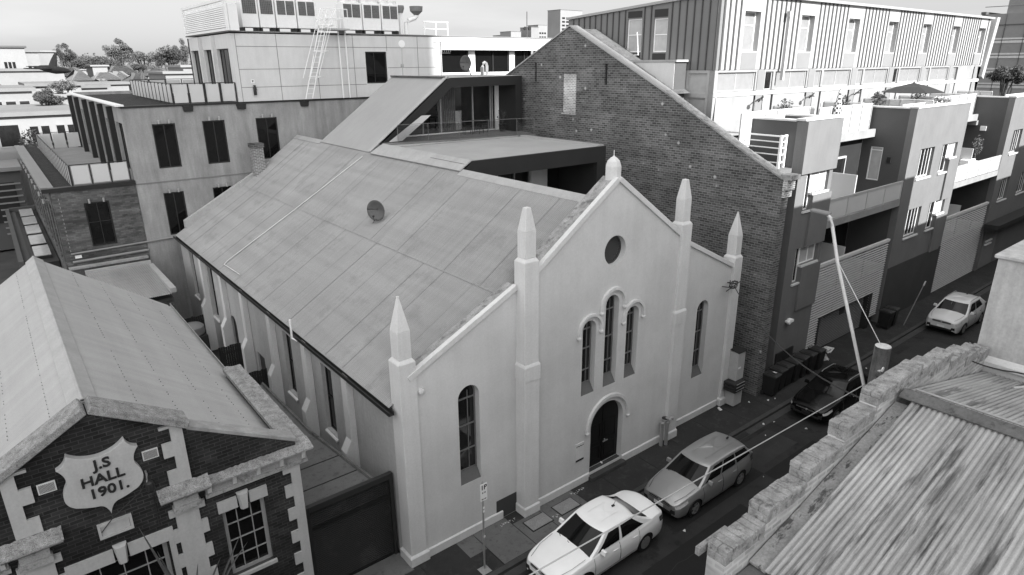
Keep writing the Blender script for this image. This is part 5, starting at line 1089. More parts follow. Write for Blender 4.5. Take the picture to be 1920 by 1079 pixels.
# low roof with five skylights
t = thing('skylight_roof', 'low dark flat roof with a row of five skylights beside the brick annex', 'low building', (-6.4, 40, 0))
f = MB(); f.box(-7.1, -5.45, 31, 49, 0, 3.45); f.build('wall', FASCIA, t); f = MB(); f.box(-7.35, -7.1, 30.8, 49, 0, 3.75); f.nxt(); f.box(-7.1, -5.45, 49, 49.3, 0, 3.8); f.build('parapet', STUCCOS, t)
f = MB(); f.box(-7.09, -6.75, 31, 49, 3.452, 3.5); f.build('walkway', STUCCOS, t)
for k in range(5):
    y = 32.0+3.45*k; f = MB(); f.box(-6.55, -5.68, y, y+2.3, 3.452, 3.62); o = f.build('skylight', DARK, t); f = MB(); f.prism([(-6.52, y+.05, 3.63), (-5.71, y+.05, 3.63), (-5.71, y+2.25, 3.75), (-6.52, y+2.25, 3.75)], (0, 0, .04)); f.build('pane', GLASSL, o)
# ------------------------------------------------------------------ foreground brick building with rusty iron roof
fb = thing('foreground_building', 'foreground brick building with stepped parapet and rusty corrugated roof', 'building', (2.9, -16, 0))
steps = [(-1.49, -.66, 8.74), (-.66, .28, 8.93), (.28, 1.28, 9.12), (1.28, 2.17, 9.36), (2.17, 3.75, 9.58), (3.75, 4.25, 9.50), (4.25, 5.10, 9.41), (5.10, 5.98, 9.22), (5.98, 6.70, 9.05), (6.70, 7.28, 8.87)]
O = [(-1.48, 0), (7.28, 0)]
for a, b, z in steps[::-1]: O += [(b, z-.21), (a, z-.21)]
f = MB(); f.slab(O, [], XZ, -10.5, -10.74); f.build('parapet_wall', BRICKB, fb)
f = MB(); rnd = random.Random(5)
for a, b, z in steps:
    x = a; n = max(2, round((b-a)/.112)); w = (b-a)/n
    for lay in (0, 1):
        for k in range(n):
            j = rnd.uniform(-.006, .006); x0, x1 = a+k*w+.003, a+(k+1)*w-.003
            if lay == 1 and k == 0:
                f.box(x0, x1, -10.625+j, -10.487+j, z-.084, z+j*.5); f.box(x0, x1, -10.765+j, -10.63+j, z-.084, z+rnd.uniform(-.004, .004))
            elif lay == 1: f.box(x0, x1, -10.765+j, -10.487+j, z-.084, z+rnd.uniform(-.006, .006))
            else: f.box(x0, x1, -10.755+j, -10.49+j, z-.215, z-.088)
f.build('stepped_bricks', BRICKP, fb, bev=.008)
f = MB(); f.box(-1.6, -1.0, -10.46, -10.40, 8.55, 8.66); f.build('corner_string', BRICKP, fb)
f = MB(); f.box(-1.48, -1.2, -24, -10.745, 0, 8.1); f.nxt(); f.box(7.0, 7.26, -24, -10.745, 0, 8.1); f.build('side_wall', BRICKF, fb)
f = MB(); f.prism([(-1.52, -10.76, 8.2), (-.9, -10.76, 8.2), (-.9, -24, 8.2), (-1.52, -24, 8.2)], (0, 0, .07)); f.build('eaves_coping', PAVEL, fb, bev=.01)
f = MB(); f.prism([(-.95, -10.76, 8.3), (-.3, -10.76, 8.44), (2.85, -10.76, 9.2), (2.85, -10.98, 9.2), (-.3, -10.98, 8.44), (-.95, -10.98, 8.28)], (0, 0, .03)); f.build('box_gutter', mat('dirty_gutter', .24, .7, .25, 2, .25, 25, spots=.7, spotv=.3, spotsc=3.5, spotd=(.6, 1.6, .6)), fb)
f = MB()
a0, a1 = Vector((-1.0, -10.98, 8.36)), Vector((-1.0, -24, 8.36)); b0, b1 = Vector((2.86, -10.98, 9.33)), Vector((2.86, -24, 9.33))
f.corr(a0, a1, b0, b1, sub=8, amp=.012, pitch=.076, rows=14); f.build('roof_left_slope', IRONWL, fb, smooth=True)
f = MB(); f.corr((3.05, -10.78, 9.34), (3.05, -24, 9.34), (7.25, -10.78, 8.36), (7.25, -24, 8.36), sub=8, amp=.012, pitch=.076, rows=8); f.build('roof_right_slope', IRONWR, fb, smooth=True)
f = MB(); f.prism([(2.80, -10.80, 9.36), (2.97, -10.80, 9.43), (3.18, -10.80, 9.35), (3.18, -10.80, 9.33), (2.97, -10.80, 9.40), (2.80, -10.80, 9.335)], (0, -13.2, 0)); f.build('ridge_flashing', FLASHD, fb, bev=.005)
f = MB(); f.tube([(3.2, -10.9, 9.37), (3.22, -13, 9.365), (3.18, -15.5, 9.37), (3.2, -24, 9.37)], .018, 6); f.build('ridge_roll', FLASH, fb)
NEIGH = mat('stained_pale_render', .42, .8, .12, 1.2, .1, 14, streak=.22, sdir=(2.2, 2.2, .2), sscale=2, bmp=.2)
# white neighbour at the right edge
wn = thing('white_neighbour', 'plain pale rendered building with moulded base at the right edge', 'building', (12, -16, 0))
f = MB(); f.box(7.36, 16, -24, -10.52, 0, 10.62); f.build('wall', NEIGH, wn)
f = MB(); f.box(7.30, 16.06, -24.06, -10.46, 10.622, 10.70); f.build('parapet_cap', NEIGH, wn, bev=.015)
f = MB(); f.prism([(7.32, -10.48, 8.62), (7.20, -10.48, 8.58), (7.20, -10.48, 8.50), (7.27, -10.48, 8.46), (7.27, -10.48, 8.2), (7.355, -10.48, 8.2), (7.355, -10.48, 8.66)], (0, -13.4, 0)); f.build('base_moulding', RENDER2, wn)
t = thing('plastic_crate', 'perforated grey crate on the roof edge of the pale right building', 'crate', (9.9, -10.9, 10.7))
f = MB()
for k in range(5):
    f.box(9.0+.36*k, 9.3+.36*k, -11.2, -10.8, 10.7, 10.98); f.prism([(9.0+.36*k, -11.2, 10.981), (9.3+.36*k, -11.2, 10.981), (9.15+.36*k, -11.2, 11.12)], (0, .4, 0))
f.build('body', CITYG, t)
f = MB()
for k in range(5):
    for j in range(3): f.box(9.05+.36*k+.08*j, 9.09+.36*k+.08*j, -10.797, -10.79, 10.78, 10.9); f.box(8.985, 8.995, -11.15+.12*j, -11.1+.12*j, 10.78, 10.9)
f.build('holes', DARK, t)
POLEW = mat('light_pole_paint', .52, .5)
# timber pole, street light, cables
t = thing('timber_pole', 'thick round timber power pole with cut top in front of the parapet', 'power pole', (6.9, -9.0, 0))
f = MB(); f.tube([(6.9, -9, 0), (6.9, -9, 8.38)], [.2, .165], 20); f.build('pole', TIMBER, t, smooth=True); f = MB(); f.lathe((6.9, -9, 8.381), [(.16, 0), (.155, .012)], 20); f.build('cut_top', TIMBERL, t)
f = MB(); f.lathe((6.78, -9.10, 7.86), [(.045, 0), (.045, .06)], 12, axis='y'); f.build('bolt', STEEL, t)
f = MB(); f.lathe((6.755, -9.14, 7.92), [(.055, 0), (.06, .015), (.02, .03)], 14, axis='y'); f.build('disc', WHITEM, t)
sp_ = thing('street_light', 'slim white street light on a bent outreach arm from the power pole', 'street light', (6.9, -8.8, 6.2))
f = MB(); f.tube([(6.9, -8.95, 6.2), (6.9, -8.78, 7.3), (6.9, -7.75, 10.0), (6.9, -7.52, 10.75), (6.9, -7.46, 10.92), (6.9, -7.36, 11.0)], .036, 10); f.build('arm', POLEW, sp_, smooth=True)
f = MB(); f.prism([(6.8, -7.42, 10.98), (7.0, -7.42, 10.98), (6.98, -7.0, 11.0), (6.82, -7.0, 11.0)], (0, 0, .07)); f.build('lamp_head', CITYG, sp_, bev=.02)
f = MB(); f.tube([(6.9, -7.76, 10.0), (6.9, -8.95, 8.39)], .008, 6); f.build('stay_rod', POLEW, sp_)
def cable(nm, lab, pts, r, m_, sag=0):
    P = []
    for a, b in zip(pts[:-1], pts[1:]):
        a, b = Vector(a), Vector(b)
        for k in range(10): u = k/10; P.append(a.lerp(b, u)+Vector((0, 0, -sag*4*u*(1-u))))
    P.append(Vector(pts[-1])); f = MB(); f.tube(P, r, 6); return tag(f.build(nm, m_), lab, 'cable')
cable('overhead_cable', 'pale overhead cable running along the street above the parked cars', [(6.85, -8.8, 7.4), (-9.5, -8.8, 8.08)], .011, WIREL, .0)
cable('overhead_cable', 'dark service cable slung from the church bracket across the street', [(15.05, -.3, 5.6), (5.4, -9.5, 7.75)], .018, WIRE, .6)
cable('roof_cable', 'black cable drooping from the parapet over the right roof slope', [(6.2, -10.8, 8.9), (7.0, -11.3, 8.62), (7.22, -12.4, 8.75), (7.2, -15, 8.9)], .014, WIRE, .03)
cable('roof_pipe', 'pale thin pipe lying over the right roof slope', [(5.6, -11.6, 8.88), (7.2, -12.6, 8.95), (7.2, -15, 9.3)], .022, WIREL)
# ------------------------------------------------------------------ unseen blocks across the street and behind the viewpoint, sized for their shade
def block(nm, lab, x0, x1, y0, y1, h, m_, cat='building', flo=3.2, wn_=2.6):
    t = thing(nm, lab, cat, ((x0+x1)/2, (y0+y1)/2, 0))
    f = MB(); f.box(x0, x1, y0, y1, 0, h); f.build('wall', m_, t); f = MB(); f.box(x0-.3, x1+.3, y0-.3, y1+.3, h+.002, h+.5); f.build('roof', CITYD, t)
    f = MB(); z = 1.2
    while z < h-2:
        x = x0+1
        while x < x1-2: f.box(x, x+1.5, y1+.004, y1+.05, z, z+1.6); x += wn_
        z += flo
    f.build('windows', GLASS, t); return t
block('shade_tower', 'unseen tall slab added far behind the viewpoint to shade the church', -14, 17.95, -114, -100, 106, CITYG, wn_=4.2)  # added shadow caster, never in view
block('opposite_shade_block', 'unseen low block added across the street to darken the lower walls', -40, -2.2, -24, -10.8, 7.2, CITYG)  # added out of view to cut light on hall and lower church
block('row_building', 'four storey building across the street right of the tower shadow', 16.1, 31.4, -24, -12, 15.0, CITYG)
block('row_house', 'three storey house across the street', 31.5, 40, -24, -12, 12.0, CITYG)
block('row_shop', 'taller shop building further along across the street', 40.1, 49, -24, -12, 13.2, CITYG)
block('row_flats', 'flats at the far end across the street', 49.1, 90, -24, -12, 15.2, CITYG)
# ------------------------------------------------------------------ cars (x = 0 at the front bumper, +x towards the rear)
def crv(p, x):
    if x <= p[0][0]: return p[0][1]
    for i in range(len(p)-1):
        if x <= p[i+1][0]:
            t = (x-p[i][0])/(p[i+1][0]-p[i][0]); m0 = (p[i+1][1]-p[max(i-1, 0)][1])/(p[i+1][0]-p[max(i-1, 0)][0]); m1 = (p[min(i+2, len(p)-1)][1]-p[i][1])/(p[min(i+2, len(p)-1)][0]-p[i][0])
            h = p[i+1][0]-p[i][0]; t2, t3 = t*t, t*t*t
            return p[i][1]*(2*t3-3*t2+1)+h*m0*(t3-2*t2+t)+p[i+1][1]*(-2*t3+3*t2)+h*m1*(t3-t2)
    return p[-1][1]
def make_car(name, label, cat, loc, rz, paint, P):
    t = thing(name, label, cat, loc, rz, local=True)
    L, Wd, H, fo, wb, wr = P['L'], P['W']/2, P['H'], P['fo'], P['wb'], P['wr']; ax = (fo, fo+wb); ar = wr+.055
    hw_ = lambda x: Wd*crv([(0, .70), (.08, .82), (.25, .905), (.6, .965), (1.1, 1), (L-1.1, 1), (L-.5, .965), (L-.2, .91), (L-.05, .82), (L, .74)], x)
    belt = lambda x: crv(P['belt'], x)
    deck = lambda x: crv(P['deck'], x)
    def zb(x):
        z = crv([(0, .30), (.15, .20), (.5, .19), (L-.5, .22), (L-.12, .26), (L, .38)], x)
        for a in ax:
            if abs(x-a) < ar: z = max(z, wr-.02+math.sqrt(ar*ar-(x-a)**2)-.0)
        return z
    vs_ = [0, .10, .25, .45, .62, .74, .84, .93, 1]; pf = [.93, .965, .985, 1.0, 1.0, .985, .955, .935, .90]
    def side(x, v, s=1):
        z0, z1 = zb(x), belt(x); z = z0+v*(z1-z0); fz = (z-.2)/(z1-.2)
        # profile follows absolute height so arches do not pinch the flank
        y = 0
        for i in range(len(vs_)-1):
            if fz <= vs_[i+1] or i == len(vs_)-2:
                q = min(max((fz-vs_[i])/(vs_[i+1]-vs_[i]), 0), 1); y = pf[i]+(pf[i+1]-pf[i])*q; break
        return Vector((x, s*y*hw_(x), z))
    xs = sorted(set([0, .02, .05, .1, .16, .25, .35]+[L-.02, L-.05, L-.1, L-.17, L-.26, L-.4, L]+[.35+(L-.75)*k/26 for k in range(27)]+[a+ar*math.cos(math.pi*k/14) for a in ax for k in range(15)]+[a+ar*s_*1.004 for a in ax for s_ in (-1, 1)]))
    xs = [x for i, x in enumerate(xs) if i == 0 or x-xs[i-1] > .004]
    rows = []
    for x in xs:
        r = [side(x, v) for v in [0, .08, .2, .35, .5, .62, .72, .8, .87, .94, 1]]
        e = r[-1]; zd = deck(x)
        for u in (.08, .2, .4, .65, 1): r.append(Vector((x, e.y*(1-u), e.z+(zd-e.z)*math.sin(min(u*1.25, 1)*math.pi/2))))
        rows.append(r)
    f = MB(); f.grid(rows); f.grid([[Vector((p.x, -p.y, p.z)) for p in r] for r in rows])
    for r in (rows[0], rows[-1]):
        lp = r+[Vector((p.x, -p.y, p.z)) for p in r[-2::-1]]; f.poly(lp)
    body = f.build('body', paint, t, smooth=40)
    w_ = MB(); w_.box(.25, L-.25, -Wd*.80, Wd*.80, .17, .55); w_.box(fo-.5, L-.6, -Wd*.6, Wd*.6, .5, .72); w_.build('underbody', BLACK, t)
    # greenhouse
    xa, xb, xc, xd = P['gh']; yb = lambda x: .885*hw_(x); yr = Wd*P.get('tum', .70)
    zbt = lambda s: belt(xa+(xd-xa)*s)
    def ring(w):
        e = w**.9; x0 = xa+(xb-xa)*e; x1 = xd+(xc-xd)*e; pts = []; n = 12
        ybm = Wd*.885; y = ybm+(yr-ybm)*w**1.25
        def zz(x): 
            zr = H-.035-.5*P.get('slope', .05)*((x-(xb+xc)/2)/((xc-xb)/2))**2; b = belt(x) if w < 1 else zr
            return belt(x)*(1-w)+zr*w
        return x0, x1, y, zz
    def G(where, a, w, off=0):
        x0, x1, y, zz = ring(w)
        if where == 'f': q = a; b = .16*(1-.4*w); x = x0-b*(1-q*q)+b*.55; return Vector((x, q*y, zz(x0)+.0))
        if where == 'r': q = a; b = .13; x = x1+b*(1-q*q)-b*.55; return Vector((x, q*y, zz(x1)))
        s = abs(where)/where; xf = G('f', 1, w).x; xr = G('r', 1, w).x; x = xf+(xr-xf)*a; bul = .02*math.sin(math.pi*a)
        return Vector((x, s*(y+bul), zz(x)))
    loops = []
    NQ, NS = 8, 12
    def loop(w):
        l = [G('f', -1+2*k/NQ, w) for k in range(NQ)]+[G(1, k/NS, w) for k in range(NS)]+[G('r', 1-2*k/NQ, w) for k in range(NQ)]+[G(-1, 1-k/NS, w) for k in range(NS)]
        return l
    for w in (0, .2, .4, .6, .8, .92, 1): loops.append(loop(w))
    top = loops[-1]; c = sum(top, Vector())/len(top)
    for sc_, dz_ in ((.965, .012), (.88, .026), (.6, .036), (.25, .040), (.01, .041)): loops.append([Vector((c.x+(p.x-c.x)*sc_, p.y*sc_, p.z+(c.z-p.z)*(1-sc_)*.6+dz_)) for p in top])
    f = MB(); n = len(top)
    vsx = [p for l in loops for p in l]; f.add(vsx, [(i*n+k, i*n+(k+1) % n, (i+1)*n+(k+1) % n, (i+1)*n+k) for i in range(len(loops)-1) for k in range(n)])
    f.build('roof', paint, t, smooth=40)
    def patch(nm, fn, u0, u1, v0, v1, m_, off, par, nu=8, nv=5, shape=None, key=None):
        f = MB(); rr = []
        for i in range(nu+1):
            row = []
            for j in range(nv+1):
                u, v = u0+(u1-u0)*i/nu, v0+(v1-v0)*j/nv
                if shape: u, v = shape(i/nu, j/nv)
                p = fn(u, v); du = fn(u+.004, v)-fn(u-.004, v); dv = fn(u, v+.004)-fn(u, v-.004); nn = du.cross(dv)
                nn = nn.normalized() if nn.length > 1e-9 else Vector((0, 0, 1))
                if nn.dot(p-Vector((L/2, 0, .5))) < 0: nn = -nn
                row.append(p+nn*off)
            rr.append(row)
        f.grid(rr); return f.build(nm, m_, par, smooth=40)
    patch('windscreen', lambda u, v: G('f', u, v), -.90, .90, .05, .93, GLASSD, .006, t)
    patch('rear_window', lambda u, v: G('r', u, v), -.84, .84, P.get('rw0', .12), .90, GLASSD, .006, t)
    wp = MB()
    for a in (-.25, .45): wp.tube([G('f', a, .05)+Vector((-.02, 0, .02)), G('f', a+.45, .14)+Vector((-.02, 0, .02))], .010, 5)
    wp.build('wiper', BLACK, t)
    for s in (1, -1):
        for (a0, a1) in P['side']:
            sh = None
            def shp(i, j, a0=a0, a1=a1):
                w = .10+.76*j; lo, hi = a0, a1
                if a0 < .1: lo = a0+.02+.05*j
                return lo+(hi-lo)*i, w
            patch('side_window', lambda u, v, s=s: G(s, u, v), a0, a1, .1, .86, GLASSD, .006, t, shape=shp)
        # doors
        for (x0, x1) in P['doors']:
            d = patch('door', lambda u, v, s=s: side(u, v, s), x0, x1, .16, .985, paint, .006, t, nu=14, nv=10)
            f = MB(); ev = [(x0, .18), (x0, .5), (x0, .985)]
            f.tube([side(x0, v, s)*1.0+Vector((0, s*.006, 0)) for v in (.16, .3, .5, .7, .85, .985)], .006, 4); f.tube([side(x1, v, s)+Vector((0, s*.006, 0)) for v in (.16, .3, .5, .7, .85, .985)], .006, 4); f.tube([side(x0+(x1-x0)*k/8, .16, s)+Vector((0, s*.006, 0)) for k in range(9)], .006, 4); f.build('shut_line', P.get('gap', SEAMC), d)
            xh = x1-.17; q = side(xh, .80, s); f = MB(); f.box(q.x-.11, q.x+.09, q.y-.028 if s < 0 else q.y+.004, q.y-.004 if s < 0 else q.y+.028, q.z-.014, q.z+.014); f.build('handle', P.get('trim', paint), d, bev=.006)
        # mirror
        q = side(P['mir'], 1, s); f = MB(); y = q.y+s*.10; f.frus((q.x-.05, q.x+.055, y-.10, y+.09, q.z+.01), (q.x-.03, q.x+.05, y-.085, y+.08, q.z+.145)); f.box(q.x, q.x+.05, min(q.y-s*.05, y), max(q.y-s*.05, y), q.z+.01, q.z+.04); f.build('mirror', P.get('mirm', paint), t, bev=.025, segs=3)
        # lamps
        def hs(i, j): return .04+P.get('hl', .46)*i, .70+.22*j*(1-.35*i)+.08*i
        patch('headlight', lambda u, v, s=s: side(u, v, s), 0, 1, 0, 1, LAMP, .010, t, shape=hs)
        def rs(i, j): return L-.04-.30*i, .66+.27*j*(1-.3*i)+.03*i
        patch('tail_light', lambda u, v, s=s: side(u, v, s), 0, 1, 0, 1, LAMPR, .010, t, shape=rs)
        for a in ax:
            yo = s*(Wd-.02); w = MB(); w.lathe((a, s*(Wd-.115), wr), [(wr*.62, -s*.10), (wr*.97, -s*.10), (wr, -s*.07), (wr, s*.07), (wr*.97, s*.095), (wr*.70, s*.10), (wr*.66, s*.04)], 28, axis='y'); o = w.build('wheel', BLACK, t, smooth=35)
            w = MB(); yy = s*(Wd+.01); dr_ = -s*.012
            w.slab(circ(a, wr, wr*.67, 28), [circ(a, wr, wr*.60, 28)], XZ, s*(Wd-.074), s*(Wd-.02)); w.lathe((a, yy-s*.045, wr), [(.055, -.02), (.055, .02), (.03, .03)], 12, axis='y')
            for k in range(P.get('spk', 5)):
                an_ = 2*math.pi*k/P.get('spk', 5)+.3; ca, sa = math.cos(an_), math.sin(an_); w_2 = .030
                pts = [(a+.04*ca-w_2*sa, yy-s*.03, wr+.04*sa+w_2*ca), (a+wr*.63*ca-w_2*1.5*sa, yy-s*.025, wr+wr*.63*sa+w_2*1.5*ca), (a+wr*.63*ca+w_2*1.5*sa, yy-s*.025, wr+wr*.63*sa-w_2*1.5*ca), (a+.04*ca+w_2*sa, yy-s*.03, wr+.04*sa-w_2*ca)]
                w.prism(pts, (0, -s*.03, 0))
            w.build('rim', RIM, o) 
    # nose: grille, lower intake, plate, badge
    zn = deck(0)
    def nose(q, z, off=0): 
        y = q*hw_(.03); x = 0
        return Vector((-.004-off+.06*max(abs(q)-.8, 0), y, z))
    f = MB(); f.box(-.012, .02, -Wd*.50, Wd*.50, zn-.14, zn-.05); f.box(-.016, .02, -Wd*.62, Wd*.62, .30, .40); g_ = f.build('grille', BLACK, t, bev=.01)
    for s in (1, -1): f = MB(); f.frus((-.014, .03, min(s*Wd*.52, s*Wd*.76), max(s*Wd*.52, s*Wd*.76), .36), (-.006, .03, min(s*Wd*.58, s*Wd*.74), max(s*Wd*.58, s*Wd*.74), .50)); f.build('bumper_vent', BLACK, t, bev=.008)
    f = MB(); f.box(-.018, -.013, -Wd*.50, Wd*.50, zn-.10, zn-.085); f.build('grille_bar', STEEL, g_)
    f = MB(); f.box(-.03, -.017, -.186, .186, .42, .53); f.build('number_plate', P.get('plate', WHITEM), t)
    f = MB(); f.lathe((-.02, 0, zn-.09), [(.045, -.006), (.05, .0), (.04, .006)], 14, axis='x'); f.build('badge', STEEL, t)
    f = MB(); zr_ = deck(L)
    f.box(L-.01, L+.015, -.186, .186, zr_-.28, zr_-.17); f.build('number_plate', WHITEM, t)
    if P.get('rails'):
        for s in (1, -1): f = MB(); x0, x1 = xb+.2, xc-.05; f.tube([(x0, s*yr*.93, H-.03), (x0+.15, s*yr*.94, H+.02), (x1-.2, s*yr*.94, H+.02), (x1, s*yr*.93, H-.05)], .018, 6); f.build('roof_rail', P['rails'], t)
    f = MB(); f.tube([(xc-.25, 0, H-.01), (xc-.15, 0, H+.13)], [.012, .004], 5); f.box(xc-.3, xc-.2, -.03, .03, H-.01, H+.02); f.build('aerial', BLACK, t)
    f = MB()
    for s in (-.28, .28): f.tube([(xb+.2, s, H+.012), ((xb+xc)/2, s, H+.018), (xc-.3, s, H+.010)], .006, 4)
    f.build('roof_grooves', paint, t)
    # bonnet shut line and wing creases
    f = MB()
    for s in (1, -1): f.tube([Vector((.10, s*hw_(.1)*.74, deck(.1)-.004)), Vector((xa*.5, s*Wd*.77, (deck(xa*.5)+belt(xa*.5))/2+.012)), Vector((xa-.05, s*Wd*.80, (deck(xa)+belt(xa))/2+.006))], .006, 4)
    f.build('bonnet_line', P.get('seam', BLACK), t)
    return t
def paint(nm, c, metal=0, rough=.28):
    m, n, b = newmat(nm); b.inputs['Base Color'].default_value = g3(c); b.inputs['Metallic'].default_value = metal; b.inputs['Roughness'].default_value = rough
    b.inputs['Coat Weight'].default_value = .7; b.inputs['Coat Roughness'].default_value = .05
    tcn = n.nodes.new('ShaderNodeTexCoord'); n.links.new(mul(n, ramp(n, noise(n, tcn.outputs['Object'], 2.5, 5), .3, .75, .96, 1.03), c), b.inputs['Base Color']); return m
SEAMC = mat('panel_gap', .06, .6)
LAMP = glossy('headlamp_glass', .45, .12, .6, var=.35); LAMPR = glossy('tail_lamp_glass', .06, .1, .5); RIM = mat('alloy_rim', .40, .35, .1, 5, .05, 20, metal=.7)
PW = paint('white_paint', .86); PS = paint('silver_paint', .36, .55, .33); PB = paint('black_paint', .003, 0, .2); PB.node_tree.nodes['Principled BSDF'].inputs['Coat Weight'].default_value = .15; PB.node_tree.nodes['Principled BSDF'].inputs['Specular IOR Level'].default_value = .3; PG = paint('pale_grey_paint', .62)
CZ = RZ
YK = -2.92
make_car('white_sedan', 'white sedan parked nearest the camera beside the parking sign', 'car', (2.48, -2.93, CZ), 0, PW, dict(L=4.54, W=1.76, H=1.46, fo=.94, wb=2.6, wr=.315, belt=[(0, .66), (.3, .76), (1.0, .88), (1.6, .93), (2.6, .95), (3.6, .98), (4.2, .99), (4.54, .88)], deck=[(0, .70), (.25, .82), (.7, .92), (1.3, .99), (2.4, 1.0), (3.6, 1.07), (4.1, 1.10), (4.42, 1.08), (4.54, .95)], gh=(1.12, 1.92, 3.18, 3.92), side=[(.05, .44), (.49, .88)], doors=[(1.32, 2.36), (2.38, 3.22)], mir=1.62, spk=9, slope=.06))
make_car('silver_wagon', 'silver station wagon parked by the church door', 'car', (7.68, -2.93, CZ), 0, PS, dict(L=4.4, W=1.70, H=1.48, fo=.88, wb=2.6, wr=.315, belt=[(0, .66), (.3, .77), (1.0, .90), (1.6, .95), (2.6, .98), (3.6, 1.02), (4.2, 1.05), (4.4, .98)], deck=[(0, .70), (.25, .84), (.7, .95), (1.2, 1.02), (2.4, 1.02), (3.6, 1.05), (4.2, 1.10), (4.4, 1.02)], gh=(1.02, 1.80, 3.95, 4.32), side=[(.05, .34), (.37, .64), (.67, .95)], doors=[(1.28, 2.34), (2.36, 3.2)], mir=1.55, trim=STEEL, spk=5, slope=.10, rw0=.2))
make_car('black_hatchback', 'glossy black hatchback parked beside the row of bins', 'car', (17.15, -2.95, CZ), 0, PB, dict(L=4.3, W=1.79, H=1.45, fo=.88, wb=2.62, wr=.32, belt=[(0, .64), (.3, .75), (1.0, .88), (1.6, .93), (2.6, .97), (3.5, 1.02), (4.1, 1.03), (4.3, .95)], deck=[(0, .68), (.25, .81), (.7, .91), (1.2, .98), (2.4, 1.0), (3.5, 1.06), (4.1, 1.10), (4.3, 1.0)], gh=(1.08, 1.95, 3.45, 4.22), side=[(.05, .42), (.46, .82)], doors=[(1.32, 2.42), (2.44, 3.2)], mir=1.6, trim=STEEL, seam=BLACK, rails=STEEL, spk=5, slope=.10, plate=DARK))
make_car('white_suv', 'pale compact suv parked far down the street', 'car', (31.75, -2.83, CZ), 0, PG, dict(L=4.25, W=1.82, H=1.58, fo=.84, wb=2.6, wr=.335, belt=[(0, .74), (.3, .86), (1.0, .98), (1.6, 1.02), (2.6, 1.06), (3.5, 1.12), (4.0, 1.14), (4.25, 1.04)], deck=[(0, .80), (.2, .94), (.6, 1.02), (1.1, 1.09), (2.4, 1.1), (3.5, 1.15), (4.0, 1.2), (4.25, 1.1)], gh=(1.02, 1.80, 3.55, 4.15), side=[(.05, .40), (.43, .78)], doors=[(1.25, 2.34), (2.36, 3.15)], mir=1.52, trim=DARK, rails=STEEL, spk=5, slope=.08, mirm=PG))
# ------------------------------------------------------------------ wheelie bins
def bin_(loc, rz, lab, grp):
    t = thing('wheelie_bin', lab, 'bin', loc, rz, grp, local=True)
    f = MB(); f.frus((-.21, .21, -.24, .22, .06), (-.27, .27, -.30, .30, .96)); f.box(-.285, .285, -.31, .31, .962, 1.0); f.build('body', BINM, t, bev=.015)
    f = MB(); f.frus((-.29, .29, -.33, .33, 1.002), (-.27, .27, -.30, .30, 1.05)); f.frus((-.22, .22, -.24, .22, 1.051), (-.19, .19, -.2, .19, 1.075)); f.build('lid', BINL, t, bev=.02)
    f = MB(); f.tube([(-.2, .30, .98), (-.2, .39, 1.0), (.2, .39, 1.0), (.2, .30, .98)], .018, 6); f.build('handle', BINM, t)
    for x in (-.24, .24): f = MB(); f.lathe((x, .26, .1), [(.1, -.03), (.1, .03)], 14, axis='x'); f.build('wheel', BLACK, t)
    return t
BINM = mat('bin_plastic', .018, .5, .15, 3, .05, 20); BINL = mat('bin_lid', .030, .4, .2, 5, .1, 20)
bx = [17.95, 18.66, 19.3, 19.98, 20.68, 21.35, 22.1]
nm_ = ['dark wheelie bin nearest the brick wall corner, lid littered with white paper', 'second dark wheelie bin from the brick wall corner', 'third dark wheelie bin from the brick wall corner', 'middle dark wheelie bin of the row beside the black car', 'third dark wheelie bin from the garage end of the row', 'second dark wheelie bin from the garage end of the row', 'last dark wheelie bin of the row, nearest the garage door']
b0 = bin_((bx[0], -.85, 0), R(4), nm_[0], 'wheelie bins beside the black car')
for i in range(1, 7): dup(b0, (bx[i], -.72+random.uniform(-.06, .05), 0), R(random.uniform(-6, 6)), nm_[i])
b1 = dup(b0, (29.95, -.68, 0), R(-4), 'left wheelie bin of the pair against the middle tower'); b2 = dup(b0, (30.65, -.66, 0), R(5), 'right wheelie bin of the pair against the middle tower')
for b in (b1, b2): b['group'] = 'pair of wheelie bins at the middle tower'
def lump(f, c, r, n=3):
    for _ in range(n):
        q = [Vector((random.uniform(-1, 1), random.uniform(-1, 1), random.uniform(-.4, .6))) for _ in range(7)]
        bm = bmesh.new()
        for p in q: bm.verts.new(p*r+Vector(c))
        bmesh.ops.convex_hull(bm, input=bm.verts); bm.verts.index_update(); bm.verts.ensure_lookup_table()
        f.add([v.co.copy() for v in bm.verts], [[v.index for v in fc.verts] for fc in bm.faces]); bm.free()
f = MB(); lump(f, (22.75, -.95, .85), .25, 4); lump(f, (22.75, -.95, .4), .3, 3); tag(f.build('rubbish_pile', PAPER), 'heap of pale rubbish at the garage end of the bin row', 'rubbish')
f = MB(); lump(f, (17.95, -.95, 1.12), .09, 3); tag(f.build('paper_scrap', PAPER), 'white paper lying on the lid of the nearest wheelie bin', 'litter')
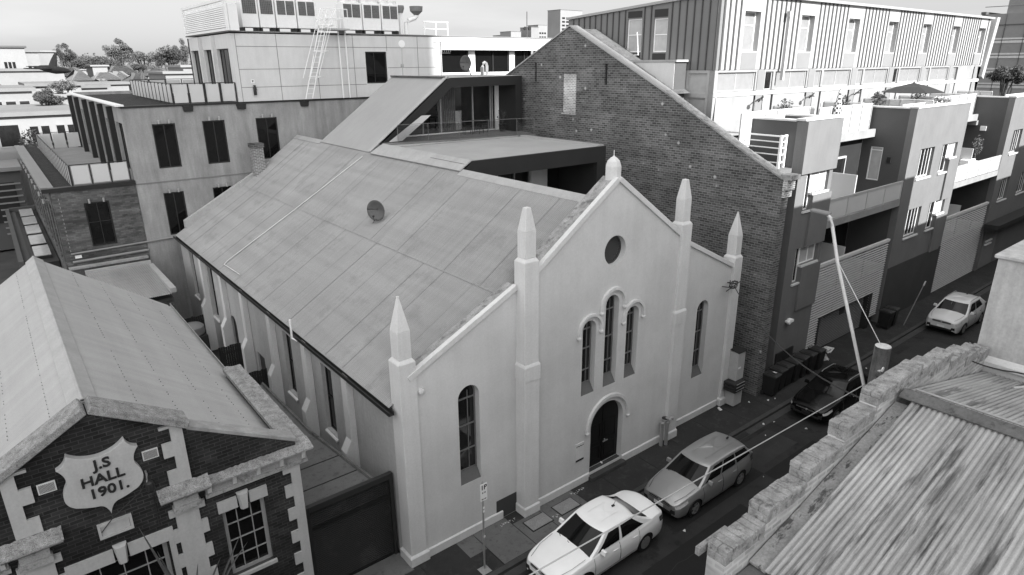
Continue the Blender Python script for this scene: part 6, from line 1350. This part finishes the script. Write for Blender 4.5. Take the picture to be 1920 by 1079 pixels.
# litter along the gutter and road
lit = [(16.55, -.72, 0, .09), (17.4, -1.1, 0, .07), (17.75, -1.25, 0, .07), (15.0, -.25, 0, .12), (15.6, -2.0, CZ, .07), (16.1, -2.15, CZ, .05), (14.9, -2.5, CZ, .05), (16.6, -3.3, CZ, .07), (12.3, -4.0, CZ, .04), (7.7, -4.0, CZ, .06), (23.0, -2.4, CZ, .08), (24.2, -2.3, CZ, .07), (25, -3.2, CZ, .09), (31.6, -4.4, CZ, .06), (22.2, -3.0, CZ, .08), (7.9, -.05, .27, .07)]
ll = ['scrap of litter at the foot of the brick wall corner', 'white litter on the footpath in front of the nearest bin', 'second white scrap on the footpath by the nearest bin', 'pale leaf clump at the church wall near the meter cabinet', 'white scrap in the gutter in front of the black car', 'small scrap in the gutter against the black car', 'small white scrap on the road between wagon and black car', 'pale scrap on the road beside the black car bumper', 'tiny white scrap on the road behind the wagon', 'white scrap on the road beside the sedan rear wheel', 'pale leaf on the road past the black car', 'second pale leaf on the road past the black car', 'round pale leaf on the road near the timber pole', 'small pale scrap on the road in front of the suv', 'pale leaf behind the black car', 'pale leaf on the church doorstep']
for (x, y, z, r), lb in zip(lit, ll):
    f = MB(); lump(f, (x, y, z+r*.3), r, 1); tag(f.build('litter', PAPER), lb, 'litter', 'scraps of litter in the street')
# parking sign
t = thing('parking_sign', 'white one hour parking sign on a thin steel post by the kerb', 'street sign', (1.6, -1.42, 0))
f = MB(); f.tube([(1.6, -1.42, 0), (1.6, -1.42, 3.08)], .03, 8); f.build('post', STEEL, t); f = MB(); f.frus((1.44, 1.76, -1.58, -1.26, 0), (1.52, 1.68, -1.5, -1.34, .06)); f.build('base', CONC, t)
f = MB(); f.slab([(1.5, 2.48), (1.72, 2.48), (1.725, 2.49), (1.725, 3.04), (1.715, 3.05), (1.5, 3.05), (1.49, 3.04), (1.49, 2.49)], [], XZ, -1.462, -1.453); pl_ = f.build('plate', WHITEM, t)
text('1P', .21, INK, pl_, (1.607, -1.464, 2.92), ext=.001, bold=.006); text('8-10', .07, INK, pl_, (1.607, -1.464, 2.75), ext=.001, bold=.002)
f = MB(); f.box(1.55, 1.66, -1.466, -1.463, 2.535, 2.55)
for s in (-1, 1): f.prism([(1.607+s*.09, -1.466, 2.542), (1.607+s*.045, -1.466, 2.565), (1.607+s*.045, -1.466, 2.519)], (0, .003, 0))
f.build('arrow', INK, pl_)
f = MB()
for z in (2.2, 2.08, 1.2): f.box(1.57, 1.63, -1.456, -1.45, z, z+.07)
f.build('stickers', WHITEM, t)
t = thing('leaning_post', 'thin grey signpost leaning over the footpath before the pale suv', 'post', (31.2, -1.2, 0))
f = MB(); f.tube([(31.2, -1.2, 0), (33.15, -1.2, 2.15)], .03, 8); f.build('pole', SASH, t); f = MB(); f.tube([(33.0, -1.2, 1.98), (33.2, -1.2, 2.2)], .045, 8); f.build('sleeve', GREYM, t)
# sprayed service marks on the footpath
f = MB(); rnd = random.Random(9)
for cx, cy in ((3.15, -.25), (4.75, -1.0), (6.05, -.5)):
    for k in range(7):
        x, y = cx+.09*k, cy+rnd.uniform(-.06, .06); f.box(x, x+.012, y, y+.1, .0045, .0065); f.box(x, x+.06, y+rnd.uniform(0, .1), y+.014+rnd.uniform(0, .08), .0066, .0075)
tag(f.build('paint_marks', mat('spray_paint', .38, .9)), 'faint sprayed service marks on the footpath around the pit lids', 'paint marks')
# bird passing close to the camera
t = thing('flying_bird', 'dark bird in flight with raised wing in the upper left', 'bird', (-6.66, -6.43, 14.18))
B0, B1 = Vector((-6.80, -6.30, 14.195)), Vector((-6.54, -6.55, 14.15)); D = B1-B0; UPV = Vector((0, 0, 1)); SD = D.cross(UPV).normalized()
pts = [B0+D*q+UPV*h for q, h in ((0, 0), (.2, .004), (.4, .002), (.6, 0), (.8, .004), (.92, .008), (1, .0))]
BIRDM = mat('bird_plumage', .03, .7, .3, 20, .2, 60)
f = MB(); f.tube(pts, [.004, .022, .034, .036, .027, .018, .003], 10); f.build('body', BIRDM, t, smooth=True)
def wing(s, up, spread, back):
    f = MB(); rows = []
    for k in range(8):
        u = k/7; c = B0+D*(.58-.12*u-back*u*u)+SD*s*(.02+spread*u)+UPV*(.012+up*u); ch_ = .085*(1-.75*u**1.5)
        rows.append([c-D.normalized()*ch_*v+UPV*(.006*math.sin(v*3.1)) for v in (0, .25, .5, .75, 1)]); 
    f.grid(rows); o = f.build('wing', BIRDM, t, smooth=True); m_ = o.modifiers.new('s', 'SOLIDIFY'); m_.thickness = .004
wing(-1, .13, .10, .02); wing(1, -.015, .17, .25)
f = MB(); f.grid([[B0+D*(.08-.2*v)+SD*(.012+.03*v)*q for q in (-1, -.5, 0, .5, 1)] for v in (0, .5, 1)]); o = f.build('tail', BIRDM, t); m_ = o.modifiers.new('s', 'SOLIDIFY'); m_.thickness = .004
# ------------------------------------------------------------------ town beyond
CAMP = Vector((-7.28, -14.03, 14.2))
def wrld(x, y, z): return (x, y, z)
def house(nm, lab, cat, x0, x1, y0, y1, h, wall, roof=None, gable=0, wins=None, grp=None, par_=.4, wmat=None):
    t = thing(nm, lab, cat, ((x0+x1)/2, (y0+y1)/2, 0), group=grp)
    f = MB(); f.box(x0, x1, y0, y1, 0, h); f.build('wall', wall, t)
    f = MB()
    if gable: f.prism([(x0-.4, y0-.4, h+.002), (x1+.4, y0-.4, h+.002), (x1-.6*gable, (y0+y1)/2, h+gable), (x0+.6*gable, (y0+y1)/2, h+gable)], (0, .02, 0)); f.add([(x0-.4, y0-.4, h+.002), (x1+.4, y0-.4, h+.002), (x1+.4, y1+.4, h+.002), (x0-.4, y1+.4, h+.002), (x0+gable, (y0+y1)/2, h+gable), (x1-gable, (y0+y1)/2, h+gable)], [(0, 1, 5, 4), (2, 3, 4, 5), (1, 2, 5), (3, 0, 4), (3, 2, 1, 0)])
    else: f.box(x0-par_, x1+par_, y0-par_, y1+par_, h+.002, h+.35)
    f.build('roof', roof or CITYM, t)
    for (a, b, z0, z1, n) in (wins or []):
        w = (b-a)/n
        for k in range(n):
            f = MB(); f.box(a+w*k+w*.08, a+w*(k+1)-w*.08, y0-.08, y0-.003, z0, z1); o = f.build('window', CITYW, t)
            f = MB(); f.box(a+w*k+w*.14, a+w*(k+1)-w*.14, y0-.10, y0-.081, z0+.12, z1-.12); f.build('pane', wmat or GLASS, o)
    return t
def tree(nm, lab, x, y, z, r, rz_, kind):
    t = thing(nm, lab, 'bush' if 'bush' in nm and 'tree' not in nm else 'tree', (x, y, 0)); rnd = random.Random(hash(lab) % 1000 if False else len(lab)*7+int(abs(x)*10))
    zb_ = max(z-rz_*1.6, .5); f = MB(); f.tube([(x, y, 0), (x+.05*r, y, zb_*.6), (x, y, z)], [.16*r**.5+.08, .12*r**.5+.05, .04], 8)
    for k in range(6):
        a = k*1.05+rnd.random(); f.tube([(x, y, zb_*.8+.1*k), (x+.35*r*math.cos(a), y+.35*r*math.sin(a), z-.2*rz_), (x+.75*r*math.cos(a), y+.75*r*math.sin(a), z+rz_*rnd.uniform(-.2, .6))], [.09*r**.5, .06*r**.5, .015], 5)
    f.build('trunk', BARK, t)
    f = MB(); g_ = MB(); n = 26 if kind == 0 else 20
    cl = []
    for k in range(n):
        a, el, q = rnd.uniform(0, 6.28), rnd.uniform(-.6, 1), rnd.uniform(.35, .95)
        ce = math.sqrt(max(1-el*el, .05)); cl.append((x+r*q*ce*math.cos(a), y+r*q*ce*math.sin(a), z+rz_*q*el, rnd.uniform(.22, .40)))
    if kind == 1: cl += [(x+r*.1, y, z+rz_*1.05, .25), (x+r*.25, y, z+rz_*.95, .22), (x-r*.7, y, z+rz_*.45, .28)]
    for cx, cy, cz, s_ in cl:
        leaves(f if rnd.random() < .6 else g_, (cx, cy, cz), r*s_, max(rz_*s_, r*s_*.6), 190 if kind != 2 else 90, .17*r**.75)
    f.build('crown', TREEG if kind != 2 else TREEL, t); g_.build('crown', TREEL if kind != 0 else TREEG, t)
    return t
V = {k: globals()[k] for k in ('CITYW', 'CITYG', 'CITYD', 'CITYM')}
for a in [
    ('white_townhouse', 'white townhouse with wide glazed openings, nearest behind the skylight roof', 'house', -8.05, -0.48, 58, 72, 10.14, 'CITYW', 'CITYM', 0, [(-6.69, -4.64, 7.54, 9.54, 1), (-4.26, -2.6, 7.74, 9.34, 2), (-2.3, -0.63, 7.74, 9.34, 2)]),
    ('grey_townhouse', 'low grey house with dark glazed front at the left edge', 'house', -7.72, -2.51, 74, 88, 11.74, 'CITYG', 'CITYM', 0, [(-7.72, -5.11, 7.94, 10.86, 2), (-5.11, -2.77, 7.94, 10.86, 2)]),
    ('white_cottage', 'white framed house with tall windows behind a leafy bush', 'house', -2.15, 3.07, 84, 96, 11.97, 'CITYW', 'CITYM', 0, [(-1.63, 0.46, 8.37, 10.97, 2), (0.72, 2.81, 8.37, 10.97, 2)]),
    ('long_shop', 'long low shop with a row of windows and pale awning at the left edge', 'shop', -7.30, 4.01, 110, 126, 13.58, 'CITYG', 'CITYM', 0, [(-3.69, 3.44, 1.36, 10.19, 6)]),
    ('modern_block', 'white modern apartment block with square roof bays at the far left', 'apartment building', -6.42, 2.04, 150, 170, 17.66, 'CITYW', 'CITYD', 0, [(-1.76, 0.18, 9.71, 15.18, 3), (-1.76, 1.87, 2.65, 7.06, 4)]),
    ('pale_flats', 'pale three storey flats right of the modern block', 'apartment building', 1.88, 4.78, 160, 180, 17.01, 'CITYW', 'CITYM', 0, [(2.17, 4.49, 10.2, 14.46, 2), (2.17, 4.49, 3.4, 7.65, 2)]),
    ('blank_grey_block', 'blank grey block with low mast frame on its roof', 'building', 5.09, 8.42, 170, 190, 17.20, 'CITYG', 'CITYG', 0, []),
    ('long_dark_roof_hall', 'long hall with stepped dark roof beyond the trees', 'hall', 29.26, 37.47, 330, 360, 11.62, 'CITYG', 'CITYD', 7, []),
    ('long_dark_roof_wing', 'lower wing with dark roof right of the long hall', 'hall', 36.95, 42.58, 330, 360, 11.97, 'CITYG', 'CITYD', 6, []),
    ('gable_house', 'house with broad grey hipped roof behind the white box', 'house', 15.68, 21.14, 150, 166, 10.13, 'CITYG', 'CITYM', 3, []),
    ('dark_villa', 'dark roofed villa by the round tree', 'house', 15.88, 19.50, 128, 140, 10.96, 'CITYD', 'CITYD', 2, []),
    ('white_box_house', 'blank white box building standing out among the low roofs', 'building', 14.59, 17.51, 165, 175, 14.11, 'CITYW', 'CITYW', 0, []),
    ('brick_store', 'pale brick store with stepped flat top beside the office balustrade', 'building', 14.99, 18.82, 95, 107, 13.05, 'CITYG', 'CITYG', 0, []),
    ('brick_store_tower', 'taller end of the pale brick store against the office', 'building', 18.41, 20.69, 99, 109, 13.93, 'CITYG', 'CITYG', 0, []),
    ('bungalow', 'white bungalow with two round windows below the bird', 'house', 8.06, 11.02, 140, 152, 11.58, 'CITYW', 'CITYM', 2, [(8.36, 9.54, 8.78, 10.38, 2)]),
    ('row_cottage', 'small pale cottage with grey roof in the middle distance', 'house', 9.19, 11.75, 118, 130, 10.10, 'CITYW', 'CITYM', 2, [(9.44, 11.5, 7.3, 8.9, 3)]),
    ('shed_row', 'long pale shed roof behind the gravel roof', 'shed', 3.22, 11.43, 104, 112, 11.54, 'CITYG', 'CITYM', 0, []),
    ('carport_roof', 'flat grey carport roof behind the office corner', 'shed', -0.10, 1.47, 78, 88, 10.85, 'CITYG', 'CITYG', 0, []),
    ('side_terrace', 'pale terrace house between the bush and the office', 'house', 3.65, 6.65, 90, 98, 11.49, 'CITYW', 'CITYM', 0, [(4.25, 6.05, 8.29, 10.29, 2)]),
    ('slim_far_tower', 'tall far residential tower rising behind the gable apex', 'tower block', 436.16, 464.48, 470, 488, 60.98, 'CITYW', 'CITYM', 0, [(437.58, 463.07, 4.88, 6.71, 5), (437.58, 463.07, 8.08, 9.91, 5), (437.58, 463.07, 11.28, 13.11, 5), (437.58, 463.07, 14.48, 16.31, 5), (437.58, 463.07, 17.68, 19.51, 5), (437.58, 463.07, 20.88, 22.71, 5), (437.58, 463.07, 24.09, 25.91, 5), (437.58, 463.07, 27.29, 29.12, 5), (437.58, 463.07, 30.49, 32.32, 5), (437.58, 463.07, 33.69, 35.52, 5), (437.58, 463.07, 36.89, 38.72, 5), (437.58, 463.07, 40.09, 41.92, 5), (437.58, 463.07, 43.29, 45.12, 5), (437.58, 463.07, 46.49, 48.32, 5), (437.58, 463.07, 49.7, 51.52, 5), (437.58, 463.07, 52.9, 54.73, 5)]),
    ('far_tower_cluster', 'grey far tower right of the lattice mast', 'tower block', 510.00, 521.33, 600, 620, 53.18, 'CITYG', 'CITYM', 0, []),
    ('far_tower_white', 'pale far tower next to the grey one', 'tower block', 554.88, 569.80, 640, 660, 58.52, 'CITYW', 'CITYM', 0, [(556.37, 568.3, 5.85, 8.19, 3), (556.37, 568.3, 10.53, 12.88, 3), (556.37, 568.3, 15.22, 17.56, 3), (556.37, 568.3, 19.9, 22.24, 3), (556.37, 568.3, 24.58, 26.92, 3), (556.37, 568.3, 29.26, 31.6, 3), (556.37, 568.3, 33.94, 36.28, 3), (556.37, 568.3, 38.63, 40.97, 3), (556.37, 568.3, 43.31, 45.65, 3), (556.37, 568.3, 47.99, 50.33, 3)]),
    ('far_low_tower', 'lower pale far block left of the lattice mast', 'tower block', 480.15, 494.91, 600, 620, 47.98, 'CITYW', 'CITYM', 0, [(481.63, 493.43, 4.8, 7.2, 3), (481.63, 493.43, 9.6, 11.99, 3), (481.63, 493.43, 14.39, 16.79, 3), (481.63, 493.43, 19.19, 21.59, 3), (481.63, 493.43, 23.99, 26.39, 3), (481.63, 493.43, 28.79, 31.19, 3), (481.63, 493.43, 33.58, 35.98, 3), (481.63, 493.43, 38.38, 40.78, 3)]),
    ('far_low_wing', 'lowest pale far block at the left of the cluster', 'tower block', 484.97, 497.58, 620, 640, 44.78, 'CITYG', 'CITYM', 0, []),
]: house(a[0], a[1], a[2], a[3], a[4], a[5], a[6], a[7], V[a[8]], V[a[9]], a[10], a[11])
for a in [
    ('tall_gum_tree', 'tall open gum tree with a separate tuft above its crown', 25.67, 200.00, 17.37, 3.79, 3.06, 1),
    ('round_dark_tree', 'big round dark tree left of the office corner', 27.32, 150.00, 15.78, 3.14, 2.21, 0),
    ('grey_bare_tree', 'pale thin crowned tree between the gum and the round tree', 33.28, 210.00, 16.29, 4.67, 1.95, 2),
    ('edge_tree', 'dark tree partly hidden by the office corner', 36.08, 175.00, 16.85, 2.17, 3.05, 1),
    ('left_dark_tree', 'dark leafy tree behind the bird', 12.29, 190.00, 16.50, 2.67, 2.47, 1),
    ('bush_tree', 'shadowed bushy tree below the long dark roof', 23.53, 240.00, 14.91, 6.79, 1.36, 0),
    ('conical_tree', 'slender conical tree left of the dark leafy tree', 10.82, 185.00, 16.93, 0.65, 2.01, 0),
    ('small_round_tree', 'small round tree in front of the hipped roof', 16.65, 122.00, 13.91, 1.33, 0.66, 0),
    ('street_tree', 'leafy pale tree over the cottages below the bird', 0.72, 80.00, 11.91, 1.86, 0.74, 2),
    ('low_bush', 'dark bush in the yard behind the annex', -1.86, 68.00, 11.12, 1.39, 0.75, 0),
    ('far_right_tree', 'dark round tree below the hospital at the right edge', 75.00, 8.65, 12.57, 1.51, 1.03, 0),
]: tree(*a)

t = thing('balcony_shrub', 'pale leafy shrub on the balcony of the nearest white townhouse', 'shrub', (-4.4, 55.6, 7.0))
f = MB(); f.tube([(-4.4, 55.6, 7), (-4.4, 55.6, 8.2)], .05, 6); f.build('stem', BARK, t); f = MB(); leaves(f, (-4.4, 55.6, 8.3), .85, .95, 260, .3); f.build('foliage', TREEL, t)
t = thing('lattice_mast', 'thin far antenna mast with two dark round dishes near its foot', 'mast', (420.4, 500, 30))
f = MB(); f.tube([(420.4, 500, 10), (420.4, 500, 60.5)], .45, 6); f.build('pole', CITYD, t); f = MB()
for s in (-3.2, 2.4): f.lathe((420.4+s, 499, 45.5), [(1.6, -.5), (1.6, .5)], 12, axis='y')
f.build('dish', DARK, t)
# hospital block far right
t = thing('hospital_block', 'large stepped concrete block with banded floors at the right edge', 'building', (115, 24, 0))
f = MB(); f.box(110, 150, 2, 23.2, 0, 20.4); f.box(111, 150, 2, 20.5, 20.4, 22.6); f.build('wall', CITYG, t)
f = MB()
for k in range(8):
    z = 4.5+2.05*k; f.box(109.9, 109.99, 2, 23.2, z, z+.12)
for k in range(9): f.box(109.9, 109.985, 2.5+2.5*k, 2.58+2.5*k, 2, 20.3)
f.build('panel_joints', CITYD, t)
f = MB()
for k in range(6): f.box(109.92, 109.995, 3, 22.6, 6.2+2.05*k, 6.9+2.05*k)
f.build('windows', GLASSL, t)
f = MB(); f.box(109.8, 150, 22.7, 23.3, 20.402, 20.75); f.tube([(110, 23, 21.4), (110, 2, 21.4)], .05, 5); f.build('roof_edge', CITYD, t)

t = thing('shaded_block', 'dark slatted building under the white townhouse at the left edge', 'building', (-8.5, 57, 0))
f = MB(); f.box(-14, -5.75, 52, 57.9, 0, 6.3); f.build('wall', STUCCOS, t); f = MB(); f.box(-14, -5.6, 51.6, 57.9, 6.302, 6.6); f.build('roof', CITYG, t)
for x0 in (-13.5, -11.0, -8.2): f = MB(); f.box(x0, x0+1.9, 51.94, 51.997, 2.2, 5.4); f.build('opening', VOID, t)
f = MB()
for k in range(9): f.box(-7.6, -5.9, 51.9, 51.99, 1.2+.5*k, 1.32+.5*k)
f.build('slats', CITYG, t)
# more of the low town between the annex and the horizon
rt = random.Random(21)
kinds = [('tiled cottage', CITYD), ('iron roofed house', CITYM), ('pale flat roofed shop', CITYG), ('old brick warehouse', CITYD)]
spots_ = [(-6, 92), (-1, 101), (3, 126), (6.5, 134), (10, 156), (14, 141), (17, 172), (20, 160), (5, 176), (23.5, 185), (27, 205), (12, 214), (33, 190), (30.5, 240), (18.5, 236), (9, 250), (24, 262), (38, 255), (43, 285), (15, 290), (29, 300), (1.5, 200)]
order_ = sorted(range(len(spots_)), key=lambda i: (spots_[i][0]+7.3)/(spots_[i][1]+14))
nth = ['first', 'second', 'third', 'fourth', 'fifth', 'sixth', 'seventh', 'eighth', 'ninth', 'tenth', 'eleventh', 'twelfth', 'thirteenth', 'fourteenth', 'fifteenth', 'sixteenth', 'seventeenth', 'eighteenth', 'nineteenth', 'twentieth', 'last but one', 'last']
for i, (x, y) in enumerate(spots_):
    kd, rf = kinds[i % 4]; w = rt.uniform(4, 8); h = rt.uniform(8.6, 11.5)+(y-90)*.014
    nm = ['cottage', 'house', 'corner_shop', 'warehouse'][i % 4]
    house(nm, f'{kd}, {nth[order_.index(i)]} from the left among the far rooftops', nm.replace('_', ' '), x-w/2, x+w/2, y, y+8, h, [CITYG, CITYW, CITYG, CITYD][(i*3) % 4], rf, 0 if i % 4 == 2 else rt.choice((1.4, 1.8)), [(x-w*.4, x+w*.4, h-2.4, h-1.0, 3)], grp='low houses on the left skyline')
f = MB(); g_ = MB()
for k in range(150):
    x = rt.uniform(-15, 130); y = 330+rt.uniform(-30, 40); s_ = rt.uniform(2.5, 5)
    leaves(f if k % 3 else g_, (x, y, 12+rt.uniform(-2, 5)), s_, s_*.8, 90, 1.1)
tag(f.build('distant_trees', TREEG), 'long belt of dark trees along the left horizon', 'trees', kind='stuff'); tag(g_.build('distant_trees', TREEL), 'paler trees in the belt along the left horizon', 'trees', kind='stuff')
